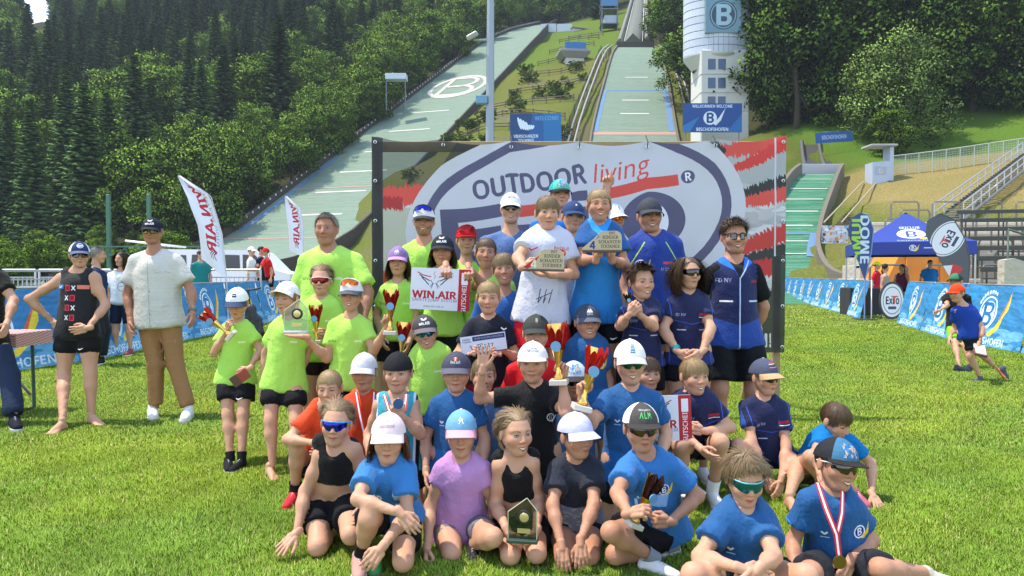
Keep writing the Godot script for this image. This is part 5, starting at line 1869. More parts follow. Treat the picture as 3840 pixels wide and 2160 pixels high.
	if not top.is_empty():
		var ease: float = top.get("ease", 0.011)
		var hem: float = top.get("hem", 0.045)
		var cut: Vector3 = hip - up * hem * H
		var kind: String = top.get("cut", "tee")
		if kind != "tee": ease += 0.007
		var q := []
		var wid: float = fat
		for s in 2:
			var sgn := -1.0 if s == 0 else 1.0
			var inset := 0.50 if kind == "tee" else 0.42
			q.append([hip.lerp(neck, 0.65 - 0.25 * (wid - 1.0)) + right * sgn * sw * inset * minf(wid, 1.12), (0.049 * minf(wid, 1.08) + ease * 0.85) * H, hip.lerp(neck, 0.3) + right * sgn * sw * 0.42, (0.047 * wid + ease) * H])
			q.append([hip.lerp(neck, 0.3) + right * sgn * sw * 0.42, (0.047 * wid + ease) * H, cut + right * sgn * 0.056 * H, (0.053 * wid + ease * 1.3) * H, cut, -up])
			if kind == "tee":
				q.append([S[s] + up * 0.002 * H, (0.030 + ease * 0.4) * H, neck + right * sgn * 0.03 * H - up * 0.028 * H, (0.03 + ease * 0.4) * H])
				var sl: float = top.get("sleeve", 0.62)
				var e1: Vector3 = (S[s] as Vector3).lerp(E[s], sl)
				q.append([S[s], (0.031 + ease * 0.5) * H, e1 + (e1 - S[s]).normalized() * 0.02, (0.028 + ease * 1.3) * H, e1, (E[s] - S[s] as Vector3).normalized()])
				if sl > 0.99:
					e1 = E[s].lerp(Wr[s], 0.9)
					q.append([E[s], (0.03 + ease) * H, e1, (0.024 + ease) * H, e1, (Wr[s] - E[s] as Vector3).normalized()])
			else:
				# tank: a strap over each shoulder
				q.append([hip.lerp(neck, 0.72) + right * sgn * sw * 0.5 + fwd * 0.036 * H, 0.03 * H, neck + right * sgn * 0.062 * H - up * 0.028 * H + fwd * 0.01 * H, 0.028 * H])
				q.append([hip.lerp(neck, 0.74) + right * sgn * sw * 0.5 - fwd * 0.03 * H, 0.032 * H, neck + right * sgn * 0.055 * H - up * 0.028 * H, 0.022 * H])
		q.append([chest + fwd * 0.005 * H, (0.061 * wid + ease) * H, cut + fwd * 0.007 * H * (1 + 6 * (fat - 1)), (0.062 * wid + ease) * H, cut, -up])
		if kind == "crop":
			for w in q:
				if w.size() < 5: w.append_array([null, null])
				w[4] = hip.lerp(neck, 0.42)
				w[5] = -up
		var scoop: float = top.get("scoop", 0.028 if kind == "tee" else 0.055)
		q.append([neck + up * 0.03 * H + fwd * 0.004 * H, 0.041 * H, neck - up * (scoop - 0.03) * H + fwd * (0.05 + scoop * 0.35) * H, 0.034 * H, null, null, true])
		var sg := net(q, cell, 0.02 * H, 0.0075 * top.get("folds", 1.0), 13.0 / H)
		for i in sg.v.size():
			var v := sg.v[i] - neck
			sg.uv[i] = Vector2(v.dot(right) / (0.40 * H) + 0.5, (0.02 * H - v.dot(up)) / (0.42 * H))
		part(top.get("n", "shirt"), sg.mesh(), cloth_mat(top.t), o)
		if d.has("vestsleeve"):
			for s in 2:
				var e1: Vector3 = (S[s] as Vector3).lerp(E[s], 0.75)
				var dn: Vector3 = (E[s] - S[s] as Vector3).normalized()
				var vg := net([[S[s] - dn * 0.0, 0.043 * H, e1 + dn * 0.02, 0.046 * H, e1, dn]], cell, 0.01, 0.01, 12.0)
				part("sleeve", vg.mesh(), plain_cloth(Color("101216")), o)
	# ---- shorts or trousers
	if not low.is_empty():
		var q := []
		var f: float = low.get("f", 0.72)
		var ease: float = low.get("ease", 0.014)
		var waist := hip.lerp(neck, 0.1)
		for s in 2:
			var dir: Vector3 = (K[s] - Hp[s] as Vector3).normalized()
			if f <= 1.0:
				var e: Vector3 = Hp[s].lerp(K[s], f)
				q.append([Hp[s], (0.05 + ease * 0.35) * H, e + dir * 0.02, ((0.041 if f < 0.6 else 0.037) + ease * 1.3) * H, e, dir])
			else:
				q.append([Hp[s], (0.051 + ease * 0.5) * H, K[s], (0.033 + ease * 0.8) * H])
				var sd: Vector3 = (A[s] - K[s] as Vector3).normalized()
				var e: Vector3 = K[s].lerp(A[s], f - 1.0)
				q.append([K[s], (0.033 + ease * 1.0) * H, e + sd * 0.02, (0.026 + ease * 1.2) * H, e, sd])
		q.append([Hp[0].lerp(Hp[1], 0.1), 0.052 * H * sqrt(fat), Hp[1].lerp(Hp[0], 0.1), 0.052 * H * sqrt(fat)])
		q.append([hip, 0.058 * H * fat, waist, 0.057 * H * fat, waist, up])
		var upright: bool = (K[0] - Hp[0] as Vector3).normalized().dot(up) < -0.75 and (K[1] - Hp[1] as Vector3).normalized().dot(up) < -0.75
		if upright and not top.is_empty() and top.get("cut", "") != "crop":
			var trim: Vector3 = hip - up * (top.get("hem", 0.045) - 0.012) * H
			q = trim_prims(q, trim, up)
		var sg := net(q, cell, 0.014 * H, 0.008, 15.0 / H)
		for i in sg.v.size():
			var v := sg.v[i] - hip
			sg.uv[i] = Vector2(v.dot(right) / (0.4 * H) + 0.5, 0.3 - v.dot(up) / (0.42 * H))
		part("trousers" if f > 1.0 else "shorts", sg.mesh(), plain_cloth(Color(str(low.c))), o)
		if low.has("mark"):
			var mp: Vector3 = Hp[1].lerp(K[1], f * 0.86) + fwd * (0.058 + ease) * H
			var mg := Geo.new()
			mg.tube(PackedVector3Array([mp + right * -0.018, mp + right * -0.004 - up * 0.006, mp + right * 0.024 + up * 0.008]), [0.0035, 0.005, 0.001], 5)
			part("printed_mark", mg.mesh(), mat("mark_print", Color(0.9, 0.9, 0.9), 0.8), o)
	# ---- hair, cap, glasses
	var cap: Dictionary = d.get("cap", {})
	var hst: String = d.hair[0]
	if hst != "none":
		var ho := part("hair", hair_t[hst], hair_mat(hc), o)
		ho.transform = ht
	if not cap.is_empty():
		var back: bool = cap.get("back", false)
		var tilt: float = cap.get("tilt", 0.0)
		var ct := ht * Transform3D(Basis(Vector3.UP, (PI if back else 0.0)) * Basis(Vector3.RIGHT, tilt), Vector3(0, 0, -0.018 if back else 0.0))
		ct.origin = ct.origin - ct.basis * (Basis.IDENTITY * SCALP_C - Basis(Vector3.RIGHT, tilt).inverse() * SCALP_C) * (0.0 if back else 1.0)
		var co := part("cap", cap_t["crown"], plain_cloth(Color(cap.c)), o)
		co.transform = ct
		part("front_panel", cap_t["front"], plain_cloth(Color(cap.get("p", cap.c))), co)
		part("brim", cap_t["flat" if cap.get("flat", false) else "brim"], plain_cloth(Color(cap.get("b", cap.c))), co)
		part("button", cap_t["button"], plain_cloth(Color(cap.get("b", cap.c))), co)
		if cap.has("i"): part("badge", cap_t["badge"], tmat_cached(badge_tex(cap.i)), co)
	if not gl.is_empty():
		var gt := ht
		if gl.get("up", false): gt = ht * Transform3D(Basis(Vector3.RIGHT, -0.42), Vector3(0, 0.062, 0.018))
		var fr := part("glasses_frame", cap_t["g_" + gl.get("k", "shield")][1], mat("frame_" + str(gl.f), Color(str(gl.f)), 0.35), o)
		fr.transform = gt
		for lm in cap_t["g_" + gl.get("k", "shield")][0]: part("lens", lm, lens_mat(gl.c), fr)
	if d.has("watch"):
		var w: int = d.watch[0]
		var wd: Vector3 = (E[w] - Wr[w] as Vector3).normalized()
		part("watch", tube_mesh([Wr[w] + wd * 0.012, Wr[w] + wd * 0.036], [0.0195 * H], 14), mat("watch_" + str(d.watch[1]), Color(str(d.watch[1])), 0.3, 0.3), o)
# cut everything above a plane; a prim that already has a cut keeps it and starts below the plane
func trim_prims(q: Array, at: Vector3, up: Vector3) -> Array:
	var out := []
	for p: Array in q:
		if p.size() < 5 or p[4] == null:
			out.append([p[0], p[1], p[2], p[3], at, up])
		else:
			var a: Vector3 = p[0]
			var over: float = (a - at).dot(up) + p[1]
			if over > 0.0 and (p[5] as Vector3).dot(up) < 0.0:
				# begin the leg lower, as a flat-topped piece
				var b: Vector3 = p[2]
				var d := (b - a).normalized()
				out.append([a + d * over * 0.98, p[1], b, p[3], p[4], p[5]])
				out.append([a, p[1], a + d * over, p[1], at, up])
			elif (p[5] as Vector3).dot(up) > 0.0: out.append([p[0], p[1], p[2], p[3], at, up])
			else: out.append(p)
	return out
func tmat_cached(t: Texture2D) -> StandardMaterial3D:
	var key := "tm_%d" % t.get_instance_id()
	if not mats.has(key): mats[key] = tmat(t, 0.8, 2)
	return mats[key]
func build_templates():
	for a in 2:
		for s in 2: head_t["%d%d" % [a, s]] = make_head(a, s)
	for s in ["relaxed", "grip", "open", "fist", "point", "flat"]: hand_t[s] = make_hand(s)
	foot_t["bare"] = make_bare_foot()
	foot_t["shoe"] = make_shoe()
	for s in ["short", "fringe", "swept", "spiky", "wavy", "buzz", "tied", "braids", "long", "undershort", "underlong", "undertail"]: hair_t[s] = make_hair(s)
	cap_t["crown"] = cap_patch(0.02, 1.5, 0.95, TAU - 0.95, 1.0, 40, 14)
	cap_t["front"] = cap_patch(0.02, 1.5, -0.95, 0.95, 1.006, 22, 14)
	cap_t["badge"] = cap_patch(0.62, 1.34, -0.50, 0.50, 1.016, 14, 10)
	cap_t["brim"] = make_brim(false)
	cap_t["flat"] = make_brim(true)
	var g := Geo.new()
	var top := cap_point(0.0, 0.0, 1.0)
	g.lathe(PackedVector2Array([Vector2(0.0, 0.004), Vector2(0.006, 0.0025), Vector2(0.009, -0.002)]), 10, Transform3D(Basis.IDENTITY, top))
	cap_t["button"] = g.mesh()
	cap_t["g_shield"] = make_glasses("shield")
	cap_t["g_pair"] = make_glasses("pair")
func build_people():
	build_templates()
	print("templates ", Time.get_ticks_msec())
	for d: Dictionary in PEOPLE: person(d)
const PEOPLE := [
	{"l":"man in dark polo and jeans cut off by the left edge","H":1.76,"hs":0.22,"y":[0,0,0],"j":[-4581,1569,-6100,-4567,1388,-6110,-4726,1304,-6100,-4389,1254,-6100,-4805,1016,-6148,-4228,1058,-6042,-4814,776,-6047,-4152,872,-5850,-4629,735,-6100,-4435,735,-6100,-4632,393,-6100,-4276,418,-6050,-4564,92,-5982,-4134,92,-5899],"top":{"t":"black"},"low":{"c":"26314a","f":1.93,"ease":0.013},"shoe":{"c":"141824","s":"c8ccd4"},"hair":["short","dark"],"foot":[10,40]},
	{"l":"barefoot youth in dark sleeveless racing top and black shorts, hand on hip","H":1.6,"hs":0.214,"y":[35,0,0],"j":[-3729,1441,-6150,-3738,1340,-6160,-3878,1238,-6150,-3605,1244,-6150,-4136,1069,-6096,-3496,1013,-6130,-3981,866,-6182,-3542,832,-5950,-3839,772,-6150,-3663,772,-6150,-3847,410,-6100,-3615,424,-6100,-3676,83,-5810,-3598,83,-6075],"hand":["relaxed","relaxed"],"hv":[[0.8,-0.6,0.3,0.3,-0.2,-1],[-0.9,-0.2,0.4,0,0.2,-1]],"top":{"t":"tank_dark","cut":"tank","ease":0.006,"hem":0.03,"scoop":0.03,"n":"racing_top"},"low":{"c":"17181c","f":0.42,"ease":0.02,"mark":1},"hair":["undershort","brown"],"cap":{"c":"e4e6ea","p":"24385e","b":"56637e","i":"oval"},"glasses":{"k":"pair","f":"222222","c":"black"},"foot":[-5,55],"mood":0,"skin":"fair"},
	{"l":"grey-haired man in a dark blue polo seen from behind the youth","H":1.75,"hs":0.22,"y":[125,0,0],"j":[-5807,1547,-10000,-5826,1381,-9993,-5759,1272,-9809,-5893,1272,-10177,-5838,986,-9857,-5815,986,-10226,-5847,747,-9756,-5806,747,-10125,-5793,882,-9903,-5859,882,-10084,-5752,482,-9924,-5782,487,-10105,-5828,91,-9903,-5824,91,-10084],"top":{"t":"1d2f57"},"low":{"c":"22252c","f":1.9},"hair":["buzz","grey"],"shoe":{"c":"222222"}},
	{"l":"dark-haired woman in white tee and navy shorts behind the older man","H":1.66,"hs":0.22,"y":[-10,0,-6],"j":[-6137,1517,-11200,-6135,1353,-11220,-6320,1250,-11236,-5950,1250,-11204,-6360,972,-11187,-5922,968,-11178,-6353,736,-11118,-5942,727,-11134,-6226,880,-11228,-6044,880,-11212,-6244,484,-11208,-6029,484,-11192,-6259,86,-11228,-6011,86,-11212],"top":{"t":"white_tee"},"low":{"c":"18213a","f":0.95,"ease":0.01},"hair":["long","dark"],"mood":3,"shoe":{"c":"8a4a44"}},
	{"l":"older man in pale linen shirt and brown trousers with dark cap","H":1.78,"hs":0.222,"y":[8,2,0],"j":[-3222,1661,-6400,-3207,1501,-6410,-3368,1391,-6400,-3025,1391,-6400,-3456,1109,-6400,-2878,1130,-6400,-3366,866,-6280,-2821,943,-6285,-3271,866,-6400,-3075,866,-6400,-3180,478,-6350,-3003,471,-6350,-3186,93,-6354,-2860,93,-6279],"fat":1.1,"top":{"t":"linen","ease":0.016,"hem":0.035,"sleeve":0.72,"scoop":0.04},"low":{"c":"98714a","f":1.95,"ease":0.008},"hair":["undershort","grey"],"cap":{"c":"1d2230","i":"wings"},"glasses":{"k":"pair","f":"1a1a1a","c":"gold"},"shoe":{"c":"d9d7d2","s":"c9c7c0"},"foot":[-30,12],"skin":"tan","mood":0,"beard":0.15,"watch":[1,"6a6a66"]},
	{"l":"man in a teal tee beside the open white van","H":1.78,"hs":0.22,"y":[70,0,0],"j":[-8073,1785,-18500,-8090,1618,-18510,-8190,1507,-18337,-7991,1507,-18683,-8270,1216,-18386,-7911,1216,-18732,-8279,973,-18284,-7902,973,-18629,-8139,1110,-18425,-8042,1110,-18595,-8055,754,-18366,-7921,764,-18535,-8175,413,-18425,-8006,413,-18595],"base":0.32,"fat":1.15,"top":{"t":"1f7a78"},"low":{"c":"20242c","f":1.9},"hair":["short","dark"],"shoe":{"c":"222222"}},
	{"l":"cyclist in a white jersey with red band and white helmet by the van","H":1.7,"hs":0.22,"y":[80,0,0],"j":[-7118,1910,-19500,-7137,1745,-19493,-7071,1640,-19314,-7202,1640,-19672,-7148,1361,-19361,-6993,1507,-19516,-7156,1130,-19263,-6865,1517,-19300,-7105,1261,-19405,-7169,1261,-19581,-7102,844,-19412,-7133,846,-19588,-7139,408,-19405,-7135,408,-19581],"base":0.32,"top":{"t":"cyclist"},"low":{"c":"e4e4e6","f":0.9,"ease":0.006},"hair":["undershort","blond"],"cap":{"c":"ececee","b":"ececee"},"shoe":{"c":"dddddd"}},
	{"l":"cyclist in a red jersey and red helmet bending at the fence","H":1.6,"hs":0.209,"y":[-60,0,0],"j":[-6841,1898,-19800,-6826,1741,-19813,-6932,1642,-19939,-6720,1642,-19687,-6991,1417,-19793,-6648,1380,-19731,-6973,1280,-19600,-6640,1162,-19639,-6810,1295,-19941,-6697,1295,-19806,-6839,882,-19929,-6696,881,-19794,-6842,403,-19941,-6665,403,-19806],"base":0.32,"top":{"t":"red_jersey"},"low":{"c":"1a1a1e","f":0.9,"ease":0.006},"hair":["undertail","brown"],"cap":{"c":"c8281e","b":"c8281e"},"shoe":{"c":"222222"}},
	{"l":"dark-haired person in navy behind the red cyclist","H":1.7,"hs":0.22,"y":[100,0,0],"j":[-7197,1965,-20500,-7217,1800,-20500,-7217,1695,-20310,-7217,1695,-20690,-7293,1417,-20356,-7141,1417,-20737,-7302,1185,-20259,-7132,1185,-20639,-7217,1316,-20406,-7217,1316,-20594,-7213,885,-20406,-7181,887,-20594,-7251,408,-20406,-7183,408,-20594],"base":0.32,"top":{"t":"1b2440"},"low":{"c":"1a1a1e","f":1.9},"hair":["short","black"],"shoe":{"c":"222222"}},
	{"l":"broad grey-haired man in a neon shirt, tallest at the left of the group","H":1.82,"hs":0.236,"y":[0,0,0],"j":[-1392,1614,-5350,-1371,1485,-5360,-1526,1372,-5350,-1187,1372,-5350,-1624,1135,-5430,-1065,1145,-5275,-1559,928,-5250,-1070,949,-5150,-1471,967,-5360,-1271,967,-5360,-1489,531,-5338,-1252,531,-5338,-1507,95,-5360,-1234,95,-5360],"fat":1.22,"top":{"t":"neon","ease":0.015,"hem":0.03,"sleeve":0.8},"low":{"c":"1a1b20","f":0.8},"hair":["buzz","grey"],"skin":"tan","mood":3,"beard":0.12,"shoe":{"c":"333333"}},
	{"l":"small neon-shirted boy in white trucker cap holding a cone-shaped cup to his shoulder","H":1.17,"hs":0.201,"y":[8,14,0],"j":[-1882,1079,-4880,-1882,972,-4890,-1952,899,-4880,-1811,899,-4880,-2022,746,-4830,-1711,759,-4860,-1913,901,-4776,-1744,657,-4720,-1958,598,-4880,-1829,598,-4880,-1906,341,-4764,-1804,339,-4764,-1853,61,-4669,-1779,61,-4669],"hand":["grip","grip"],"hv":[[0.3,0.75,0.3,0.4,-0.2,-1],[-0.7,-0.4,0.5,0,0,-1]],"top":{"t":"neon","hem":0.06,"ease":0.016},"low":{"c":"16171c","f":0.66,"ease":0.022,"mark":1},"hair":["undershort","blond"],"cap":{"c":"e9e9ec","p":"eeeeee","b":"39445f","i":"box"},"shoe":{"c":"1a1b1e","s":"c9c9c9","sock":"17181b"},"mood":2,"foot":[-25,-10]},
	{"l":"barefoot neon-shirted boy in white cap squinting, second from the left of the group","H":1.24,"hs":0.202,"y":[-14,2,0],"j":[-1478,1118,-4680,-1465,1005,-4690,-1543,928,-4680,-1373,928,-4680,-1649,753,-4760,-1367,773,-4777,-1661,553,-4730,-1422,576,-4731,-1565,600,-4680,-1429,600,-4680,-1548,343,-4552,-1383,340,-4541,-1518,64,-4500,-1330,64,-4426],"top":{"t":"neon","hem":0.07,"ease":0.018},"low":{"c":"17161c","f":0.62,"ease":0.022},"hair":["fringe","blond"],"cap":{"c":"e8e6e6","tilt":-0.28},"mood":2,"foot":[-35,10]},
	{"l":"neon-shirted girl with white wraparound goggles and tied hair","H":1.42,"hs":0.206,"y":[5,0,0],"j":[-1365,1234,-5100,-1364,1135,-5110,-1446,1047,-5100,-1281,1047,-5100,-1507,822,-5027,-1189,826,-5047,-1363,866,-4880,-1314,855,-4880,-1443,730,-5110,-1286,730,-5110,-1455,400,-5072,-1270,400,-5072,-1471,74,-5110,-1258,74,-5110],"top":{"t":"neon"},"low":{"c":"2a1820","f":0.5,"ease":0.008},"hair":["tied","sand"],"glasses":{"f":"e6e2e2","c":"red"},"shoe":{"c":"cccccc"},"hand":["grip","grip"]},
	{"l":"neon-shirted girl with orange goggles on her white cap, palm held out","H":1.32,"hs":0.204,"y":[0,0,0],"j":[-1055,1139,-4680,-1060,1017,-4690,-1160,937,-4680,-967,933,-4680,-1206,732,-4630,-891,784,-4580,-1308,883,-4502,-791,945,-4480,-1140,605,-4680,-995,605,-4680,-1154,335,-4599,-982,335,-4599,-1167,69,-4680,-969,69,-4680],"hand":["flat","grip"],"hv":[[-1,0.12,0.3,0,1,0.1],[0.2,0.9,0.2,0.3,0.1,1]],"top":{"t":"neon","hem":0.06},"low":{"c":"1a1a1f","f":0.62},"hair":["undertail","sand"],"cap":{"c":"e2e0e4","b":"54585f"},"glasses":{"f":"d8d8d8","c":"orange","up":true},"mood":1,"shoe":{"c":"dddddd"}},
	{"l":"girl in lilac cap and neon shirt standing below the bearded man","H":1.38,"hs":0.205,"y":[0,0,0],"j":[-853,1372,-5350,-855,1242,-5360,-945,1154,-5350,-768,1159,-5350,-1027,978,-5412,-723,952,-5350,-959,809,-5266,-754,783,-5230,-931,849,-5360,-779,849,-5360,-944,490,-5344,-766,490,-5344,-959,72,-5360,-752,72,-5360],"top":{"t":"neon"},"low":{"c":"1a1a1f","f":0.62},"hair":["underlong","brown"],"cap":{"c":"9a78b4","p":"8a70a2","b":"c08ed0","i":"peak"},"mood":0,"shoe":{"c":"dddddd"}},
	{"l":"bearded man in neon shirt with blue goggles on a white cap","H":1.82,"hs":0.227,"y":[0,0,0],"j":[-708,1703,-5750,-709,1559,-5760,-838,1446,-5750,-581,1446,-5750,-920,1148,-5800,-499,1148,-5800,-929,900,-5695,-490,900,-5695,-809,1040,-5760,-609,1040,-5760,-826,586,-5738,-591,586,-5738,-845,95,-5760,-572,95,-5760],"top":{"t":"neon","scoop":0.035},"low":{"c":"1a1a1f","f":0.62},"hair":["undershort","dark"],"cap":{"c":"dcdcdc","b":"3a3e44"},"glasses":{"f":"2a2c30","c":"blue","up":true},"mood":1,"beard":0.75,"skin":"mid","shoe":{"c":"333333"}},
	{"l":"long-haired neon-shirted boy in black winged cap holding the voucher sign","H":1.54,"hs":0.208,"y":[0,0,0],"j":[-499,1445,-5120,-496,1331,-5130,-580,1231,-5120,-408,1239,-5120,-618,1186,-4862,-178,1180,-5003,-452,1340,-4880,-299,1329,-4880,-581,892,-5130,-411,892,-5130,-595,505,-5112,-397,505,-5112,-612,80,-5130,-381,80,-5130],"hand":["grip","grip"],"hv":[[0.1,-0.6,0.7,0,-0.7,-0.7],[0.1,-0.6,0.7,0,-0.7,-0.7]],"top":{"t":"neon","hem":0.03},"low":{"c":"15161a","f":0.7,"ease":0.016},"hair":["underlong","brown"],"cap":{"c":"2a2c33","i":"wings"},"mood":3,"shoe":{"c":"dddddd"},"skin":"mid"},
	{"l":"boy in bright red cap and neon shirt behind the voucher sign","H":1.58,"hs":0.209,"y":[8,0,0],"j":[-352,1537,-5500,-354,1382,-5520,-516,1284,-5509,-191,1284,-5531,-587,1025,-5552,-121,1025,-5575,-595,810,-5461,-112,810,-5484,-440,931,-5514,-267,931,-5526,-454,530,-5495,-251,531,-5507,-472,82,-5514,-235,82,-5526],"top":{"t":"neon"},"low":{"c":"1a1a1f","f":0.62},"hair":["undershort","sand"],"cap":{"c":"c01822","b":"a81420","flat":true},"glasses":{"f":"b02028","c":"red","up":true},"mood":0,"shoe":{"c":"dddddd"}},
	{"l":"brown-haired neon-shirted boy right of the voucher sign","H":1.5,"hs":0.207,"y":[4,0,-4],"j":[-189,1432,-5150,-190,1280,-5170,-345,1187,-5165,-36,1187,-5175,-412,941,-5206,32,941,-5217,-420,737,-5120,39,737,-5130,-273,852,-5167,-108,852,-5173,-286,480,-5149,-93,480,-5155,-303,78,-5167,-78,78,-5173],"top":{"t":"neon"},"low":{"c":"1a1a1f","f":0.62},"hair":["short","brown"],"mood":3,"skin":"mid","shoe":{"c":"dddddd"}},
	{"l":"grinning brown-haired boy in plain blue tee beside the white jersey","H":1.4,"hs":0.206,"y":[0,0,4],"j":[-53,1314,-4750,-53,1166,-4770,-197,1079,-4770,91,1079,-4770,-260,850,-4809,154,850,-4809,-267,659,-4728,161,659,-4728,-130,767,-4770,24,767,-4770,-144,426,-4753,38,426,-4753,-158,73,-4770,52,73,-4770],"top":{"t":"blue","hem":0.06},"low":{"c":"18203a","f":0.62},"hair":["fringe","sand"],"mood":1,"skin":"mid","shoe":{"c":"dddddd"}},
	{"l":"blond boy in dark racing shirt holding the handwritten card","H":1.27,"hs":0.203,"y":[0,5,0],"j":[-146,1135,-4420,-146,1032,-4430,-241,956,-4420,-50,952,-4420,-348,771,-4375,41,762,-4361,-264,837,-4220,-61,832,-4220,-215,670,-4430,-76,670,-4430,-228,368,-4415,-63,368,-4415,-241,66,-4430,-50,66,-4430],"top":{"t":"racing","hem":0.05},"low":{"c":"7a1520","f":0.7},"hair":["short","blond"],"mood":3,"hand":["grip","grip"],"hv":[[0.7,-0.2,0.5,0,0.3,1],[-0.7,-0.2,0.5,0,0.3,1]],"shoe":{"c":"dddddd"}},
	{"l":"crouching neon-shirted boy in grey winged cap and mirrored teal goggles","H":1.36,"hs":0.205,"y":[8,0,7],"j":[-538,915,-4420,-520,863,-4430,-585,773,-4420,-427,784,-4420,-646,551,-4457,-366,562,-4457,-653,365,-4379,-359,376,-4379,-594,476,-4430,-445,476,-4430,-628,48,-4390,-411,48,-4390,-628,41,-4710,-411,41,-4710],"top":{"t":"neon"},"low":{"c":"1a1a1f","f":0.62},"hair":["undershort","brown"],"cap":{"c":"4a474b","b":"6b6468","i":"wings"},"glasses":{"f":"2a2a2e","c":"teal"},"mood":1},
	{"l":"tall youth in white cap, black sunglasses and slate blue shirt","H":1.72,"hs":0.222,"y":[0,0,0],"j":[-9,1782,-5500,-9,1615,-5520,-202,1509,-5520,183,1509,-5520,-279,1227,-5567,261,1227,-5567,-288,993,-5468,269,993,-5468,-104,1125,-5520,85,1125,-5520,-121,711,-5500,102,711,-5500,-138,289,-5520,120,289,-5520],"base":0.2,"top":{"t":"slate"},"low":{"c":"1a1a1f","f":0.62},"hair":["undershort","brown"],"cap":{"c":"e9e9ea","i":"ulogo"},"glasses":{"f":"161616","c":"black"},"mood":1,"shoe":{"c":"333333"}},
	{"l":"boy in white jersey and red shorts holding a wooden plaque","H":1.46,"hs":0.217,"y":[6,4,0],"j":[220,1661,-4450,221,1585,-4460,121,1496,-4450,323,1492,-4450,33,1380,-4290,383,1280,-4400,69,1321,-4117,239,1275,-4200,103,1086,-4450,264,1086,-4450,91,744,-4417,280,744,-4417,74,406,-4450,293,406,-4450],"base":0.33,"hand":["grip","relaxed"],"hv":[[0.8,0.2,0.5,0.3,0.1,-1],[-1,0.05,0.1,0,0.9,0.2]],"top":{"t":"white_jersey","hem":0.075,"ease":0.018},"low":{"c":"c81c28","f":0.75,"ease":0.022},"hair":["fringe","sand"],"mood":3,"shoe":{"c":"dddddd"}},
	{"l":"boy in teal and yellow patterned cap peeking over the podium winners","H":1.6,"hs":0.209,"y":[10,0,0],"j":[354,1870,-5300,352,1713,-5320,188,1614,-5306,516,1614,-5334,116,1352,-5350,588,1352,-5378,108,1134,-5258,596,1134,-5286,264,1257,-5312,440,1257,-5328,251,855,-5293,457,855,-5309,232,413,-5312,472,413,-5328],"base":0.33,"top":{"t":"0d5fb0"},"low":{"c":"1a1a1f","f":0.62},"hair":["undershort","dark"],"cap":{"c":"2f9fa8","p":"4fb7a0","b":"1d2426","i":"floral"},"mood":0,"shoe":{"c":"dddddd"}},
	{"l":"boy in navy cap and grey print tee between the two podium winners","H":1.55,"hs":0.208,"y":[8,0,-5],"j":[426,1678,-5000,425,1524,-5020,265,1427,-5009,584,1427,-5031,196,1174,-5052,653,1174,-5074,188,962,-4962,661,962,-4985,339,1082,-5014,510,1082,-5026,326,696,-4996,526,697,-5008,308,281,-5014,541,281,-5026],"base":0.2,"top":{"t":"print_grey"},"low":{"c":"1a1a1f","f":0.62},"hair":["undershort","blond"],"cap":{"c":"2f426a","i":"small"},"mood":0,"shoe":{"c":"dddddd"}},
	{"l":"smiling boy in blue two-tone shirt holding a wooden plaque on the podium","H":1.46,"hs":0.214,"y":[0,0,0],"j":[555,1716,-4550,559,1628,-4560,475,1541,-4550,650,1534,-4550,416,1364,-4442,714,1335,-4494,506,1375,-4279,603,1376,-4310,458,1077,-4550,619,1077,-4550,443,740,-4507,633,740,-4507,429,406,-4550,648,406,-4550],"base":0.33,"hand":["grip","grip"],"hv":[[0.2,0.9,0.3,0.4,0.1,-1],[-0.2,0.9,0.3,-0.4,0.1,-1]],"top":{"t":"sky_blue","hem":0.07,"ease":0.018},"low":{"c":"131419","f":0.68,"ease":0.022,"mark":1},"hair":["short","blond"],"mood":1,"skin":"mid","shoe":{"c":"dddddd"}},
	{"l":"half-hidden child in white cap with orange goggles raising a finger","H":1.5,"hs":0.207,"y":[25,0,0],"j":[755,1687,-5300,751,1535,-5320,600,1442,-5286,902,1442,-5353,672,1725,-5252,969,1196,-5394,703,1910,-5288,977,992,-5308,671,1107,-5302,832,1107,-5337,660,721,-5284,849,721,-5320,641,278,-5302,862,278,-5337],"base":0.2,"top":{"t":"0d5fb0"},"low":{"c":"1a1a1f","f":0.62},"hair":["undershort","brown"],"cap":{"c":"e6e6e8","i":"grey_mark"},"glasses":{"f":"222222","c":"orange"},"shoe":{"c":"dddddd"},"hand":["point","relaxed"],"hv":[[0,1,0.05,0,0,1],null]},
	{"l":"man in dark grey cap and blue sports shirt with green side panels","H":1.8,"hs":0.23,"y":[3,0,0],"j":[963,1684,-5000,985,1590,-5010,872,1481,-5000,1128,1477,-5000,791,1186,-5050,1209,1182,-5050,782,941,-4946,1218,937,-4946,886,1077,-5010,1084,1077,-5010,870,617,-4989,1102,617,-4989,850,94,-5010,1120,94,-5010],"top":{"t":"coach","hem":0.05},"low":{"c":"15161c","f":0.62},"hair":["undershort","dark"],"cap":{"c":"3d4048"},"mood":1,"beard":0.25,"skin":"mid","shoe":{"c":"333333"}},
	{"l":"little boy with spiky hair and navy shirt cradling a small trophy","H":1.3,"hs":0.204,"y":[18,0,0],"j":[789,1229,-4350,786,1150,-4360,715,1061,-4350,858,1079,-4350,637,975,-4196,833,971,-4192,665,1049,-4051,734,1047,-4084,715,780,-4360,858,780,-4360,705,447,-4345,872,447,-4345,689,68,-4360,884,68,-4360],"hand":["grip","grip"],"hv":[[0.5,0.6,0.4,0.3,0.2,-1],[-0.5,0.5,0.4,0,0.5,-1]],"top":{"t":"team"},"low":{"c":"15161c","f":0.62},"hair":["spiky","brown"],"mood":1,"shoe":{"c":"dddddd"}},
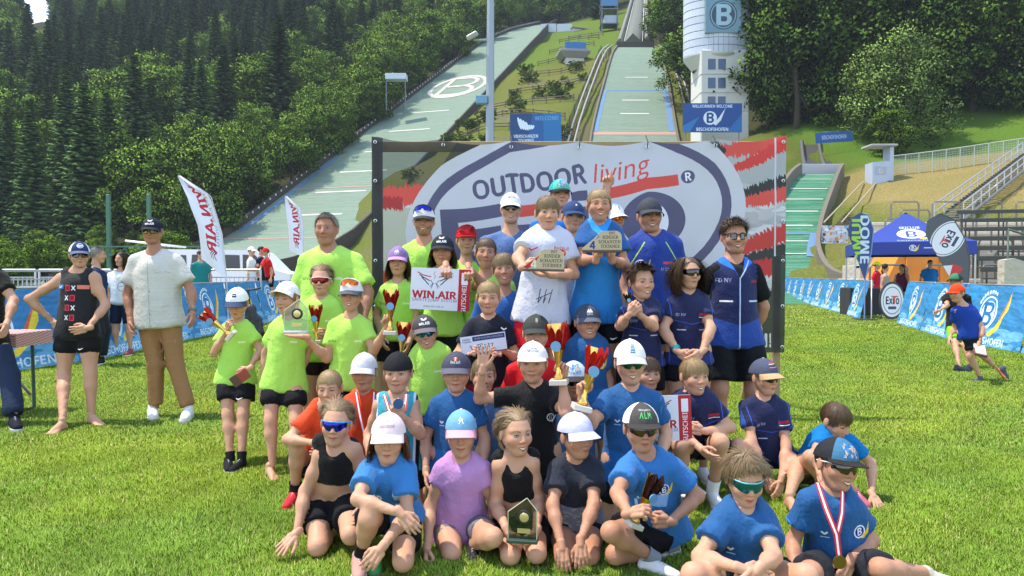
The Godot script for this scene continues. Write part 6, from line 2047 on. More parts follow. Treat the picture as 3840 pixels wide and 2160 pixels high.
	{"l":"girl with long brown hair, dark sunglasses and navy race shirt","H":1.35,"hs":0.201,"y":[16,0,0],"j":[1087,1287,-4400,1088,1190,-4410,1009,1104,-4400,1171,1108,-4400,916,947,-4318,1193,956,-4273,986,822,-4224,1119,826,-4188,1013,805,-4410,1162,805,-4410,1003,460,-4394,1177,460,-4394,986,70,-4410,1189,70,-4410],"hand":["relaxed","relaxed"],"hv":[[0.7,-0.5,0.3,0,0.3,-1],[-0.7,-0.5,0.3,0,0.3,-1]],"top":{"t":"team","hem":0.06},"low":{"c":"15161c","f":0.5},"hair":["long","brown"],"glasses":{"f":"17181c","c":"black"},"mood":0,"watch":[0,"1a8a8a"],"shoe":{"c":"dddddd"}},
	{"l":"curly-haired man in sunglasses and navy zipped vest at the right end","H":1.8,"hs":0.23,"y":[0,0,0],"j":[1541,1536,-4950,1542,1398,-4960,1427,1286,-4950,1659,1286,-4950,1276,1121,-5164,1767,1051,-5010,1506,993,-5122,1748,856,-5129,1443,885,-4960,1641,885,-4960,1425,487,-4880,1659,487,-4880,1407,94,-4960,1677,94,-4960],"top":{"t":"vest","cut":"tee","sleeve":0.05,"hem":0.06,"n":"vest"},"low":{"c":"121318","f":0.85,"ease":0.02},"hair":["wavy","brown"],"glasses":{"k":"pair","f":"141414","c":"black"},"mood":1,"beard":0.15,"skin":"mid","shoe":{"c":"333333"},"vestsleeve":1},
	{"l":"smiling boy in grey cap and blue club shirt in the middle of the group","H":1.36,"hs":0.205,"y":[5,0,0],"j":[461,984,-4350,460,924,-4360,382,838,-4350,537,842,-4350,321,616,-4387,598,619,-4387,314,430,-4309,605,434,-4309,385,537,-4360,535,537,-4360,351,48,-4320,569,48,-4320,351,41,-4640,569,41,-4640],"top":{"t":"club"},"low":{"c":"15161c","f":0.62},"hair":["undershort","sand"],"cap":{"c":"454c5c","b":"565e70","i":"peak"},"mood":1},
	{"l":"boy in dark green cap and red jersey, face half hidden by a white cap","H":1.25,"hs":0.203,"y":[0,0,0],"j":[141,932,-4150,141,790,-4170,13,712,-4170,270,712,-4170,-43,508,-4204,326,508,-4204,-50,337,-4132,333,337,-4132,73,434,-4170,210,434,-4170,41,44,-4130,241,44,-4130,41,38,-4424,241,38,-4424],"top":{"t":"red_jersey"},"low":{"c":"15161c","f":0.62},"hair":["undershort","sand"],"cap":{"c":"3b403c","i":"grey_mark"},"mood":0},
	{"l":"boy in white flat cap and black polo waving, gold cup in hand","H":1.3,"hs":0.204,"y":[-6,0,0],"j":[108,814,-3720,117,723,-3730,30,644,-3720,215,641,-3720,-171,629,-3720,270,586,-3544,-150,798,-3620,254,757,-3600,46,353,-3730,189,353,-3730,13,46,-3690,221,46,-3690,13,39,-3995,221,39,-3995],"hand":["open","grip"],"hv":[[0.1,1,0.05,0,-0.1,1],[0.1,0.9,0.2,-0.5,0,1]],"top":{"t":"black_polo","hem":0.08},"low":{"c":"121317","f":0.62},"hair":["undershort","blond"],"cap":{"c":"ebebee","flat":true,"i":"ulogo"},"mood":3},
	{"l":"dark-blond boy half hidden behind the waving hand","H":1.22,"hs":0.202,"y":[10,0,0],"j":[-165,693,-4100,-167,552,-4120,-292,476,-4109,-42,476,-4131,-347,277,-4143,13,277,-4164,-353,110,-4072,19,110,-4094,-234,204,-4114,-100,204,-4126,-264,43,-4074,-69,43,-4086,-264,37,-4361,-69,37,-4372],"top":{"t":"4f6d94"},"low":{"c":"15161c","f":0.62},"hair":["short","sand"],"mood":3},
	{"l":"boy in white cap and green mirrored goggles lifting a red cup","H":1.34,"hs":0.212,"y":[0,0,0],"j":[601,827,-3620,604,719,-3630,493,640,-3620,719,633,-3620,386,543,-3484,797,458,-3670,335,694,-3400,734,358,-3500,530,337,-3630,677,337,-3630,497,47,-3590,711,47,-3590,497,40,-3905,711,40,-3905],"hand":["grip","relaxed"],"hv":[[0,0.9,0.2,0.6,0,1],null],"top":{"t":"club","hem":0.08},"low":{"c":"15161c","f":0.62},"hair":["undershort","brown"],"cap":{"c":"e6e4e0","b":"c3c4c4","i":"blocks"},"glasses":{"f":"20242a","c":"green"},"mood":1},
	{"l":"child in pale blue cap and sunglasses hidden behind the red cup","H":1.15,"hs":0.201,"y":[0,0,0],"j":[347,684,-3980,347,545,-4000,229,474,-4000,466,474,-4000,177,286,-4032,517,286,-4032,171,129,-3966,523,129,-3966,284,217,-4000,410,217,-4000,255,40,-3960,439,40,-3960,255,34,-4230,439,34,-4230],"top":{"t":"club"},"low":{"c":"15161c","f":0.62},"hair":["undershort","brown"],"cap":{"c":"b9d2e2","b":"3a3434","i":"floral"},"glasses":{"f":"161616","c":"black"},"skin":"mid"},
	{"l":"brown-haired child peeking out behind the white cap and green goggles","H":1.18,"hs":0.201,"y":[10,0,0],"j":[789,700,-4150,787,560,-4170,666,487,-4159,908,487,-4181,613,294,-4192,961,294,-4213,607,133,-4124,967,133,-4145,723,224,-4164,852,224,-4176,693,41,-4124,881,41,-4136,693,35,-4402,881,35,-4413],"top":{"t":"15161c"},"low":{"c":"15161c","f":0.62},"hair":["fringe","brown"],"mood":3},
	{"l":"smiling blond boy in navy race shirt sitting with a voucher","H":1.32,"hs":0.205,"y":[15,0,0],"j":[1024,705,-4000,1024,651,-4010,944,571,-4000,1106,568,-4000,889,456,-3852,1230,417,-3994,983,372,-3700,1045,426,-3871,1021,288,-4100,1166,288,-4100,896,372,-3772,1104,391,-3760,949,72,-3952,1109,78,-3924],"hand":["relaxed","grip"],"hv":[null,[-0.8,0.2,0.3,0,0,-1]],"top":{"t":"team","hem":0.0},"low":{"c":"14151a","f":0.55},"hair":["fringe","blond"],"mood":1,"shoe":{"c":"e4e4e6","s":"e0e0e0","sock":"ececec","sl":0.1}},
	{"l":"boy in striped cap and dark sunglasses sitting in navy race shirt","H":1.28,"hs":0.201,"y":[22,0,0],"j":[1491,669,-4200,1488,568,-4210,1389,490,-4200,1587,487,-4200,1383,320,-4100,1585,288,-4100,1440,127,-4023,1510,131,-3972,1473,189,-4250,1614,189,-4250,1270,314,-3993,1609,203,-3986,1315,59,-3987,1481,99,-3787],"hand":["relaxed","relaxed"],"hv":[[0.3,-0.8,0.3,0.5,0.2,-1],[-0.3,-0.8,0.3,-0.5,0.2,-1]],"top":{"t":"team","hem":0.0},"low":{"c":"1a2350","f":0.6},"hair":["undershort","sand"],"cap":{"c":"4b5268","b":"b89a72","i":"stripe"},"glasses":{"f":"161616","c":"black"}},
	{"l":"brown-haired boy in blue tee sitting and looking down at the right edge","H":1.2,"hs":0.202,"y":[30,24,0],"j":[1846,441,-4050,1843,408,-4060,1766,344,-4050,1923,323,-4050,1669,294,-3909,2051,200,-4048,1639,226,-3776,1997,59,-3930,1679,122,-4150,1811,122,-4150,1630,283,-3868,1731,227,-3850,1749,62,-3947,1923,62,-3977],"hand":["relaxed","open"],"hv":[null,[0.1,-0.6,0.8,0,-1,-0.4]],"top":{"t":"0f6fb0","hem":0.0},"low":{"c":"5a5048","f":0.5},"hair":["fringe","brown"],"mood":2,"shoe":{"c":"a65a6a","s":"d0c8c8"}},
	{"l":"blond boy in orange shirt squatting with red shoes at the left of the group","H":1.25,"hs":0.203,"y":[3,4,0],"j":[-1022,641,-3980,-1044,571,-3990,-1116,498,-3980,-1001,489,-3980,-1230,376,-3880,-914,370,-3868,-1051,385,-3769,-971,363,-3719,-1236,151,-4180,-1098,151,-4180,-1177,321,-3889,-992,280,-3881,-1215,65,-3968,-1066,58,-3977],"top":{"t":"orange","hem":0.0},"low":{"c":"1b2040","f":0.5},"hair":["short","blond"],"mood":2,"shoe":{"c":"c8303a","s":"d8505a","sock":"1c1a1c","sl":0.06}},
	{"l":"boy in light grey cap and orange shirt wearing a ribbon medal","H":1.25,"hs":0.203,"y":[0,0,0],"j":[-874,698,-4200,-878,600,-4210,-953,520,-4200,-810,524,-4200,-1009,316,-4234,-754,319,-4234,-1015,145,-4163,-747,149,-4163,-947,243,-4210,-809,243,-4210,-978,44,-4170,-778,44,-4170,-978,38,-4464,-778,38,-4464],"top":{"t":"orange"},"low":{"c":"1b2040","f":0.62},"hair":["undershort","blond"],"cap":{"c":"c9c9cd"},"mood":3},
	{"l":"girl in black cap worn backwards and turquoise tank with a medal","H":1.28,"hs":0.203,"y":[0,0,0],"j":[-613,748,-3820,-618,652,-3830,-705,570,-3820,-539,576,-3820,-782,407,-3879,-476,448,-3696,-746,300,-3720,-558,561,-3611,-689,288,-3830,-548,288,-3830,-721,45,-3790,-516,45,-3790,-721,38,-4091,-516,38,-4091],"hand":["relaxed","grip"],"hv":[null,[-0.4,0.7,0.3,0,0,-1]],"top":{"t":"turquoise","cut":"tank","ease":0.008},"low":{"c":"15161c","f":0.62},"hair":["undershort","brown"],"cap":{"c":"1d1d21","back":true},"mood":3},
	{"l":"boy in navy cap and blue club shirt kneeling upright in the middle","H":1.26,"hs":0.203,"y":[0,0,0],"j":[-297,753,-3800,-298,664,-3810,-392,582,-3800,-204,589,-3800,-464,399,-3800,-145,399,-3800,-448,253,-3700,-149,264,-3700,-367,305,-3810,-228,305,-3810,-398,44,-3770,-197,44,-3770,-398,38,-4066,-197,38,-4066],"top":{"t":"club","hem":0.06},"low":{"c":"15161c","f":0.62},"hair":["undershort","sand"],"cap":{"c":"474656","b":"5b5a68","i":"bull"},"mood":3},
	{"l":"girl with blue goggles and black crop top kneeling, one hand on the grass","H":1.28,"hs":0.198,"y":[4,0,-5],"j":[-822,581,-3320,-819,524,-3330,-886,435,-3320,-747,454,-3320,-968,264,-3318,-683,296,-3402,-974,112,-3200,-679,214,-3220,-938,183,-3420,-797,183,-3420,-872,57,-3180,-708,133,-3120,-879,36,-3508,-786,36,-3429],"hand":["open","relaxed"],"hv":[[-0.5,-0.5,0.6,0,-1,-0.3],null],"top":{"t":"black","cut":"crop","ease":0.004,"n":"crop_top"},"low":{"c":"15151a","f":0.6,"ease":0.016},"hair":["tied","sand"],"glasses":{"f":"3f9bd8","c":"blue"},"mood":3},
	{"l":"child in pale pink cap and blue lettered tee crouching in front","H":1.24,"hs":0.205,"y":[5,0,0],"j":[-540,560,-3100,-543,499,-3110,-622,423,-3100,-466,421,-3100,-639,349,-2933,-442,267,-2980,-450,322,-2846,-512,204,-2793,-618,170,-3220,-481,170,-3220,-586,280,-2901,-454,83,-2950,-647,75,-3030,-511,35,-3270],"hand":["relaxed","relaxed"],"hv":[[0.6,-0.6,0.2,0,-0.4,-1],[-0.5,-0.6,0.3,0,-0.2,-1]],"top":{"t":"kinder","hem":0.0,"ease":0.016},"low":{"c":"14141a","f":0.62,"ease":0.018,"mark":1},"hair":["underlong","red"],"cap":{"c":"e4cdcf","b":"f0e3e2","i":"script"},"mood":0,"shoe":{"c":"b08a80","s":"d8d0c8","sock":"17171b","sl":0.09},"foot":[-15,0]},
	{"l":"girl in blue and pink cap and lavender tee kneeling with one knee up","H":1.26,"hs":0.198,"y":[3,0,0],"j":[-238,531,-3320,-235,441,-3330,-317,361,-3320,-148,364,-3320,-386,189,-3341,-83,183,-3370,-383,46,-3184,-80,27,-3406,-321,74,-3400,-183,74,-3400,-270,35,-3162,-83,137,-3076,-290,35,-3490,-179,35,-3249],"hand":["fist","relaxed"],"top":{"t":"lavender","hem":0.05,"ease":0.018,"sleeve":0.36},"low":{"c":"6d6c76","f":0.55,"ease":0.006},"hair":["undertail","blond"],"cap":{"c":"6fa3c2","b":"e0a0b4","i":"horse"},"mood":3,"shoe":{"c":"26242e","s":"3a3038"}},
	{"l":"girl with braided hair and black crop top kneeling with a glass award","H":1.24,"hs":0.198,"y":[26,0,0],"j":[17,545,-3280,16,474,-3290,-52,392,-3280,86,403,-3280,-78,211,-3296,127,229,-3322,-21,159,-3102,106,144,-3132,-34,97,-3400,103,97,-3400,-7,58,-3080,107,65,-3080,4,35,-3402,99,35,-3401],"hand":["grip","grip"],"hv":[[0.4,-0.6,0.4,1,0.2,0],[-0.4,-0.6,0.4,-1,0.2,0]],"top":{"t":"black","cut":"crop","ease":0.004,"scoop":0.07,"n":"crop_top"},"low":{"c":"14141a","f":0.6,"ease":0.014},"hair":["braids","sand"],"mood":1},
	{"l":"boy in lavender cap and dark grey tee kneeling and looking right","H":1.24,"hs":0.198,"y":[32,0,0],"j":[299,526,-3300,298,445,-3310,217,367,-3300,378,370,-3300,181,246,-3167,365,257,-3156,212,116,-3040,292,140,-3020,243,51,-3420,379,51,-3420,230,40,-3100,341,47,-3100,261,35,-3423,369,35,-3422],"hand":["relaxed","relaxed"],"hv":[[0.1,-0.8,0.5,0,-0.4,-1],[0.0,-0.8,0.5,0,-0.4,-1]],"top":{"t":"grey_block","hem":0.02,"ease":0.016},"low":{"c":"18181d","f":0.35},"hair":["undershort","dark"],"cap":{"c":"c2c2e0","p":"c2c2e0","b":"d4d4ea"},"mood":0,"skin":"mid"},
	{"l":"boy in black and white lettered cap kneeling in blue tee with a red cup","H":1.28,"hs":0.203,"y":[3,0,0],"j":[571,598,-3140,593,502,-3150,515,420,-3140,699,426,-3140,441,362,-2976,830,290,-3162,465,328,-2818,676,224,-3026,596,109,-3260,737,109,-3260,417,199,-2972,448,66,-3067,615,54,-3056,739,36,-3238],"hand":["grip","fist"],"hv":[[0.6,0.3,0.4,1,0,0.2],[-0.9,0.1,0.3,0,0,-1]],"top":{"t":"blue_event","hem":0.03,"ease":0.018},"low":{"c":"15161b","f":0.62,"ease":0.02},"hair":["undershort","brown"],"cap":{"c":"e4e4e2","p":"4b4846","b":"3a3736","i":"alm","flat":true},"glasses":{"f":"161314","c":"brown"},"mood":0,"skin":"mid","shoe":{"c":"d8d8da","s":"e8e8e8","sock":"8a8f96","sl":0.06,"k":"202020"},"foot":[-55,-60]},
	{"l":"brown-haired boy with teal goggles sitting cross-legged at the bottom right","H":1.26,"hs":0.198,"y":[-2,12,0],"j":[881,508,-2680,879,432,-2690,804,355,-2680,949,352,-2680,685,250,-2582,928,279,-2510,772,285,-2392,829,288,-2380,824,114,-2730,963,114,-2730,634,231,-2468,1021,229,-2460,848,120,-2547,904,76,-2627],"hand":["relaxed","fist"],"hv":[[0.9,-0.3,0.2,0,-0.3,-1],[-0.6,-0.5,0.2,0,0,-1]],"top":{"t":"club","hem":0.0,"ease":0.016},"low":{"c":"17181d","f":0.5},"hair":["swept","sand"],"glasses":{"f":"7fc8d4","c":"teal"},"mood":0},
	{"l":"boy in floral cap and white-framed sunglasses wearing a red ribbon medal","H":1.3,"hs":0.207,"y":[14,0,-8],"j":[1363,478,-2980,1346,394,-2990,1256,324,-2980,1415,304,-2980,1193,145,-3009,1528,150,-3004,1148,65,-2860,1368,124,-2857,1322,30,-3030,1465,30,-3030,1175,108,-2780,1448,121,-2778,1210,36,-2979,1687,66,-2880],"hand":["relaxed","relaxed"],"hv":[null,[-0.5,-0.6,0.3,0,0,-1]],"top":{"t":"club","hem":0.0,"ease":0.018},"low":{"c":"2b2c33","f":0.97,"ease":0.016},"hair":["undershort","dark"],"cap":{"c":"26282c","p":"3c6f8e","b":"2c2624","i":"floral","flat":true},"glasses":{"f":"e6e2e0","c":"brown"},"mood":1,"skin":"mid","shoe":{"c":"b7b0a4","s":"d9d4c8"},"foot":[0,70]},
	{"l":"running boy in orange cap and royal blue tee carrying a board","H":1.32,"hs":0.204,"y":[-68,8,0],"j":[5338,1051,-8550,5420,927,-8550,5316,841,-8550,5526,851,-8550,5371,633,-8650,5597,629,-8450,5279,514,-8576,5516,463,-8410,5428,583,-8550,5574,583,-8550,5666,312,-8577,5472,302,-8500,5890,139,-8650,5599,37,-8500],"top":{"t":"1c3f9a","hem":0.05},"low":{"c":"1c1d22","f":0.82,"ease":0.02},"hair":["undershort","sand"],"cap":{"c":"e8441c","flat":true},"shoe":{"c":"4a5260","s":"d88050"},"foot":[-80,-80],"tip":[55,0]},
	{"l":"boy in green and black cap, black tee and neon shorts running behind","H":1.32,"hs":0.204,"y":[-60,0,0],"j":[6100,1182,-9800,6114,1036,-9814,6018,954,-9910,6210,954,-9718,5964,856,-9750,6269,738,-9754,5804,782,-9700,6276,558,-9678,6089,547,-9851,6192,547,-9749,5981,334,-9609,6093,333,-9560,5880,69,-9342,6068,69,-9424],"top":{"t":"black"},"low":{"c":"7fd01e","f":0.75,"ease":0.02},"hair":["undershort","brown"],"cap":{"c":"2c3a34","p":"3f7a58","b":"1d2420"},"shoe":{"c":"2c3440","s":"404a58"},"foot":[-60,-60]},
	{"l":"woman in purple tank top and black shorts walking past the orange skip","H":1.68,"hs":0.22,"y":[-75,0,0],"j":[13386,1499,-24500,13404,1334,-24510,13309,1230,-24673,13498,1230,-24347,13234,955,-24719,13573,955,-24393,13225,726,-24623,13582,726,-24297,13357,855,-24590,13450,855,-24430,13294,471,-24563,13420,467,-24403,13324,87,-24590,13483,87,-24430],"top":{"t":"5e2040","cut":"tank"},"low":{"c":"17171b","f":0.4},"hair":["tied","dark"],"shoe":{"c":"c0a0a0"}},
	{"l":"man in bright blue tee and dark cap standing under the blue tent","H":1.78,"hs":0.22,"y":[-10,0,0],"j":[14075,1655,-24000,14076,1487,-24020,13878,1377,-24037,14275,1377,-24003,13798,1085,-24086,14355,1085,-24052,13789,843,-23984,14364,843,-23949,13979,980,-24028,14174,980,-24011,13960,546,-24007,14189,546,-23990,13943,93,-24028,14209,93,-24011],"top":{"t":"1474c0"},"low":{"c":"23262e","f":0.9},"hair":["short","black"],"shoe":{"c":"333333"}},
	{"l":"cyclist in red jersey and yellow helmet under the blue tent","H":1.68,"hs":0.22,"y":[60,0,0],"j":[11527,1556,-22500,11512,1392,-22513,11391,1287,-22369,11633,1287,-22657,11316,1012,-22415,11708,1012,-22703,11307,783,-22318,11717,783,-22607,11453,913,-22442,11572,913,-22584,11451,505,-22429,11603,507,-22571,11419,87,-22442,11605,87,-22584],"top":{"t":"c8203a"},"low":{"c":"1a1a1e","f":0.9},"hair":["undershort","brown"],"cap":{"c":"d8e03a","b":"d8e03a"},"shoe":{"c":"333333"}},
	{"l":"dark-haired woman in grey top beside the red cyclist","H":1.64,"hs":0.22,"y":[100,0,0],"j":[11268,1472,-21500,11250,1309,-21510,11158,1207,-21351,11342,1207,-21669,11085,938,-21396,11416,938,-21714,11076,715,-21302,11424,715,-21620,11205,841,-21432,11295,841,-21588,11229,459,-21409,11352,463,-21565,11172,85,-21432,11328,85,-21588],"top":{"t":"9a928e","cut":"tank"},"low":{"c":"5a6a80","f":0.5},"hair":["tied","black"],"shoe":{"c":"888888"}}
]
# ---------------------------------------------------------------- prints
const PURPLE := Color(0.32, 0.31, 0.43)
const SIGNAL := Color(0.82, 0.29, 0.24)
func tri_slant(p: Print, pts: Array, col: Color):
	var q := PackedVector2Array()
	for a: Array in pts: q.append(Vector2(a[0], a[1]))
	p.poly(q, col)
# a torn brush stroke from a to b
func brush(p: Print, a: Vector2, b: Vector2, t: float, col: Color, sd: int):
	var r := RandomNumberGenerator.new()
	r.seed = sd
	var n := 60
	var up := PackedVector2Array()
	var dn := PackedVector2Array()
	var nn := (b - a).orthogonal().normalized()
	for i in n + 1:
		var f := i / float(n)
		var w := t * 0.5 * sin(minf(f * 2.0 + 0.35, 1.57))
		up.append(a.lerp(b, f) + nn * (w + (noise.get_noise_1d(i * 0.9 + sd * 31.0) * 0.3 + r.randf_range(-0.05, 0.06)) * t))
		dn.append(a.lerp(b, f) - nn * (w + (noise.get_noise_1d(i * 0.8 + sd * 57.0) * 0.35 + r.randf_range(-0.05, 0.08)) * t))
	dn.reverse()
	up.append_array(dn)
	p.poly(up, col)
func banner_print() -> Texture2D:
	var W := 1464
	var Hh := 760
	var p := Print.new(W, Hh, Color(0.66, 0.67, 0.69, 0.93))
	var r := RandomNumberGenerator.new()
	r.seed = 3
	# printed cloud and rock photograph behind the oval
	for k in 900:
		var c := Vector2(r.randf_range(0, W), r.randf_range(150, 560))
		var v := r.randf_range(0.62, 0.84)
		p.ellipse(c.x, c.y, r.randf_range(10, 60), r.randf_range(5, 22), Color(v, v, v * 1.02, 0.92))
	# dark sheer mesh, upper left
	p.rect(0, 0, 330, 178, Color(0.10, 0.12, 0.11, 0.62))
	tri_slant(p, [[300, 0], [640, 0], [380, 80], [260, 178], [200, 178]], Color(0.12, 0.13, 0.12, 0.9))
	p.rect(0, 240, 140, 400, Color(0.74, 0.75, 0.77, 0.62))
	brush(p, Vector2(-20, 205), Vector2(230, 190), 70, SIGNAL, 1)
	brush(p, Vector2(-30, 230), Vector2(110, 226), 46, Color(0.66, 0.15, 0.14), 2)
	# right side: dark ridge and red strokes
	brush(p, Vector2(1190, 46), Vector2(1480, -6), 60, SIGNAL, 3)
	brush(p, Vector2(1270, 104), Vector2(1470, 22), 44, Color(0.80, 0.21, 0.18), 4)
	brush(p, Vector2(1180, 20), Vector2(1240, 60), 60, Color(0.13, 0.14, 0.13), 5)
	brush(p, Vector2(1290, 196), Vector2(1480, 158), 52, Color(0.15, 0.17, 0.15), 6)
	brush(p, Vector2(1290, 222), Vector2(1480, 200), 50, SIGNAL, 7)
	brush(p, Vector2(1270, 404), Vector2(1480, 330), 66, Color(0.74, 0.20, 0.18), 8)
	brush(p, Vector2(1260, 440), Vector2(1480, 396), 40, Color(0.16, 0.17, 0.16), 9)
	brush(p, Vector2(1270, 474), Vector2(1480, 452), 62, Color(0.74, 0.17, 0.16), 10)
	p.rect(0, 560, W, 200, Color(0.13, 0.16, 0.13, 0.93))
	p.rect(0, 470, 150, 60, SIGNAL)
	for k in 60: p.ellipse(r.randf_range(0, W), r.randf_range(540, 580), r.randf_range(20, 60), 14, Color(0.16, 0.19, 0.16, 0.93))
	# oval with ring, tilted
	var c := Vector2(722, 280)
	p.ellipse(c.x, c.y, 606, 372, Color(0.77, 0.77, 0.80), -0.14)
	p.ring(c.x, c.y, 556, 326, 34, PURPLE, -0.14)
	p.text("OUTDOOR", sans, T2(556, 142, 62, 66, -0.15), PURPLE, 0.05)
	p.text("living", sans, T2(882, 96, 62, 66, -0.14, 0.2), SIGNAL)
	# large letters
	tri_slant(p, [[522, 228], [650, 204], [650, 246], [522, 270]], SIGNAL)
	tri_slant(p, [[782, 166], [1080, 112], [1086, 152], [838, 198], [846, 262], [800, 262]], SIGNAL)
	tri_slant(p, [[704, 180], [762, 170], [766, 206], [708, 216]], PURPLE)
	tri_slant(p, [[240, 250], [458, 220], [460, 268], [304, 292], [310, 320], [456, 300], [460, 344], [318, 366], [324, 398], [464, 380], [466, 428], [256, 456]], PURPLE)
	tri_slant(p, [[500, 300], [560, 292], [600, 346], [630, 286], [690, 278], [640, 372], [700, 450], [636, 456], [598, 410], [570, 462], [506, 468], [560, 384]], PURPLE)
	tri_slant(p, [[712, 236], [766, 228], [776, 440], [722, 446]], PURPLE)
	tri_slant(p, [[798, 262], [846, 262], [852, 434], [804, 440]], SIGNAL)
	p.ellipse(996, 280, 114, 100, PURPLE, -0.1)
	p.ellipse(1000, 284, 50, 64, Color(0.86, 0.87, 0.91), -0.1)
	p.ellipse(1117, 122, 25, 24, PURPLE)
	p.text("R", sans, T2(1117, 122, 30, 30, -0.1), Color(0.92, 0.92, 0.94), 0.04)
	# slogan along the bottom
	p.text("AS", sans, T2(846, 718, 46), Color(0.82, 0.83, 0.82), 0.05)
	p.text("EN!", sans, T2(1376, 718, 46), Color(0.82, 0.83, 0.82), 0.05)
	p.rect(0, 0, 40, Hh, Color(0.11, 0.12, 0.14, 0.95))
	p.rect(1424, 0, 6, 560, Color(0.85, 0.85, 0.88, 0.8))
	p.rect(1416, 420, 48, 340, Color(0.12, 0.13, 0.13, 0.93))
	return p.tex()
func fence_print() -> Texture2D:
	var p := Print.new(384, 220, Color(0.19, 0.49, 0.70))
	var r := RandomNumberGenerator.new()
	r.seed = 9
	for k in 40: p.ellipse(r.randf_range(0, 384), r.randf_range(160, 225), r.randf_range(10, 40), r.randf_range(4, 14), Color(0.40, 0.66, 0.83))
	tri_slant(p, [[0, 60], [90, 0], [130, 0], [20, 110], [0, 120]], Color(0.16, 0.52, 0.74))
	var w := Color(0.88, 0.92, 0.94)
	p.ring(170, 100, 46, 62, 6, w)
	p.ellipse(170, 106, 36, 50, w)
	p.text("B", sans, T2(170, 106, 74, 84), Color(0.12, 0.42, 0.68), 0.03)
	for k in 8:
		var an := PI * 1.15 + k * 0.22
		p.ellipse(170 + cos(an) * 56, 96 + sin(an) * 74, 5, 7, w)
	tri_slant(p, [[190, 178], [226, 150], [258, 80], [282, 20], [276, 90], [248, 150], [214, 184]], Color(0.92, 0.80, 0.22))
	tri_slant(p, [[236, 120], [262, 60], [280, 20], [262, 74], [246, 124]], Color(0.86, 0.40, 0.25))
	p.text("BISCHOFSHOFEN", sans, T2(176, 202, 24), w, 0.03)
	return p.tex()
func sign_print() -> Texture2D:
	var p := Print.new(600, 420, Color(0.89, 0.89, 0.92))
	var red := Color(0.72, 0.10, 0.16)
	var navy := Color(0.12, 0.13, 0.30)
	p.rect(480, 0, 120, 420, red)
	p.rect(508, 34, 64, 120, Color(0.92, 0.92, 0.94))
	p.text("GUTSCHEIN", sans, T2(540, 280, 44, 44, -PI / 2), Color(0.92, 0.9, 0.9), 0.03)
	for s: float in [-1.0, 1.0]:
		for k in 3:
			var y := 70.0 + k * 26
			p.stroke([Vector2(240 + s * (176 - k * 22), y - 24), Vector2(240 + s * (120 - k * 10), y + 4), Vector2(240 + s * (40 + k * 10), y + 18 + k * 14)], 10, navy if k else red)
		p.stroke([Vector2(240 + s * 40, 120), Vector2(240 + s * 18, 160), Vector2(240 + s * 34, 204)], 6, navy)
		p.stroke([Vector2(240 + s * 8, 150), Vector2(240 + s * 50, 188)], 5, navy)
	p.stroke([Vector2(240, 34), Vector2(228, 62), Vector2(246, 84), Vector2(234, 106)], 6, Color(0.8, 0.45, 0.45))
	p.text("WIN.AIR", sans, T2(240, 268, 84, 70), red, 0.06)
	p.text("SAFETY JUMP SYSTEM", sans, T2(246, 322, 34, 30), Color(0.25, 0.33, 0.5))
	p.text("www.win-air.at", sans, T2(240, 384, 22), Color(0.4, 0.42, 0.6))
	return p.tex()
func flat_print(size: Vector2, tex: Texture2D, back: Color, thick := 0.006, name_ := "") -> Array:
	# [print sheet, board]
	var g := Geo.new()
	g.quad(Vector3(-size.x / 2, size.y / 2, thick * 0.5 + 0.002), Vector3(size.x / 2, size.y / 2, thick * 0.5 + 0.002), Vector3(size.x / 2, -size.y / 2, thick * 0.5 + 0.002), Vector3(-size.x / 2, -size.y / 2, thick * 0.5 + 0.002))
	var b := Geo.new()
	b.box(Vector3.ZERO, Vector3(size.x, size.y, thick))
	return [g.mesh(), b.mesh()]
func board(called: String, label: String, cat: String, at: Vector3, size: Vector2, tex: Texture2D, rot := Vector3.ZERO, back := Color(0.8, 0.8, 0.8), thick := 0.006, parent: Node = null) -> Node3D:
	var o: Node3D
	if parent == null: o = thing(called, label, cat, at)
	else:
		o = Node3D.new()
		o.name = called
		parent.add_child(o, true)
		o.position = at
	o.rotation = rot
	var m := flat_print(size, tex, back, thick)
	part("backing", m[1], mat("back_" + back.to_html(), back, 0.8), o)
	part("print", m[0], tmat(tex, 0.6), o)
	return o
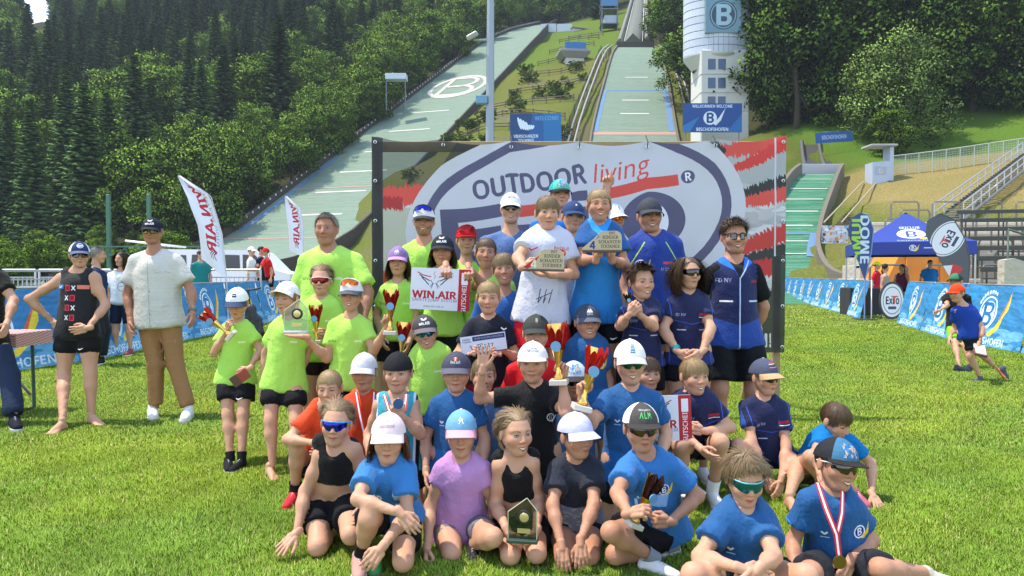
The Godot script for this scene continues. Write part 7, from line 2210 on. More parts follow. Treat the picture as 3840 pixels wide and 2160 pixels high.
# ---------------------------------------------------------------- things on the lawn
func build_props():
	build_banner()
	build_fences()
	build_left_background()
	build_right_background()
func build_banner():
	var o := thing("sponsor_banner", "big mesh banner with tilted oval logo OUTDOOR living behind the group", "banner", Vector3(0, 0, -6.3))
	var g := Geo.new()
	var pts := PackedVector3Array()
	var uvs := PackedVector2Array()
	for j in 25:
		for i in 61:
			var u := i / 60.0
			var v := j / 24.0
			var sag := -0.035 * absf(sin(u * PI * 6.0)) * (1.0 - v) * (1.0 - v) * smoothstep(0.0, 0.05, u) * smoothstep(1.0, 0.95, u) - 0.05 * sin(u * PI) * (1.0 - v)
			var z := 0.012 * sin(u * 19.0 + v * 3.0) * (1.0 - v) + 0.014 * noise.get_noise_2d(u * 9.0, v * 5.0)
			pts.append(Vector3(lerpf(-1.236, 2.413, u), lerpf(2.492 + 0.006 * u, 0.588, v) + sag, z))
			uvs.append(Vector2(u, v))
	g.sheet(pts, 61, false, uvs)
	part("print", g.mesh(), tmat(banner_print(), 0.55, 1), o)
	var wood := mat("timber", lin(0.36, 0.25, 0.13), 0.85, 0.0, 0.5, 3.0)
	for x: float in [-1.20, 2.36]:
		part("post", box_mesh(Vector3(0.07, 2.46, 0.06), 0.005, Vector3(x, 1.21, -0.075)), wood, o)
		part("brace", box_mesh(Vector3(0.05, 1.9, 0.05), 0.004), wood, o, Vector3(x, 0.86, -0.5), Vector3(0.5, 0, 0))
	part("top_beam", box_mesh(Vector3(3.66, 0.09, 0.045), 0.005, Vector3(0.588, 2.415, -0.065)), wood, o)
	var gro := mat("eyelet", lin(0.6, 0.6, 0.62), 0.3, 0.9)
	var tie := mat("cable_tie", lin(0.02, 0.02, 0.02), 0.6)
	for i in 7:
		var x := lerpf(-1.2, 2.38, i / 6.0)
		var e := Geo.new()
		for k in 14:
			var a0 := TAU * k / 14
			var a1 := TAU * (k + 1) / 14
			e.quad(Vector3(cos(a0) * 0.016, sin(a0) * 0.016, 0), Vector3(cos(a0) * 0.009, sin(a0) * 0.009, 0.002), Vector3(cos(a1) * 0.009, sin(a1) * 0.009, 0.002), Vector3(cos(a1) * 0.016, sin(a1) * 0.016, 0))
		part("eyelet", e.mesh(), gro, o, Vector3(x, 2.44 - 0.05 * sin(i / 6.0 * PI), 0.03))
		if i > 0 and i < 6: part("cable_tie", tube_mesh([Vector3(0, 0.1, -0.05), Vector3(0.004, 0.03, 0.035), Vector3(0, -0.02, 0.032)], [0.005], 6), tie, o, Vector3(x, 2.41, 0))
	for y: float in [2.1, 1.75, 1.4, 1.0, 0.64]:
		for x: float in [-1.2, 2.38]:
			var e := Geo.new()
			e.lathe(PackedVector2Array([Vector2(0.009, 0.003), Vector2(0.016, 0.0)]), 12, Transform3D(Basis(Vector3.RIGHT, PI / 2), Vector3.ZERO))
			part("eyelet", e.mesh(), gro, o, Vector3(x, y, 0.032))
	# podium that the winners stand on
	o = thing("podium", "low wooden winners' podium hidden behind the children", "podium", Vector3(0.3, 0, -4.55))
	var pm := mat("podium_paint", lin(0.45, 0.44, 0.42), 0.7)
	part("step", box_mesh(Vector3(1.0, 0.33, 0.62), 0.01, Vector3(0.1, 0.165, 0.05)), pm, o)
	part("step", box_mesh(Vector3(1.5, 0.2, 0.95), 0.01, Vector3(0.05, 0.1, -0.745)), pm, o)
	part("step", box_mesh(Vector3(0.3, 0.129, 0.34), 0.01, Vector3(0.03, 0.265, -0.76)), pm, o)
func fence_run(pts: Array, tex: Texture2D, seg_len: float, label: String, group: String, labels: Array):
	var m := tmat(tex, 0.6)
	m.normal_enabled = true
	m.normal_texture = cloth_normal()
	m.normal_scale = 0.9
	var steel := mat("barrier_steel", lin(0.5, 0.51, 0.52), 0.4, 0.8)
	var n := 0
	for k in pts.size() - 1:
		var a: Vector3 = pts[k]
		var b: Vector3 = pts[k + 1]
		var cnt := maxi(1, int(round(a.distance_to(b) / seg_len)))
		for i in cnt:
			var p0 := a.lerp(b, i / float(cnt))
			var p1 := a.lerp(b, (i + 1.0) / cnt) - (b - a).normalized() * 0.03
			var dir := (p1 - p0).normalized()
			var side := Vector3.UP.cross(dir).normalized()
			if side.dot(-p0) < 0: side = -side
			var L := p0.distance_to(p1)
			var o := thing("fence_banner", labels[n % labels.size()] if labels.size() > n else label, "barrier", p0, 0.0, group)
			n += 1
			var g := Geo.new()
			var q := PackedVector3Array()
			for j in 9:
				for x in 17:
					var u := x / 16.0
					var v := j / 8.0
					var w := 0.035 * noise.get_noise_2d(n * 7.0 + u * 4.0, v * 2.0 + n) + 0.02 * sin(u * 14.0 + n) * v
					q.append(dir * L * u + Vector3.UP * (lerpf(1.10, 0.015, v) - 0.03 * sin(u * PI) * (1 - v)) + side * (0.05 + 0.26 * v + w))
			g.sheet(q, 17, dir.cross(Vector3.UP).dot(side) < 0)
			# keep the lettering readable from the lawn side
			if dir.cross(Vector3.UP).dot(side) < 0:
				for t in g.uv.size(): g.uv[t].x = 1.0 - g.uv[t].x
			part("cloth", g.mesh(), m, o)
			var f := Geo.new()
			f.tube(PackedVector3Array([Vector3.ZERO, Vector3.UP * 1.09, dir * L + Vector3.UP * 1.09, dir * L]), [0.019], 7)
			part("frame", f.mesh(), steel, o)
			part("foot", box_mesh(Vector3(0.05, 0.02, 0.5)), steel, o, Vector3(0, 0.011, 0) + dir * 0.2, Vector3(0, atan2(side.x, side.z), 0))
func build_fences():
	var lite := fence_print()
	fence_run([Vector3(-7.2, 0, -8.2), Vector3(-6.5, 0, -10.6), Vector3(-6.6, 0, -14.2), Vector3(-6.9, 0, -22.9), Vector3(-5.6, 0, -29.5)], lite, 2.3, "blue cloth barrier in the row on the left of the lawn", "cloth barriers on the left", ["blue cloth barrier behind the youth in the racing top", "blue cloth barrier behind the older man in linen"])
	fence_run([Vector3(15.9, 0, -41.5), Vector3(10.3, 0, -20.4)], lite, 2.5, "blue cloth barrier in the row left of the round sign", "cloth barriers left of the gap", [])
	fence_run([Vector3(10.3, 0, -18.4), Vector3(8.8, 0, -13.7), Vector3(8.2, 0, -9.2)], lite, 2.45, "blue cloth barrier right of the gap, nearer the camera", "cloth barriers right of the gap", ["blue cloth barrier beside the gap, behind the running boys", "blue cloth barrier just right of the running boys"])
func feather(called: String, label: String, pole: Array, edge: Array, tex: Texture2D, mirrored := false):
	# sail between the curved pole and its free edge
	var o := thing(called, label, "flag", pole[0] as Vector3)
	var base: Vector3 = pole[0]
	var g := Geo.new()
	var q := PackedVector3Array()
	var n := 18
	var pc := Curve3D.new()
	for p: Vector3 in pole.slice(1): pc.add_point(p - base)
	var ec := Curve3D.new()
	for p: Vector3 in edge: ec.add_point(p - base)
	for j in n + 1:
		var a := pc.sample_baked(pc.get_baked_length() * (1.0 - j / float(n)), true)
		var b := ec.sample_baked(ec.get_baked_length() * (1.0 - j / float(n)), true)
		for i in 9:
			q.append(a.lerp(b, i / 8.0) + Vector3(0, 0, 0.05 * sin(i * 0.7 + j * 0.35)))
	g.sheet(q, 9)
	if mirrored:
		for t in g.uv.size(): g.uv[t].x = 1.0 - g.uv[t].x
	part("sail", g.mesh(), tmat(tex, 0.6), o)
	var pp := PackedVector3Array([Vector3.ZERO])
	for t in 20: pp.append(pc.sample_baked(pc.get_baked_length() * t / 19.0, true) + Vector3(0, 0, -0.015))
	var pg := Geo.new()
	pg.tube(pp, [0.022, 0.012], 7)
	part("pole", pg.mesh(), mat("flag_pole", lin(0.55, 0.55, 0.57), 0.4, 0.6), o)
	part("foot", box_mesh(Vector3(0.5, 0.03, 0.5), 0.005, Vector3(0, 0.015, 0)), mat("dark_steel", lin(0.05, 0.05, 0.055), 0.5, 0.5), o)
func winair_flag() -> Texture2D:
	var p := Print.new(220, 620, Color(0.88, 0.88, 0.92))
	var red := Color(0.74, 0.13, 0.18)
	p.text("WIN.AIR", sans, T2(100, 300, 84, 74, PI / 2), red, 0.05)
	p.text("SAFETY JUMP SYSTEM", sans, T2(46, 300, 26, 24, PI / 2), Color(0.45, 0.5, 0.62))
	for y in [70, 530]:
		for k in 3:
			p.stroke([Vector2(60 + k * 16, y - 24), Vector2(84 + k * 16, y), Vector2(70 + k * 20, y + 26)], 6, red if k == 1 else Color(0.2, 0.22, 0.4))
	return p.tex()
func build_left_background():
	# raised gravel path behind the barriers
	var pg := Geo.new()
	pg.box(Vector3(-24.0, 0.15, -44.0), Vector3(31.0, 0.30, 62.0))
	struct("path", pg.mesh(), mat("gravel", lin(0.30, 0.29, 0.26), 0.95, 0.0, 1.0, 1.2))
	var wf := winair_flag()
	feather("feather_flag", "large white feather flag with mirrored red lettering left of the group", [Vector3(-6.42, 0, -16.1), Vector3(-6.45, 1.2, -16.1), Vector3(-6.55, 2.2, -16.1), Vector3(-6.80, 3.05, -16.1), Vector3(-7.48, 3.5, -16.1)], [Vector3(-6.98, 1.62, -16.0), Vector3(-7.05, 2.4, -16.0), Vector3(-7.25, 3.0, -16.0), Vector3(-7.50, 3.48, -16.0)], wf, false)
	feather("feather_flag", "smaller white feather flag with mirrored red lettering in front of the hill", [Vector3(-6.78, 0, -23.2), Vector3(-6.78, 1.85, -23.2), Vector3(-6.78, 2.8, -23.2), Vector3(-6.86, 3.4, -23.2), Vector3(-7.32, 3.82, -23.2)], [Vector3(-7.22, 2.05, -23.1), Vector3(-7.24, 2.8, -23.1), Vector3(-7.30, 3.4, -23.1), Vector3(-7.36, 3.80, -23.1)], wf, false)
	build_van(Vector3(-10.4, 0.30, -27.0))
	# table at the left edge
	var o := thing("beer_table", "folding table with red checked cloth at the left edge", "table", Vector3(-5.14, 0, -6.55))
	var ct := Print.new(128, 128, Color(0.85, 0.78, 0.76))
	for i in 16:
		for k in 16:
			if (i + k) % 2: ct.rect(i * 8, k * 8, 8, 8, Color(0.66, 0.17, 0.16))
	var tg := Geo.new()
	tg.box(Vector3(0, 0.74, 0), Vector3(1.5, 0.03, 0.5), Basis.IDENTITY, 0.006)
	tg.box(Vector3(0.745, 0.69, 0.0), Vector3(0.012, 0.12, 0.5))
	tg.box(Vector3(0, 0.69, 0.252), Vector3(1.5, 0.12, 0.008))
	var tmm := tmat(ct.tex(), 0.7)
	tmm.texture_repeat = true
	part("table_cloth", tg.mesh(), tmm, o)
	for x: float in [-0.6, 0.6]: part("leg", tube_mesh([Vector3(x, 0.73, -0.18), Vector3(x, 0.02, -0.2), Vector3(x, 0.02, 0.2), Vector3(x, 0.73, 0.18)], [0.016], 6), mat("green_steel", lin(0.02, 0.07, 0.045), 0.5), o)
	# pedestrian railing
	var steel: StandardMaterial3D = mats["barrier_steel"]
	for k in 4:
		var r := thing("railing", "galvanised tube railing at the far left above the path" if k else "galvanised railing panel nearest the left edge of the picture", "railing", Vector3(-9.4 - 0.0 * k, 0.30, -12.6 - k * 2.4), 0.0, "railings along the path")
		for z: float in [0.0, -2.3]: part("post", tube_mesh([Vector3(0, 0, z), Vector3(0, 1.05, z)], [0.028], 8), steel, r)
		for y: float in [1.05, 0.88, 0.15]: part("rail", tube_mesh([Vector3(0, y, 0), Vector3(0, y, -2.3)], [0.022 if y > 1 else 0.014], 7), steel, r)
		for i in 18: part("bar", tube_mesh([Vector3(0, 0.15, -0.12 * (i + 1)), Vector3(0, 0.88, -0.12 * (i + 1))], [0.007], 5), steel, r)
	for k in 5:
		var r := thing("railing", "galvanised railing panel across the path below the forest", "railing", Vector3(-16.6 + k * 2.0, 0.30, -19.0), 0.0, "railings across the path")
		for x: float in [0.0, 1.9]: part("post", tube_mesh([Vector3(x, 0, 0), Vector3(x, 1.1, 0)], [0.03], 8), steel, r)
		for y: float in [1.1, 0.9, 0.15]: part("rail", tube_mesh([Vector3(0, y, 0), Vector3(1.9, y, 0)], [0.024 if y > 1 else 0.015], 7), steel, r)
		for i in 15: part("bar", tube_mesh([Vector3(0.12 * (i + 1), 0.15, 0), Vector3(0.12 * (i + 1), 0.9, 0)], [0.009], 5), steel, r)
	# green steel gantry
	o = thing("gantry", "green steel posts with a lattice beam in front of the forest", "gantry", Vector3(-33.0, -0.1, -60.0))
	var gs := mat("gantry_green", lin(0.06, 0.16, 0.10), 0.55, 0.2)
	for x: float in [-0.9, 2.5]: part("post", box_mesh(Vector3(0.3, 8.2, 0.3), 0.03, Vector3(x, 4.0, 0)), gs, o)
	for y: float in [3.0, 3.7]: part("beam", box_mesh(Vector3(10.0, 0.12, 0.12), 0.0, Vector3(2.0, y, 0.3)), gs, o)
	for i in 16: part("lattice_bar", tube_mesh([Vector3(-3.0 + i * 0.62, 3.0, 0.3), Vector3(-3.0 + i * 0.62 + (0.62 if i % 2 else 0.0), 3.7, 0.3)], [0.035], 5), gs, o)
	# black push bike with bag against the barrier
	o = thing("push_scooter", "black scooter with a bag leaning on the blue barrier", "scooter", Vector3(-4.9, 0, -13.6))
	var bk := mat("scooter_black", lin(0.018, 0.018, 0.02), 0.5)
	part("stem", tube_mesh([Vector3(-0.05, 0.1, 0), Vector3(-0.1, 0.6, 0), Vector3(-0.14, 0.98, 0)], [0.025], 8), bk, o)
	part("handlebar", tube_mesh([Vector3(-0.36, 1.0, 0.05), Vector3(-0.2, 0.98, 0), Vector3(-0.02, 0.99, 0), Vector3(0.12, 1.02, 0.05)], [0.018], 7), bk, o)
	part("bag", net([[Vector3(-0.05, 0.25, 0.04), 0.13, Vector3(-0.08, 0.62, 0.03), 0.10], [Vector3(0.06, 0.18, 0.04), 0.11, Vector3(0.04, 0.42, 0.03), 0.09]], 0.02, 0.05, 0.02).mesh(), bk, o)
	for x: float in [-0.2, 0.2]: part("wheel", tube_mesh([Vector3(x, 0.09, -0.03), Vector3(x, 0.09, 0.03)], [0.09], 16), bk, o)
	# things lying on the grass
	o = thing("bottle_bag", "pale bag lying on the grass behind the barefoot youth", "bag", Vector3(-5.35, 0, -7.5))
	part("bag", net([[Vector3(-0.18, 0.05, 0), 0.06, Vector3(0.12, 0.05, 0.02), 0.055]], 0.018, 0.02, 0.02).mesh(), mat("pale_cloth", lin(0.55, 0.60, 0.62), 0.8), o)
	part("strap", tube_mesh([Vector3(0.08, 0.1, 0), Vector3(0.2, 0.12, 0.03), Vector3(0.3, 0.02, 0.05)], [0.014], 6), mat("strap_black", lin(0.02, 0.02, 0.02), 0.7), o)
func build_van(at: Vector3):
	var o := thing("white_van", "white van with its tailgate raised parked behind the barrier", "van", at)
	var white := mat("van_white", lin(0.74, 0.74, 0.74), 0.3)
	white.clearcoat_enabled = true
	var prof := PackedVector2Array([Vector2(-2.35, 0.35), Vector2(2.1, 0.35), Vector2(2.3, 0.7), Vector2(2.25, 0.98), Vector2(1.75, 1.12), Vector2(1.1, 1.78), Vector2(0.9, 1.86), Vector2(-2.2, 1.9), Vector2(-2.4, 1.6), Vector2(-2.42, 0.6)])
	var g := Geo.new()
	g.slab(prof, 1.8)
	part("body", g.mesh(), white, o)
	var glass := mat("van_glass", lin(0.015, 0.02, 0.022), 0.08)
	for q in [[-2.2, -1.5], [-1.4, -0.45], [-0.35, 0.45]]:
		var w := Geo.new()
		w.slab(PackedVector2Array([Vector2(q[0] + 0.04, 1.12), Vector2(q[1], 1.12), Vector2(q[1] - 0.02, 1.68), Vector2(q[0] + 0.1, 1.70)]), 1.83)
		part("window", w.mesh(), glass, o)
	var w2 := Geo.new()
	w2.slab(PackedVector2Array([Vector2(0.55, 1.12), Vector2(1.5, 1.14), Vector2(1.0, 1.68), Vector2(0.55, 1.70)]), 1.83)
	part("window", w2.mesh(), glass, o)
	var rub := mat("tyre", lin(0.02, 0.02, 0.02), 0.9)
	for x: float in [-1.5, 1.4]:
		for z: float in [-0.78, 0.78]:
			var wh := part("wheel", tube_mesh([Vector3(0, 0, -0.11), Vector3(0, 0, 0.11)], [0.34], 24), rub, o, Vector3(x, 0.34, z))
			part("rim", tube_mesh([Vector3(0, 0, -0.12), Vector3(0, 0, 0.12)], [0.2], 18), mat("rim_metal", lin(0.4, 0.4, 0.42), 0.4, 0.7), wh)
	part("tailgate", box_mesh(Vector3(1.5, 0.07, 1.7), 0.02), white, o, Vector3(-3.05, 2.12, 0), Vector3(0, 0, -0.12))
	part("tail_light", box_mesh(Vector3(0.06, 0.5, 0.14), 0.01), mat("tail_red", lin(0.5, 0.02, 0.02), 0.3), o, Vector3(-2.44, 1.05, 0.84))
	part("sill_trim", box_mesh(Vector3(4.4, 0.1, 1.84), 0.01, Vector3(-0.1, 0.4, 0)), mat("trim_grey", lin(0.06, 0.06, 0.065), 0.6), o)
func build_right_background():
	var steel: StandardMaterial3D = mats["barrier_steel"]
	# terraces: concrete steps with hoop rails, and the earth under them
	var conc := mat("terrace_concrete", lin(0.48, 0.44, 0.36), 0.92, 0.0, 0.8, 0.8)
	var hoop := mat("hoop_steel", lin(0.20, 0.19, 0.17), 0.5, 0.6)
	for k in 7:
		var d := 27.0 + k * 1.55
		var y := 0.55 * (k + 1)
		var o := struct("terrace_step", box_mesh(Vector3(44.0, y + 0.4, 1.56), 0.02, Vector3(0, (y - 0.4) * 0.5, 0)), conc, Vector3(12.5 + 22.0 + k * 0.9, 0, -d))
		part("nosing", box_mesh(Vector3(44.0, 0.14, 0.5), 0.02, Vector3(0, y - 0.065, 0.66)), mat("nosing_concrete", lin(0.55, 0.51, 0.43), 0.9, 0.0, 0.6, 0.8), o)
		if k < 7:
			for i in 20:
				var x := 13.4 + k * 0.95 + i * 2.1 + (k % 2) * 0.6
				if x > 0.74 * d: break
				var r := thing("hoop_rail", "bent tube crowd rail on the concrete terraces", "railing", Vector3(x, y, -d + 0.3), 0.0, "crowd rails on the terraces")
				part("tube", tube_mesh([Vector3(0, 0, 0), Vector3(0, 0.95, 0), Vector3(0.1, 1.08, 0), Vector3(1.3, 1.08, 0), Vector3(1.4, 0.95, 0), Vector3(1.4, 0, 0)], [0.042], 6), hoop, r)
		o.set_meta("kind", "structure")
	# steel stair on the straw slope
	var st := thing("steel_stair", "long steel stair with railings climbing the dry slope on the right", "stair", Vector3(26.9, 4.6, -44.0))
	var run := Vector3(43.8, 11.4, -60.0) - Vector3(26.9, 4.6, -44.0)
	var sd := Vector3(run.x, 0, run.z).normalized()
	var sn := Vector3.UP.cross(sd)
	for s: float in [-0.8, 0.8]:
		part("stringer", tube_mesh([sn * s, sn * s + run], [0.13], 4), mat("stair_steel", lin(0.18, 0.18, 0.17), 0.6, 0.5), st)
		for y: float in [0.55, 1.05]: part("handrail", tube_mesh([sn * s + Vector3.UP * y, sn * s + run + Vector3.UP * y], [0.045], 6), steel, st)
		for i in 13: part("post", tube_mesh([sn * s + run * (i / 12.0), sn * s + run * (i / 12.0) + Vector3.UP * 1.05], [0.04], 6), steel, st)
	for i in 36: part("tread", box_mesh(Vector3(1.6, 0.05, 0.34)), mats["stair_steel"], st, run * ((i + 0.5) / 36.0) + Vector3.UP * 0.12, Vector3(0, atan2(sd.x, sd.z), 0))
	# wire fence along the meadow
	var gf := thing("wire_fence", "pale wire mesh fence between meadow and dry slope", "fence", Vector3(38.3, 10.3, -72.0))
	var wire := mat("wire_mesh", lin(0.42, 0.47, 0.42), 0.5, 0.3)
	var prev := Vector3.ZERO
	for i in 15:
		var x := i * 1.05
		var p := Vector3(x, height_at(38.3 + x, -72.0 + i * 0.5) - 10.3, i * 0.5)
		part("post", tube_mesh([p - Vector3.UP * 0.4, p + Vector3.UP * 2.0], [0.05], 6), wire, gf)
		if i:
			part("rail", tube_mesh([prev + Vector3.UP * 1.98, p + Vector3.UP * 1.98], [0.045], 5), wire, gf)
			var mg := Geo.new()
			for k in 9:
				mg.tube(PackedVector3Array([prev.lerp(p, k / 9.0) + Vector3.UP * 0.1, prev.lerp(p, k / 9.0) + Vector3.UP * 1.95]), [0.018], 3, false)
				mg.tube(PackedVector3Array([prev + Vector3.UP * (0.2 + k * 0.21), p + Vector3.UP * (0.2 + k * 0.21)]), [0.018], 3, false)
			var mo := part("mesh_panel", mg.mesh(), wire, gf)
			mo.set_meta("kind", "stuff")
		prev = p
	# tiered benches at the right edge
	for k in 7:
		var o := thing("bench_row", "dark steel bench row of the small stand at the right edge", "bench", Vector3(19.2 + k * 0.35, 0.7 + k * 0.42, -25.5 - k * 0.8), -0.25, "bench rows of the stand")
		part("seat", box_mesh(Vector3(6.0, 0.05, 0.32), 0.005, Vector3(0.9, 0.42, 0)), mat("bench_dark", lin(0.06, 0.06, 0.05), 0.7), o)
		part("backrest", box_mesh(Vector3(6.0, 0.16, 0.04), 0.005, Vector3(0.9, 0.75, -0.2)), mats["bench_dark"], o)
		for i in 5: part("leg", box_mesh(Vector3(0.05, 1.9, 0.05), 0.0, Vector3(-1.9 + i * 1.4, -0.2, -0.18)), mats["bench_dark"], o)
	var rp := thing("ramp_wall", "sloping concrete ramp wall beside the small stand", "wall", Vector3(15.6, 0, -21.0))
	var rg := Geo.new()
	rg.slab(PackedVector2Array([Vector2(-1.2, 0), Vector2(4.5, 0), Vector2(4.5, 0.55), Vector2(2.6, 0.6), Vector2(-0.9, 1.75), Vector2(-1.2, 1.7)]), 0.3)
	part("slab", rg.mesh(), conc, rp)
	part("handrail", tube_mesh([Vector3(-1.0, 1.7, 0), Vector3(-1.0, 2.6, 0), Vector3(2.6, 1.5, 0), Vector3(2.6, 0.6, 0)], [0.035], 6), mat("green_rail", lin(0.10, 0.14, 0.11), 0.5, 0.3), rp)
	build_tent()
	# orange skip
	var sk := thing("waste_skip", "bright orange waste skip behind the blue tent", "skip", Vector3(15.75, 0, -28.4))
	var om := mat("skip_orange", lin(0.72, 0.24, 0.02), 0.55)
	var sg := Geo.new()
	sg.slab(PackedVector2Array([Vector2(-1.35, 0.25), Vector2(1.0, 0.25), Vector2(1.5, 1.2), Vector2(1.0, 2.3), Vector2(-0.7, 2.3), Vector2(-1.25, 1.2)]), 1.9)
	part("shell", sg.mesh(), om, sk)
	for x: float in [-0.55, 0.75]: part("rib", box_mesh(Vector3(0.1, 2.0, 0.08), 0.01, Vector3(x, 1.3, 0.99)), om, sk)
	part("rim", box_mesh(Vector3(1.9, 0.12, 2.0), 0.02, Vector3(0.15, 2.33, 0)), om, sk)
	part("lid", box_mesh(Vector3(1.5, 0.06, 1.7), 0.01, Vector3(0.1, 2.43, 0)), mat("skip_lid", lin(0.05, 0.05, 0.05), 0.7), sk)
	for x: float in [-0.9, 0.9]: part("skid", box_mesh(Vector3(0.2, 0.27, 1.9), 0.01, Vector3(x, 0.13, 0)), mats["skip_lid"], sk)
	# sail flags and round sign
	var p := Print.new(256, 640, Color(0.20, 0.28, 0.50))
	p.text("JUMP", sans, T2(170, 250, 120, 84, PI / 2), Color(0.62, 0.80, 0.20), 0.05)
	p.text("DOME", sans, T2(84, 250, 120, 84, PI / 2), Color(0.78, 0.84, 0.90), 0.05)
	for k in 3: p.ellipse(150, 470 + k * 36, 13, 13, Color(0.45, 0.72, 0.42))
	sail_flag("drop_flag", "blue drop-shaped flag with green and white mirrored lettering", Vector3(9.95, 0, -20.0), Vector2(-0.08, 0.0), [[-0.05, 1.1], [0.12, 1.9], [0.18, 2.55], [0.02, 2.95], [-0.22, 3.0], [-0.45, 2.85], [-0.55, 2.5], [-0.42, 2.1], [-0.2, 1.5]], p.tex(), Color(0.45, 0.55, 0.72))
	p = Print.new(256, 512, Color(0.33, 0.34, 0.37))
	exito_oval(p, 128, 175, 92, 132, 0.5, true)
	tri_slant(p, [[40, 380], [100, 350], [150, 512], [100, 512]], Color(0.80, 0.20, 0.20))
	tri_slant(p, [[100, 360], [200, 370], [190, 512], [130, 512]], Color(0.86, 0.86, 0.88))
	tri_slant(p, [[205, 390], [240, 370], [230, 512], [190, 512]], Color(0.80, 0.20, 0.20))
	sail_flag("drop_flag", "grey drop-shaped flag with an oval logo tilted on its side", Vector3(12.1, 0, -19.0), Vector2(0, 0), [[0.05, 0.95], [0.1, 1.6], [-0.02, 2.2], [-0.35, 2.75], [-0.72, 2.9], [-1.05, 2.72], [-1.1, 2.35], [-0.85, 1.9], [-0.5, 1.3], [-0.2, 0.95]], p.tex(), Color(0.3, 0.3, 0.33))
	var o := thing("round_sign", "round pop-up sign with oval logo standing in the fence gap", "sign", Vector3(10.45, 0, -19.6), 0.25)
	p = Print.new(256, 256, Color(0.20, 0.21, 0.26))
	p.ellipse(128, 128, 112, 112, Color(0.88, 0.89, 0.92))
	exito_oval(p, 128, 128, 100, 100, 0.0, false)
	var rd := Geo.new()
	var disc := PackedVector2Array()
	for i in 40: disc.append(Vector2(cos(TAU * i / 40) * 0.42, 0.56 + sin(TAU * i / 40) * 0.52))
	rd.slab(disc, 0.03, Transform3D.IDENTITY, Rect2(-0.42, 0.04, 0.84, 1.04))
	part("disc", rd.mesh(), tmat(p.tex(), 0.6), o)
	part("prop", tube_mesh([Vector3(0, 0.7, -0.02), Vector3(0, 0.02, -0.45)], [0.014], 6), hoop, o)
	# white banner on the terraces
	p = Print.new(256, 128, Color(0.82, 0.80, 0.80))
	var r := RandomNumberGenerator.new()
	r.seed = 12
	for k in 60: p.ellipse(r.randf_range(0, 256), r.randf_range(0, 128), r.randf_range(5, 24), r.randf_range(4, 16), [Color(0.3, 0.3, 0.36), Color(0.75, 0.7, 0.72), Color(0.5, 0.66, 0.8), Color(0.85, 0.55, 0.3), Color(0.9, 0.9, 0.9)][k % 5])
	board("photo_banner", "white printed banner hung on the terrace rails left of the blue flag", "banner", Vector3(17.19, 3.40, -38.0), Vector2(1.4, 0.95), p.tex())
func exito_oval(p: Print, cx: float, cy: float, rx: float, ry: float, rot: float, mirror: bool):
	p.ellipse(cx, cy, rx, ry, Color(0.88, 0.89, 0.92), -rot)
	p.ring(cx, cy, rx * 0.93, ry * 0.93, rx * 0.05, Color(0.2, 0.22, 0.36), -rot)
	var an := PI * 0.36 if mirror else 0.0
	var d := Vector2.from_angle(an) * rx
	var nn := Vector2.from_angle(an + PI / 2) * rx
	var c := Vector2(cx, cy)
	var navy := Color(0.16, 0.18, 0.32)
	for q in [["Exi", -0.24, navy], ["o", 0.52, navy], ["T", 0.22, SIGNAL]]:
		var at: Vector2 = c + d * q[1]
		p.text(q[0], sans, T2(at.x, at.y, rx * 0.5, rx * 0.5, an), q[2], 0.05)
	p.stroke([c + d * -0.1 - nn * 0.27, c + d * 0.6 - nn * 0.27], rx * 0.07, SIGNAL)
	p.stroke([c - d * 0.36 + nn * 0.5, c + d * 0.36 + nn * 0.5], rx * 0.2, Color(0.25, 0.27, 0.42))
func sail_flag(called: String, label: String, at: Vector3, off: Vector2, outline: Array, tex: Texture2D, rim: Color):
	var o := thing(called, label, "flag", at)
	var cv := Curve2D.new()
	for i in outline.size() + 1:
		var q: Array = outline[i % outline.size()]
		var a: Array = outline[(i + outline.size() - 1) % outline.size()]
		var b: Array = outline[(i + 1) % outline.size()]
		var t := (Vector2(b[0], b[1]) - Vector2(a[0], a[1])) * 0.16
		if i == 0 or i == outline.size(): t *= 0.1
		cv.add_point(Vector2(q[0], q[1]), -t, t)
	var pl := PackedVector2Array()
	var bk := cv.get_baked_length()
	var lo := Vector2.ONE * 99
	var hi := -lo
	for i in 48:
		var q := cv.sample_baked(bk * i / 48.0)
		pl.append(q)
		lo = lo.min(q)
		hi = hi.max(q)
	var g := Geo.new()
	g.slab(pl, 0.012, Transform3D.IDENTITY, Rect2(lo, hi - lo))
	# seen from behind: the lettering runs the wrong way round
	for t in g.uv.size(): g.uv[t].x = 1.0 - g.uv[t].x
	part("sail", g.mesh(), tmat(tex, 0.6), o)
	var pp := PackedVector3Array([Vector3(pl[0].x, 0, 0)])
	for i in 24: pp.append(Vector3(pl[i].x, pl[i].y, 0))
	var pg := Geo.new()
	pg.tube(pp, [0.022, 0.018], 7)
	part("pole", pg.mesh(), mat("pole_" + rim.to_html(), rim, 0.5), o)
	part("foot", box_mesh(Vector3(0.5, 0.03, 0.5), 0.005, Vector3(pl[0].x, 0.015, 0)), mats["dark_steel"], o)
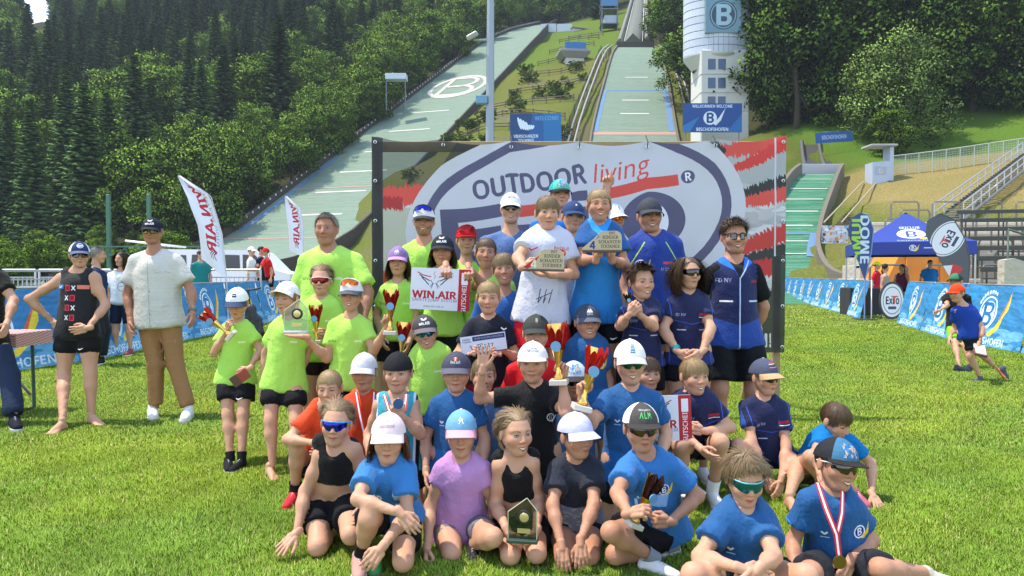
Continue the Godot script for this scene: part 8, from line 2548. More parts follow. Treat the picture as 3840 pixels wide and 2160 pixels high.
func build_tent():
	var o := thing("event_tent", "blue pop-up tent with club emblem beside the terraces", "tent", Vector3(12.95, 0, -23.5), -0.36)
	var p := Print.new(512, 256, Color(0.13, 0.22, 0.56))
	p.ellipse(256, 170, 62, 46, Color(0.86, 0.88, 0.92))
	p.text("B", sans, T2(256, 172, 66, 56), Color(0.13, 0.22, 0.56), 0.03)
	p.text("SKICLUB", sans, T2(256, 112, 17), Color(0.8, 0.84, 0.9), 0.03)
	tri_slant(p, [[280, 214], [330, 200], [370, 150], [392, 170], [350, 214], [300, 228]], Color(0.90, 0.70, 0.15))
	tri_slant(p, [[330, 170], [380, 120], [372, 150], [330, 200]], Color(0.8, 0.25, 0.3))
	p.text("BISCHOFSHOFEN", sans, T2(256, 240, 13), Color(0.8, 0.84, 0.9))
	var tex := tmat(p.tex(), 0.6)
	var blue := mat("tent_blue", Color(0.13, 0.22, 0.56), 0.6)
	var hw := 1.66
	var c := [Vector3(-hw, 2.28, hw), Vector3(hw, 2.28, hw), Vector3(hw, 2.28, -hw), Vector3(-hw, 2.28, -hw)]
	for k in 4:
		var a: Vector3 = c[k]
		var b: Vector3 = c[(k + 1) % 4]
		var g := Geo.new()
		var q := PackedVector3Array()
		var uvs := PackedVector2Array()
		for j in 9:
			for i in 13:
				var u := i / 12.0
				var v := j / 8.0
				var e := a.lerp(b, u)
				var pt := Vector3(0, 3.32, 0).lerp(e, v)
				pt.y -= 0.10 * sin(v * PI)
				q.append(pt)
				uvs.append(Vector2(0.5 + (u - 0.5) * maxf(v, 0.02), v))
		g.sheet(q, 13, false, uvs)
		part("roof_panel", g.mesh(), tex if k == 0 else blue, o)
		var vg := Geo.new()
		vg.box((a + b) * 0.5 + Vector3(0, -0.2, 0), Vector3(a.distance_to(b), 0.40, 0.012), Basis(Vector3.UP, -k * -PI / 2))
		part("valance", vg.mesh(), blue, o)
		part("leg", tube_mesh([Vector3(a.x * 0.98, 0, a.z * 0.98), Vector3(a.x * 0.98, 2.25, a.z * 0.98)], [0.03], 6), mats["barrier_steel"], o)
	p = Print.new(256, 48, Color(0.13, 0.22, 0.56))
	crest(p, 110, 22, 13)
	p.rect(150, 20, 90, 5, Color(0.7, 0.76, 0.86))
	part("valance_print", flat_print(Vector2(1.9, 0.34), null, Color.WHITE)[0], tmat(p.tex(), 0.6), o, Vector3(0.1, 2.08, hw + 0.012))
	# bench table under the tent
	var t := thing("dark_table", "dark covered table under the blue tent", "table", Vector3(11.3, 0, -22.6))
	part("table_cover", box_mesh(Vector3(1.5, 0.86, 0.7), 0.02, Vector3(0, 0.43, 0)), mat("table_dark", lin(0.03, 0.03, 0.035), 0.8), t)
# ---------------------------------------------------------------- tower, huts, boards and fences on the slopes
func build_hill_things():
	var concrete := mat("tower_white", lin(0.62, 0.62, 0.58), 0.8, 0.0, 0.3, 0.4)
	var o := thing("judges_tower", "white tower with overhanging round glazed top and big letter emblem", "tower", Vector3(32.2, 21.5, -114.5))
	var g := Geo.new()
	g.box(Vector3(0.3, 6.4, 2.1), Vector3(7.4, 15.3, 6.2), Basis.IDENTITY, 0.15)
	part("shaft", g.mesh(), concrete, o)
	g = Geo.new()
	g.lathe(PackedVector2Array([Vector2(3.9, 11.6), Vector2(5.3, 13.3), Vector2(5.3, 13.7)]), 40, Transform3D(Basis.from_scale(Vector3(1, 1, 0.64)), Vector3(0, 0, 2.0)))
	part("corbel", g.mesh(), concrete, o)
	var panel := mat("tower_panel", lin(0.56, 0.61, 0.69), 0.4, 0.0)
	var pg := []
	for w in 3:
		g = Geo.new()
		g.box(Vector3.ZERO, Vector3(5.28 * PI / 22 * 0.90, 1.03, 0.09), Basis.IDENTITY, 0.012)
		pg.append(g.mesh())
	var tones := [panel, mat("tower_panel_b", lin(0.52, 0.57, 0.66), 0.4, 0.0), mat("tower_panel_c", lin(0.59, 0.64, 0.71), 0.4, 0.0)]
	g = Geo.new()
	g.lathe(PackedVector2Array([Vector2(5.24, 13.6), Vector2(5.24, 26.0), Vector2(0.0, 26.4)]), 40, Transform3D(Basis.from_scale(Vector3(1, 1, 0.625)), Vector3(0, 0, 2.0)))
	part("drum_core", g.mesh(), mat("drum_core", lin(0.30, 0.33, 0.38), 0.6), o)
	for r in 10:
		for k in 22:
			var an := -PI / 2 + PI * (k + 0.5) / 22.0 * 1.0
			part("panel", pg[0], tones[(r * 7 + k * 3) % 3], o, Vector3(sin(an) * 5.28, 14.2 + r * 1.15, cos(an) * 3.3 + 2.0), Vector3(0, atan2(sin(an) * 3.3, cos(an) * 5.28), 0))
	var p := Print.new(256, 256, Color(0.40, 0.56, 0.62))
	p.ellipse(128, 130, 100, 104, Color(0.07, 0.15, 0.24))
	p.ellipse(128, 130, 92, 96, Color(0.48, 0.66, 0.72))
	p.ellipse(128, 130, 84, 88, Color(0.10, 0.20, 0.30))
	p.text("B", sans, T2(130, 130, 150, 140), Color(0.60, 0.74, 0.79), 0.05)
	part("emblem_pane", flat_print(Vector2(5.4, 5.4), null, Color.WHITE, 0.05)[0], tmat(p.tex(), 0.15), o, Vector3(-0.1, 19.2, 5.45))
	part("emblem_box", box_mesh(Vector3(5.4, 5.4, 0.9), 0.03), mat("emblem_box", lin(0.2, 0.28, 0.32), 0.3), o, Vector3(-0.1, 19.2, 5.0))
	var dark := mat("tower_glass", lin(0.05, 0.10, 0.20), 0.1)
	for r in 3:
		for k in 2:
			var wd := part("window", box_mesh(Vector3(1.15, 1.6, 0.08), 0.01), dark, o, Vector3(-1.75 + k * 1.55, 6.1 + r * 2.85, 5.22))
			part("frame", box_mesh(Vector3(1.29, 1.74, 0.05)), mat("window_frame", lin(0.55, 0.55, 0.53), 0.6), wd, Vector3(0, 0, -0.02))
	for y: float in [4.7, 7.5, 10.3]: part("string_course", box_mesh(Vector3(7.5, 0.12, 6.3), 0.02, Vector3(0.3, y, 2.1)), mat("course_grey", lin(0.42, 0.42, 0.40), 0.8), o)
	# welcome boards
	p = Print.new(512, 256, Color(0.08, 0.28, 0.56))
	tri_slant(p, [[0, 200], [140, 120], [60, 256], [0, 256]], Color(0.16, 0.45, 0.70))
	tri_slant(p, [[380, 256], [512, 90], [512, 256]], Color(0.12, 0.40, 0.68))
	p.ellipse(236, 130, 58, 60, Color(0.86, 0.90, 0.94))
	p.text("B", sans, T2(236, 130, 84), Color(0.08, 0.25, 0.5), 0.05)
	tri_slant(p, [[262, 180], [310, 130], [370, 40], [330, 150], [286, 196]], Color(0.88, 0.88, 0.90))
	p.text("WILLKOMMEN WELCOME", sans, T2(256, 26, 22, 26), Color(0.85, 0.9, 0.95), 0.03)
	p.text("BISCHOFSHOFEN", sans, T2(256, 230, 26, 28), Color(0.85, 0.9, 0.95), 0.04)
	o = board("welcome_board", "blue welcome board with white club emblem below the round tower", "board", Vector3(29.1, 24.0, -104.0), Vector2(8.6, 4.2), p.tex(), Vector3.ZERO, Color(0.2, 0.22, 0.25), 0.1)
	for x: float in [-3.9, 3.9]: part("post", box_mesh(Vector3(0.2, 6.0, 0.2), 0.02, Vector3(x, -2.0, -0.2)), mat("board_post", lin(0.2, 0.2, 0.2), 0.6), o)
	p = Print.new(384, 256, Color(0.10, 0.36, 0.60))
	tri_slant(p, [[0, 0], [170, 0], [120, 256], [0, 256]], Color(0.09, 0.26, 0.46))
	p.rect(250, 0, 134, 256, Color(0.12, 0.44, 0.68))
	for k in 4:
		p.ellipse(72 + k * 18, 78 + k * 8, 11, 52 - k * 5, Color(0.86, 0.92, 0.95), -0.25)
		p.ellipse(122 + k * 16, 112, 10, 24 - k * 2, Color(0.86, 0.92, 0.95), 0.4)
	p.text("WELCOME", sans, T2(276, 40, 28, 34), Color(0.50, 0.72, 0.86))
	p.text("VIERSCHANZEN", sans, T2(118, 186, 19, 26), Color(0.86, 0.9, 0.94), 0.04)
	p.text("TOURNEE", sans, T2(118, 222, 20, 26), Color(0.86, 0.9, 0.94), 0.04)
	o = board("welcome_board", "blue welcome board with white ski-feather emblem on the ridge", "board", Vector3(3.85, 24.8, -116.0), Vector2(8.3, 5.0), p.tex(), Vector3(0, 0, 0.02), Color(0.2, 0.22, 0.25), 0.1)
	for x: float in [-3.7, 3.7]: part("post", box_mesh(Vector3(0.2, 6.5, 0.2), 0.02, Vector3(x, -2.2, -0.2)), mats["board_post"], o)
	# small cabin with a blue board on the ridge
	var wall := mat("hut_wall", lin(0.56, 0.55, 0.46), 0.85)
	o = thing("judges_hut", "small pale hut with flared roof and blue board on the ridge", "hut", Vector3(14.9, 51.0, -177.0), 0.12)
	part("wall", box_mesh(Vector3(4.6, 4.2, 3.6), 0.06, Vector3(0.3, 1.3, 0)), wall, o)
	g = Geo.new()
	var t0 := [Vector3(-2.3, 3.2, 2.0), Vector3(2.9, 3.2, 2.0), Vector3(2.9, 3.2, -2.0), Vector3(-2.3, 3.2, -2.0)]
	var t1 := [Vector3(-3.6, 4.4, 3.0), Vector3(3.9, 4.4, 3.0), Vector3(3.9, 4.4, -3.0), Vector3(-3.6, 4.4, -3.0)]
	for k in 4: g.quad(t1[k], t1[(k + 1) % 4], t0[(k + 1) % 4], t0[k])
	g.box(Vector3(0.15, 4.75, 0), Vector3(7.5, 0.7, 6.0), Basis.IDENTITY, 0.08)
	part("roof", g.mesh(), mat("hut_roof", lin(0.30, 0.30, 0.29), 0.8), o)
	part("roof_board", box_mesh(Vector3(5.2, 1.6, 0.12), 0.02, Vector3(0.2, 5.9, 2.8)), mat("board_blue", lin(0.02, 0.16, 0.42), 0.5), o)
	part("notice", box_mesh(Vector3(1.3, 1.7, 0.06), 0.01, Vector3(-0.6, 1.2, 1.84)), mat("notice_white", lin(0.66, 0.7, 0.76), 0.6), o)
	part("door", box_mesh(Vector3(0.9, 1.9, 0.06), 0.01, Vector3(1.7, 0.9, 1.84)), mat("door_pale", lin(0.4, 0.4, 0.36), 0.7), o)
	# viewing platform on the knoll
	o = thing("viewing_platform", "steel viewing platform with two white panels on the knoll", "platform", Vector3(15.2, 80.6, -238.0))
	var steel: StandardMaterial3D = mat("platform_steel", lin(0.16, 0.18, 0.19), 0.6, 0.4)
	part("deck", box_mesh(Vector3(10.4, 0.4, 5.0), 0.03, Vector3(0, 0, 0)), steel, o)
	for x: float in [-2.6, 2.6]: part("panel", box_mesh(Vector3(4.9, 2.6, 0.1), 0.02, Vector3(x - 0.6, 1.5, 2.5)), mat("panel_pale", lin(0.55, 0.62, 0.68), 0.5), o)
	for x: float in [-4.8, -1.6, 1.6, 4.8]: part("leg", box_mesh(Vector3(0.25, 4.6, 0.25), 0.0, Vector3(x, -2.4, 2.0)), steel, o)
	part("kiosk", box_mesh(Vector3(4.2, 3.2, 2.4), 0.05, Vector3(-2.6, 2.4, -1.6)), mat("kiosk_blue", lin(0.12, 0.20, 0.30), 0.6), o)
	# in-run of the middle hill: take-off table, track and side towers
	o = thing("in_run", "steep pale in-run track above the middle jumping hill", "in-run", Vector3(30.8, 58.0, -181.0))
	part("take_off", box_mesh(Vector3(9.2, 2.2, 2.5), 0.05, Vector3(0, 0.6, 0)), mat("takeoff_dark", lin(0.07, 0.065, 0.05), 0.8), o)
	var a := Vector3(0.0, 2.2, -1.5)
	var b := Vector3(16.0, 45.0, -82.0)
	var side := Vector3.UP.cross(b - a).normalized()
	var tg := Geo.new()
	for e in [[-2.4, -1.4], [-0.4, 0.4], [1.4, 2.4]]:
		tg.quad(a + side * -e[1] + Vector3.UP * 0.1, b + side * -e[1] * 0.75 + Vector3.UP * 0.1, b + side * -e[0] * 0.75 + Vector3.UP * 0.1, a + side * -e[0] + Vector3.UP * 0.1)
	part("track", tg.mesh(), mat("track_pale", lin(0.56, 0.56, 0.53), 0.6), o)
	for s: float in [-1.0, 1.0]:
		part("side_wall", tube_mesh([a + side * s * 3.4 + Vector3.UP * 0.8, b + side * s * 2.4 + Vector3.UP * 0.8], [0.55], 4), mat("inrun_wall", lin(0.20, 0.19, 0.17), 0.8), o)
	part("bed", tube_mesh([a - Vector3.UP * 0.9, b - Vector3.UP * 0.9], [3.2, 2.4], 4), mat("inrun_bed", lin(0.14, 0.15, 0.13), 0.9), o)
	o = thing("start_tower", "blue-panelled scaffold tower left of the in-run", "tower", Vector3(30.5, 79.0, -226.0))
	for x: float in [-2.4, 2.4]:
		for z: float in [-2.0, 2.0]: part("leg", box_mesh(Vector3(0.35, 19.0, 0.35), 0.0, Vector3(x, 4.0, z)), steel, o)
	for y: float in [0.5, 5.0, 9.5]: part("floor", box_mesh(Vector3(5.6, 0.3, 4.8), 0.0, Vector3(0, y, 0)), steel, o)
	part("blue_panel", box_mesh(Vector3(5.0, 2.8, 0.15), 0.02, Vector3(-0.3, 7.3, 2.3)), mat("start_blue", lin(0.06, 0.22, 0.42), 0.5), o)
	part("cabin", box_mesh(Vector3(4.0, 2.6, 3.0), 0.05, Vector3(0.4, 2.0, 0)), mat("cabin_pale", lin(0.42, 0.48, 0.55), 0.6), o)
	o = thing("start_house", "low white building below the trees left of the start tower", "building", Vector3(23.5, 78.5, -238.0), 0.35)
	part("wall", box_mesh(Vector3(9.0, 4.2, 4.0), 0.05, Vector3(0, 1.2, 0)), mat("start_wall", lin(0.55, 0.55, 0.53), 0.8), o)
	part("roof", box_mesh(Vector3(9.8, 0.35, 4.8), 0.05, Vector3(0, 3.5, 0), ), mat("start_roof", lin(0.25, 0.22, 0.18), 0.8), o)
	# side rails of the middle hill
	var S := strip_of(SMALL_HILL)
	for s in 2:
		var rg := Geo.new()
		var pts := PackedVector3Array()
		for j in range(10, S[0].size(), 2):
			var e: Vector3 = S[s][j]
			pts.append(e + Vector3((-1.0 if s == 0 else 1.0) * lerpf(4.6, 1.6, j / float(S[0].size())), 0.3, 0))
		o = thing("slide_rail", "pale summer slide track along the left of the middle hill" if s == 0 else "pale railing along the right of the middle hill", "track", pts[0])
		for i in pts.size(): pts[i] -= o.position
		for k in 2:
			var q := pts.duplicate()
			for i in q.size(): q[i] += Vector3(0.55 * (k * 2 - 1), 0.25, 0)
			rg = Geo.new()
			rg.tube(q, [0.2], 5)
			part("rail", rg.mesh(), mat("slide_pale", lin(0.30, 0.29, 0.28), 0.7), o)
		for i in pts.size(): part("support", box_mesh(Vector3(0.25, 2.4, 0.25), 0.0, pts[i] - Vector3.UP * 1.0), mat("support_wood", lin(0.16, 0.12, 0.08), 0.9), o)
	# green net along the ridge
	o = thing("net_fence", "dark green net fence running up the ridge beside the slide track", "fence", Vector3(8.6, 24.0, -116.0))
	var netm := StandardMaterial3D.new()
	netm.albedo_color = Color(0.07, 0.16, 0.11, 0.55)
	netm.transparency = BaseMaterial3D.TRANSPARENCY_ALPHA
	netm.roughness = 0.9
	var prevp := Vector3.ZERO
	for i in 13:
		var d := 116.0 + i * 5.0
		var x := small_x(d) - lerpf(13.0, 8.5, i / 12.0)
		var q := Vector3(x, height_at(x, -d), -d) - o.position
		part("post", box_mesh(Vector3(0.16, 3.2, 0.16), 0.0, q + Vector3.UP * 1.2), mat("net_post", lin(0.05, 0.08, 0.06), 0.7), o)
		if i:
			var ng := Geo.new()
			ng.quad(prevp + Vector3.UP * 2.7, q + Vector3.UP * 2.7, q + Vector3.UP * 0.1, prevp + Vector3.UP * 0.1)
			part("net_panel", ng.mesh(), netm, o)
		prevp = q
	# zigzag timber fences that hold the ridge
	var wood := mat("fence_wood", lin(0.15, 0.12, 0.08), 0.9)
	for k in 9:
		var d := 126.0 + k * 11.0
		var x1 := small_x(d) - lerpf(14.0, 10.0, k / 8.0)
		var x0 := HILL_FOOT.x + (d + HILL_FOOT.y) * 0.3225 + 27.0
		o = thing("timber_fence", "low timber rail fence crossing the grassy ridge", "fence", Vector3(x0, height_at(x0, -d), -d), 0.0, "timber fences on the ridge")
		var n := int((x1 - x0) / 2.6)
		var last := Vector3.ZERO
		for i in n + 1:
			var x := x0 + (x1 - x0) * i / maxf(n, 1.0)
			var dd := d + 2.0 * sin(i * 0.5 + k)
			var q := Vector3(x, height_at(x, -dd), -dd) - o.position
			part("post", box_mesh(Vector3(0.2, 1.7, 0.2), 0.0, q + Vector3.UP * 0.5), wood, o)
			if i:
				for y: float in [0.6, 1.15]: part("rail", tube_mesh([last + Vector3.UP * y, q + Vector3.UP * y], [0.1], 4), wood, o)
			last = q
	# light mast
	o = thing("light_mast", "tall grey metal mast with floodlight arm rising behind the banner", "mast", Vector3(-0.96, 0, -31.0))
	part("pole", tube_mesh([Vector3(0, 0, 0), Vector3(0, 7, 0), Vector3(0.05, 15.0, 0)], [0.21, 0.19, 0.14], 16), mat("mast_grey", lin(0.30, 0.34, 0.37), 0.5, 0.5), o)
	part("bracket", box_mesh(Vector3(0.6, 0.08, 0.1), 0.01, Vector3(-0.4, 11.4, 0)), mats["mast_grey"], o)
	part("floodlight", box_mesh(Vector3(0.5, 0.22, 0.4), 0.03), mat("flood_grey", lin(0.4, 0.42, 0.43), 0.4, 0.5), o, Vector3(-0.75, 11.55, 0.1), Vector3(0.3, 0, 0.5))
	part("junction_box", box_mesh(Vector3(0.5, 0.35, 0.3), 0.02, Vector3(-0.35, 8.8, 0.1)), mat("junction_blue", lin(0.15, 0.30, 0.45), 0.5), o)
	# scaffold seat left of the tall hill
	o = thing("trainer_stand", "small scaffold platform with pale panel beside the tall hill wall", "platform", Vector3(-24.5, 39.0, -152.0))
	part("panel", box_mesh(Vector3(4.4, 1.2, 2.4), 0.03, Vector3(0, 4.0, 0)), mats["panel_pale"], o)
	for x: float in [-2.0, 2.0]: part("leg", box_mesh(Vector3(0.2, 7.0, 0.2), 0.0, Vector3(x, 0.5, 0.8)), steel, o)
	# children's hill: in-run, end walls and cabin
	o = thing("small_in_run", "dark curved in-run of the small children's hill", "in-run", Vector3(33.0, 12.0, -77.0))
	var cg := Geo.new()
	var cp := PackedVector3Array()
	for i in 12:
		var f := i / 11.0
		var c := Vector3(f * 6.6, 0.9 + 5.6 * f * f, -f * 18.0)
		cp.append(c + Vector3(-1.1, 0, 0))
		cp.append(c + Vector3(1.1, 0, 0))
	cg.sheet(cp, 2, true)
	part("track", cg.mesh(), mat("track_dark", lin(0.05, 0.045, 0.04), 0.7), o)
	for s: float in [-1.15, 1.15]:
		var q := PackedVector3Array()
		for i in 12: q.append(Vector3((i / 11.0) * 6.6 + s, 1.3 + 5.6 * pow(i / 11.0, 2), -i / 11.0 * 18.0))
		var wg := Geo.new()
		wg.tube(q, [0.28], 4)
		part("side_rail", wg.mesh(), mat("rail_pale", lin(0.10, 0.10, 0.10), 0.5), o)
	part("front_wall", box_mesh(Vector3(4.2, 1.1, 0.6), 0.03, Vector3(0, 0.5, 0.4)), mat("front_grey", lin(0.45, 0.45, 0.46), 0.7), o)
	o = thing("start_cabin", "grey panelled cabin with flat roof beside the small hill", "cabin", Vector3(36.3, 9.7, -71.0), 0.0)
	o.scale = Vector3.ONE * 0.76
	var cab := mat("cabin_panel", lin(0.42, 0.48, 0.58), 0.5)
	g = Geo.new()
	g.slab(PackedVector2Array([Vector2(-1.15, 0.2), Vector2(1.15, 1.1), Vector2(1.15, 3.6), Vector2(-1.15, 3.4)]), 2.0)
	part("wall", g.mesh(), cab, o)
	p = Print.new(128, 96, Color(0.62, 0.67, 0.74))
	crest(p, 54, 48, 22)
	part("emblem", flat_print(Vector2(1.5, 1.1), null, Color.WHITE)[0], tmat(p.tex(), 0.6), o, Vector3(-0.1, 2.3, 1.01))
	part("column", box_mesh(Vector3(0.5, 5.6, 1.8), 0.03, Vector3(1.4, 2.9, 0)), cab, o)
	part("roof", box_mesh(Vector3(3.4, 0.22, 2.8), 0.03, Vector3(0.2, 5.6, 0)), mat("cabin_roof", lin(0.40, 0.42, 0.42), 0.6), o)
	# dark board in the wood
	p = Print.new(256, 64, Color(0.12, 0.34, 0.60))
	p.text("BISCHOFSHOFEN", sans, T2(128, 32, 16, 24), Color(0.88, 0.9, 0.93))
	board("shaded_board", "long shaded board under the dark trees above the small hill", "board", Vector3(40.05, 18.34, -89.0), Vector2(4.6, 1.3), p.tex(), Vector3(0, 0, 0.06), Color(0.1, 0.1, 0.12), 0.08)
	# steps beside the children's hill
	o = thing("wood_stair", "narrow wooden stair beside the wall of the small hill", "stair", Vector3(25.6, 4.2, -57.0))
	var r2 := Vector3(35.6, 9.3, -71.0) - o.position
	for i in 26: part("tread", box_mesh(Vector3(1.1, 0.1, 0.3)), mats["support_wood"], o, r2 * (i / 25.0) + Vector3.UP * 0.2)
	for s: float in [-0.7, 0.7]: part("handrail", tube_mesh([Vector3(s, 1.2, 0), r2 + Vector3(s, 1.2, 0)], [0.07], 5), mat("rail_wood", lin(0.36, 0.30, 0.2), 0.8), o)
# ---------------------------------------------------------------- prizes and other things in hands
func cup_meshes() -> Array:
	# foot plate, gold stem and half shell, red flutes, disc; base at the origin, 0.30 m tall
	var base := box_mesh(Vector3(0.085, 0.026, 0.07), 0.003, Vector3(0, 0.013, 0))
	var g := Geo.new()
	g.lathe(PackedVector2Array([Vector2(0.0, 0.026), Vector2(0.026, 0.028), Vector2(0.022, 0.042), Vector2(0.012, 0.055), Vector2(0.016, 0.064), Vector2(0.010, 0.078), Vector2(0.012, 0.10), Vector2(0.020, 0.135), Vector2(0.028, 0.165)]), 18)
	# back shell in gold
	for i in 9:
		var a0 := PI * (0.95 + 0.55 * i / 9.0) + 0.35
		var a1 := PI * (0.95 + 0.55 * (i + 1) / 9.0) + 0.35
		g.quad(Vector3(cos(a0) * 0.05, 0.285, sin(a0) * 0.05), Vector3(cos(a1) * 0.05, 0.285, sin(a1) * 0.05), Vector3(cos(a1) * 0.022, 0.14, sin(a1) * 0.022), Vector3(cos(a0) * 0.022, 0.14, sin(a0) * 0.022))
	var f := []
	for k in 6:
		var r := Geo.new()
		var an := -PI * 0.95 + PI * 1.35 * (k + 0.5) / 6.0 + PI * 0.55
		var q := PackedVector3Array()
		var tip := 0.285 + 0.02 * sin(k * 1.3 + 0.5)
		for j in 7:
			var v := j / 6.0
			var rad := lerpf(0.054, 0.023, v)
			for i in 5:
				var u := (i / 4.0 - 0.5)
				var aa := an + u * 0.74
				q.append(Vector3(cos(aa) * (rad - 0.006 * cos(u * PI)), lerpf(tip - 0.03 * u * u * 4.0 * (1.0 - v), 0.145, v), sin(aa) * (rad - 0.006 * cos(u * PI))))
		r.sheet(q, 5)
		f.append(r.mesh())
	var d := Geo.new()
	var dp := PackedVector2Array()
	for i in 22: dp.append(Vector2.from_angle(TAU * i / 22) * 0.024)
	d.slab(dp, 0.006, Transform3D(Basis.IDENTITY, Vector3(0, 0.185, 0.05)))
	return [base, g.mesh(), f, d.mesh()]
var cups := []
func cup(label: String, at: Vector3, h: float, rot: Vector3, red := Color(0.55, 0.03, 0.05)):
	if cups.is_empty(): cups = cup_meshes()
	var o := thing("prize_cup", label, "trophy", at)
	o.rotation = rot
	o.scale = Vector3.ONE * (h / 0.30)
	part("plinth", cups[0], mat("marble", lin(0.62, 0.58, 0.50), 0.35), o)
	part("stem", cups[1], mat("gold", lin(0.85, 0.52, 0.14), 0.22, 1.0), o)
	for k in 6: part("flute", cups[2][k], mat("flute_" + red.to_html(), red, 0.22, 0.55), o)
	part("medallion", cups[3], mat("medallion_blue", lin(0.16, 0.34, 0.58), 0.35, 0.2), o)
func plaque(label: String, at: Vector3, accent: Color, rot: float, slope: bool):
	var o := thing("wooden_plaque", label, "plaque", at)
	o.rotation = Vector3(0, 0, rot)
	var pl := PackedVector2Array([Vector2(-0.118, -0.055), Vector2(0.112, -0.055), Vector2(0.112, 0.02)])
	for i in 7: pl.append(Vector2(0.075, 0.02) + Vector2.from_angle(PI / 2 * i / 6.0) * 0.037)
	pl.append_array(PackedVector2Array([Vector2(0.0, 0.055), Vector2(-0.02, 0.045), Vector2(-0.05, 0.01), Vector2(-0.118, -0.045)]))
	var p := Print.new(384, 190, Color(0.76, 0.70, 0.57))
	for k in 90:
		var y := k * 2 + (k * 7) % 3
		p.rect((k * 53) % 200, y, 180, 1, Color(0.70, 0.63, 0.49))
	var ink := Color(0.12, 0.10, 0.08)
	p.text("INT.", serif, T2(285, 28, 25), ink, 0.02)
	p.text("KINDER", serif, T2(264, 66, 28), ink, 0.02)
	p.text("SCHANZEN", serif, T2(256, 108, 28), ink, 0.02)
	p.text("TOURNEE", serif, T2(264, 150, 28), ink, 0.02)
	if slope: tri_slant(p, [[0, 170], [110, 90], [150, 60], [96, 150], [40, 186]], accent)
	p.text("4", sans, T2(96, 140, 68), accent if not slope else Color(0.9, 0.85, 0.75), 0.06)
	if slope:
		for k in 6: p.stroke([Vector2(140, 50), Vector2(140, 50) + Vector2.from_angle(k * 1.05) * 26], 7, Color(0.9, 0.75, 0.2))
	else: p.stroke([Vector2(130, 30), Vector2(158, 62), Vector2(132, 78)], 7, Color(0.35, 0.45, 0.62))
	var g := Geo.new()
	g.slab(pl, 0.016, Transform3D.IDENTITY, Rect2(-0.12, -0.06, 0.24, 0.12))
	part("board", g.mesh(), tmat(p.tex(), 0.75), o)
	part("foot", box_mesh(Vector3(0.235, 0.014, 0.05), 0.002, Vector3(-0.002, -0.0625, 0)), mat("plaque_foot", lin(0.10, 0.07, 0.045), 0.7), o)
func glass_award(label: String, at: Vector3, h: float, dark: bool, rot: float):
	var o := thing("glass_award", label, "trophy", at)
	o.rotation.y = rot
	o.scale = Vector3.ONE * (h / 0.17)
	var gm := StandardMaterial3D.new()
	gm.albedo_color = Color(0.55, 0.68, 0.6, 0.22) if not dark else Color(0.10, 0.16, 0.12, 0.55)
	gm.transparency = BaseMaterial3D.TRANSPARENCY_ALPHA
	gm.roughness = 0.05
	var g := Geo.new()
	g.slab(PackedVector2Array([Vector2(-0.055, 0.014), Vector2(0.055, 0.014), Vector2(0.055, 0.125), Vector2(0.018, 0.17), Vector2(-0.055, 0.115)]), 0.012)
	part("pane", g.mesh(), gm, o)
	for e in [[-0.055, 0.014, -0.055, 0.115], [0.055, 0.014, 0.055, 0.125], [-0.055, 0.115, 0.018, 0.17], [0.018, 0.17, 0.055, 0.125]]:
		part("bevel", tube_mesh([Vector3(e[0], e[1], 0.004), Vector3(e[2], e[3], 0.004)], [0.0025], 5), mat("glass_edge", lin(0.62, 0.60, 0.42), 0.15, 0.3), o)
	part("foot", box_mesh(Vector3(0.12, 0.014, 0.05), 0.003, Vector3(0, 0.007, 0)), mat("award_foot" if not dark else "award_foot_dark", lin(0.55, 0.60, 0.56) if not dark else lin(0.05, 0.08, 0.06), 0.1), o)
	var d := Geo.new()
	d.lathe(PackedVector2Array([Vector2(0.0, 0.004), Vector2(0.027, 0.004), Vector2(0.028, 0.0)]), 24, Transform3D(Basis(Vector3.RIGHT, PI / 2), Vector3(0.008, 0.098, 0.008)))
	part("rosette", d.mesh(), mat("rosette_black", lin(0.02, 0.02, 0.02), 0.4), o)
	d = Geo.new()
	d.lathe(PackedVector2Array([Vector2(0.0, 0.003), Vector2(0.017, 0.003), Vector2(0.018, 0.0)]), 20, Transform3D(Basis(Vector3.RIGHT, PI / 2), Vector3(0.008, 0.098, 0.013)))
	part("rosette_centre", d.mesh(), mat("rosette_gold", lin(0.70, 0.55, 0.25), 0.3, 0.6), o)
	part("name_plate", box_mesh(Vector3(0.05, 0.018, 0.002), 0.0, Vector3(0.006, 0.045, 0.008)), mats["rosette_gold"], o)
func medal(label: String, pts: Array, disc: Vector3, col: Color):
	# ribbon: two bands from the shoulders to the disc
	var o := thing("ribbon_medal", label, "medal", disc)
	var p := Print.new(32, 8, Color(0.72, 0.08, 0.12))
	p.rect(10, 0, 12, 8, Color(0.9, 0.88, 0.88))
	var m := tmat(p.tex(), 0.7)
	for side: Array in pts:
		var g := Geo.new()
		var q := PackedVector3Array()
		var uvs := PackedVector2Array()
		for i in side.size():
			var a: Vector3 = side[i]
			var t := (side[mini(i + 1, side.size() - 1)] as Vector3) - (side[maxi(i - 1, 0)] as Vector3)
			var w := t.cross(Vector3.BACK).normalized() * 0.011
			for k in 3:
				q.append(a - disc + w * (k - 1))
				uvs.append(Vector2(k / 2.0, 0.5))
		g.sheet(q, 3, false, uvs)
		part("ribbon", g.mesh(), m, o)
	var d := Geo.new()
	var dp := PackedVector2Array()
	for i in 22: dp.append(Vector2.from_angle(TAU * i / 22) * 0.026)
	d.slab(dp, 0.006)
	part("disc", d.mesh(), mat("disc_" + col.to_html(), col, 0.3, 0.6), o)
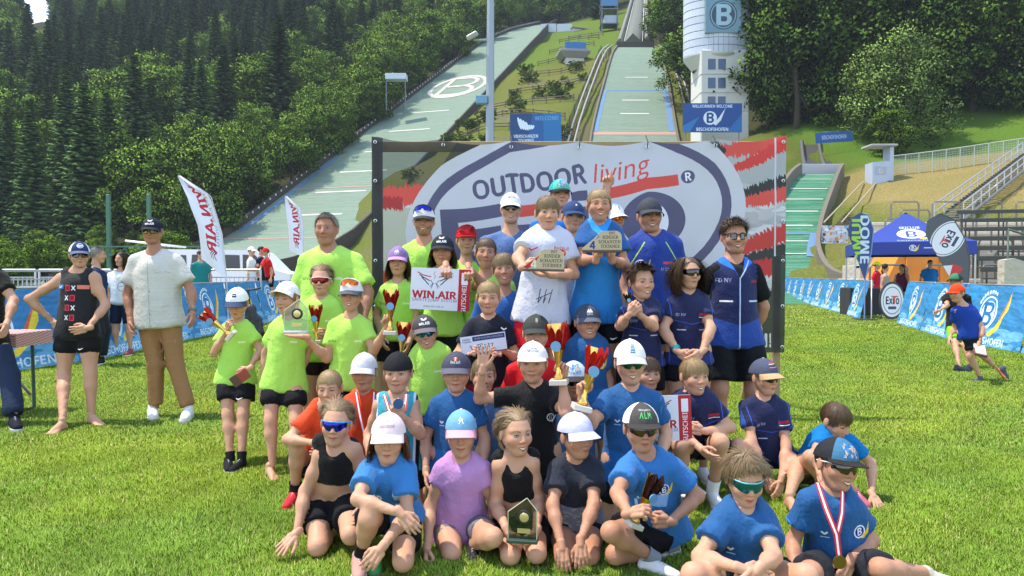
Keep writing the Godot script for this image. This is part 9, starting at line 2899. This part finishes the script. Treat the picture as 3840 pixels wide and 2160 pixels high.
func build_held_things():
	var sp := sign_print()
	board("voucher_sign", "large white WIN.AIR voucher sign held in the neon group", "sign", Vector3(-0.485, 1.178, -4.830), Vector2(0.404, 0.283), sp, Vector3(0.0, 0.0, -0.05), Color(0.85, 0.85, 0.87), 0.006)
	board("voucher_sign", "partly hidden voucher sign with red GUTSCHEIN band held by the sitting blond boy", "sign", Vector3(0.777, 0.52, -3.75), Vector2(0.34, 0.238), sp, Vector3(-0.05, 0.0, 0.03), Color(0.85, 0.85, 0.87), 0.006)
	var p := Print.new(420, 168, Color(0.80, 0.81, 0.86))
	p.rect(112, 10, 300, 42, Color(0.14, 0.17, 0.33))
	p.text("SPORT KLUB BISCHOFSHOFEN", sans, T2(262, 31, 14, 15), Color(0.7, 0.74, 0.86))
	p.text("KINDER", sans, T2(56, 30, 15), Color(0.2, 0.22, 0.34), 0.03)
	p.text("TOURNEE", sans, T2(56, 52, 14), Color(0.2, 0.22, 0.34), 0.03)
	p.text("1. Platz", serif, T2(190, 108, 48, 52, -0.06, -0.18), Color(0.13, 0.13, 0.16))
	p.rect(0, 160, 420, 8, Color(0.14, 0.17, 0.33))
	board("prize_card", "white prize card with handwritten 1. Platz", "card", Vector3(-0.167, 0.872, -4.19), Vector2(0.268, 0.108), p.tex(), Vector3(-0.05, 0, 0.14), Color(0.8, 0.8, 0.82), 0.004)
	plaque("wooden plaque with red slope and 4 held by the white jersey", Vector3(0.184, 1.366, -4.070), Color(0.75, 0.15, 0.12), -0.02, true)
	plaque("wooden plaque with blue 4 held up by the boy in blue", Vector3(0.533, 1.479, -4.200), Color(0.14, 0.22, 0.50), 0.0, false)
	cup("gold and red cup held up beside the lilac cap", Vector3(-0.758, 0.905, -4.42), 0.29, Vector3(0, 0.1, -0.03))
	cup("gold and red cup in front of the girl with white goggles", Vector3(-1.322, 0.815, -4.80), 0.27, Vector3(0, 0, 0))
	cup("tall gold and red cup held by the boy in white flat cap", Vector3(0.236, 0.727, -3.56), 0.32, Vector3(0, -0.2, 0.05), Color(0.62, 0.03, 0.05))
	cup("tilted red cup lifted by the boy with green goggles", Vector3(0.325, 0.636, -3.36), 0.32, Vector3(0.0, 0.1, -0.26), Color(0.70, 0.06, 0.05))
	cup("dark red cup leaning on the kneeling boy's knee", Vector3(0.500, 0.235, -2.93), 0.24, Vector3(0.15, 0.4, -0.42), Color(0.16, 0.012, 0.018))
	cup("red cup half hidden behind the backward black cap", Vector3(-0.668, 0.745, -4.25), 0.26, Vector3(0, 0, -0.1))
	cup("red and green cone-shaped cup on the small boy's shoulder", Vector3(-1.83, 0.87, -4.66), 0.27, Vector3(0.1, 0, 0.86), Color(0.66, 0.10, 0.04))
	cup("small prize cup cradled by the spiky-haired boy", Vector3(0.688, 1.050, -4.11), 0.13, Vector3(-0.1, 0, 0.2), Color(0.08, 0.07, 0.06))
	cup("small cup with white plinth standing on the grass behind the kneeling boy", Vector3(0.93, 0.0, -3.72), 0.12, Vector3(0, 0.5, 0), Color(0.5, 0.4, 0.2))
	glass_award("clear glass award balanced on the girl's open palm", Vector3(-1.335, 0.915, -4.40), 0.21, false, 0.1)
	glass_award("dark glass award held by the girl with braids", Vector3(0.045, 0.135, -3.03), 0.19, true, -0.15)
	medal("red and white ribbon medal hanging to the boy's waist in the floral cap", [[Vector3(1.249, 0.428, -2.900), Vector3(1.232, 0.360, -2.780), Vector3(1.265, 0.265, -2.760), Vector3(1.269, 0.172, -2.740)], [Vector3(1.353, 0.392, -2.900), Vector3(1.300, 0.341, -2.790), Vector3(1.270, 0.263, -2.765), Vector3(1.271, 0.170, -2.745)]], Vector3(1.267, 0.167, -2.735), Color(0.5, 0.4, 0.15))
	medal("ribbon medal with blue disc lifted by the girl in turquoise", [[Vector3(-0.670, 0.652, -3.720), Vector3(-0.630, 0.589, -3.630), Vector3(-0.580, 0.530, -3.600)], [Vector3(-0.554, 0.652, -3.720), Vector3(-0.549, 0.589, -3.630), Vector3(-0.572, 0.530, -3.600)]], Vector3(-0.570, 0.631, -3.560), Color(0.25, 0.40, 0.62))
	medal("ribbon medal on the boy in orange with grey cap", [[Vector3(-0.901, 0.601, -4.100), Vector3(-0.855, 0.474, -4.000), Vector3(-0.816, 0.330, -3.980)], [Vector3(-0.796, 0.601, -4.100), Vector3(-0.784, 0.474, -4.000), Vector3(-0.812, 0.330, -3.980)]], Vector3(-0.812, 0.324, -3.970), Color(0.5, 0.4, 0.15))
	var o := thing("gift_box", "small red and brown box in the smallest boy's hand", "box", Vector3(-1.79, 0.60, -4.68), 0.5)
	o.rotation.z = 0.6
	part("box", box_mesh(Vector3(0.12, 0.07, 0.03), 0.003), mat("gift_red", lin(0.30, 0.05, 0.03), 0.6), o)
	part("flap", box_mesh(Vector3(0.05, 0.072, 0.032), 0.002, Vector3(-0.035, 0, 0.002)), mat("gift_brown", lin(0.10, 0.05, 0.035), 0.6), o)
	o = thing("drink_can", "green labelled drink can beside the crouching child's shoe", "can", Vector3(-0.585, 0.0, -3.0))
	var cg := Geo.new()
	cg.lathe(PackedVector2Array([Vector2(0.0, 0.0), Vector2(0.026, 0.0), Vector2(0.032, 0.008), Vector2(0.032, 0.105), Vector2(0.026, 0.115), Vector2(0.0, 0.113)]), 20)
	part("can", cg.mesh(), mat("can_metal", lin(0.6, 0.62, 0.62), 0.25, 0.8), o)
	cg = Geo.new()
	cg.lathe(PackedVector2Array([Vector2(0.0325, 0.02), Vector2(0.0325, 0.07)]), 20)
	part("label", cg.mesh(), mat("can_green", lin(0.06, 0.30, 0.10), 0.4), o)
	o = thing("sun_cap", "white cap lying on the grass behind the kneeling boy", "cap", Vector3(0.94, 0.055, -3.95), 0.6)
	part("crown", cap_t["crown"], plain_cloth(Color("e8e8ea")), o)
	part("front_panel", cap_t["front"], plain_cloth(Color("e8e8ea")), o)
	part("brim", cap_t["brim"], plain_cloth(Color("e0e0e2")), o)
	for k in o.get_children(): k.position.y = 0.02
	o = thing("wooden_board", "pale wooden board carried by the running boy in orange cap", "board", Vector3(5.46, 0.40, -8.3))
	o.rotation = Vector3(0.2, 1.1, 0.25)
	part("board", box_mesh(Vector3(0.36, 0.03, 0.12), 0.008), mat("board_pale", lin(0.55, 0.48, 0.40), 0.7), o)
	part("edge", box_mesh(Vector3(0.2, 0.032, 0.13), 0.006, Vector3(-0.09, -0.004, 0)), mat("board_brown", lin(0.16, 0.06, 0.05), 0.7), o)
# ---------------------------------------------------------------- grass
func clover():
	var g := Geo.new()
	for i in 900:
		var d := sqrt(rng.randf_range(7.0, 150.0))
		var p := Vector3(rng.randf_range(-0.8, 0.8) * d, rng.randf_range(0.015, 0.03), -d)
		if noise.get_noise_2d(p.x * 0.6 + 90.0, p.z * 0.6) < 0.0: continue
		var s := rng.randf_range(0.005, 0.010)
		g.col = Color(0.62, 0.62, 0.52).lerp(Color(0.55, 0.50, 0.2), rng.randf() * 0.6)
		g.box(p, Vector3(s, s, s), Basis(Vector3.UP, rng.randf() * TAU), s * 0.3)
	var o := part("clover_flowers", g.mesh(), vmat("clover", 0.8), self)
	tag(o, "tiny pale clover heads scattered over the lawn", "flowers", "", "stuff")
func tuft(sd: int, blades: int, spread: float, tall: float, wide: float) -> ArrayMesh:
	var r := RandomNumberGenerator.new()
	r.seed = sd
	var g := Geo.new()
	for i in blades:
		var b := Vector3(r.randf_range(-spread, spread), -0.004, r.randf_range(-spread, spread))
		var an := r.randf() * TAU
		var ln := Vector3(cos(an), 0, sin(an))
		var sd2 := Vector3(-ln.z, 0, ln.x) * wide * r.randf_range(0.7, 1.3)
		var h := tall * r.randf_range(0.55, 1.2)
		var bend := h * r.randf_range(0.15, 1.0)
		var m := b + Vector3.UP * h * 0.62 + ln * bend * 0.4
		var t := b + Vector3.UP * h * 0.9 + ln * bend
		var nn := (Vector3.UP + ln * -0.35).normalized()
		var k := r.randf_range(0.75, 1.25)
		var yl := r.randf()
		g.col = Color(0.18 * k, 0.295 * k, 0.042 * k) if yl < 0.86 else Color(0.36 * k, 0.37 * k, 0.14 * k)
		var i0 := g.vert(b - sd2, nn)
		g.vert(b + sd2, nn)
		g.vert(m - sd2 * 0.8, nn)
		g.vert(m + sd2 * 0.8, nn)
		g.vert(t, nn)
		g.ix.append_array(PackedInt32Array([i0, i0 + 2, i0 + 1, i0 + 1, i0 + 2, i0 + 3, i0 + 2, i0 + 4, i0 + 3]))
	return g.mesh()
func build_grass():
	clover()
	var m := vmat("grass_blades", 0.6, 0.35)
	for band in [[2.3, 5.2, 47000, 34, 0.055, 0.026, 0.0012], [5.2, 9.5, 47000, 34, 0.085, 0.026, 0.0018], [9.5, 17.0, 40000, 34, 0.15, 0.026, 0.0028], [17.0, 44.0, 36000, 30, 0.34, 0.03, 0.006]]:
		var mm := MultiMesh.new()
		mm.transform_format = MultiMesh.TRANSFORM_3D
		mm.use_colors = true
		mm.mesh = tuft(int(band[0] * 10), band[3], band[4], band[5], band[6])
		mm.instance_count = band[2]
		for i in int(band[2]):
			var d := sqrt(lerpf(band[0] * band[0], band[1] * band[1], rng.randf()))
			var x := rng.randf_range(-0.95, 0.95) * d
			if d > 24.0: x = rng.randf_range(-0.42, 0.50) * d
			var s := rng.randf_range(0.7, 1.25)
			var n1 := noise.get_noise_2d(x * 0.45, d * 0.45)
			var n2 := noise.get_noise_2d(x * 2.2 + 40, d * 2.2)
			s *= 1.0 + 0.5 * n2
			mm.set_instance_transform(i, Transform3D(Basis(Vector3.UP, rng.randf() * TAU).scaled(Vector3(s, s * rng.randf_range(0.8, 1.25), s)), Vector3(x, 0, -d)))
			var c := Color(0.95, 0.97, 0.95).lerp(Color(1.25, 1.10, 0.9), clampf(n1 * 1.2 + 0.45, 0.0, 1.0)) * (1.0 + 0.3 * n2)
			c.a = 1.0
			mm.set_instance_color(i, c)
		var o := MultiMeshInstance3D.new()
		o.name = numbered("grass")
		o.multimesh = mm
		o.material_override = m
		add_child(o)
		tag(o, "short mown lawn grass around the group" if band[0] < 9 else "short mown lawn grass further back", "grass", "", "stuff")
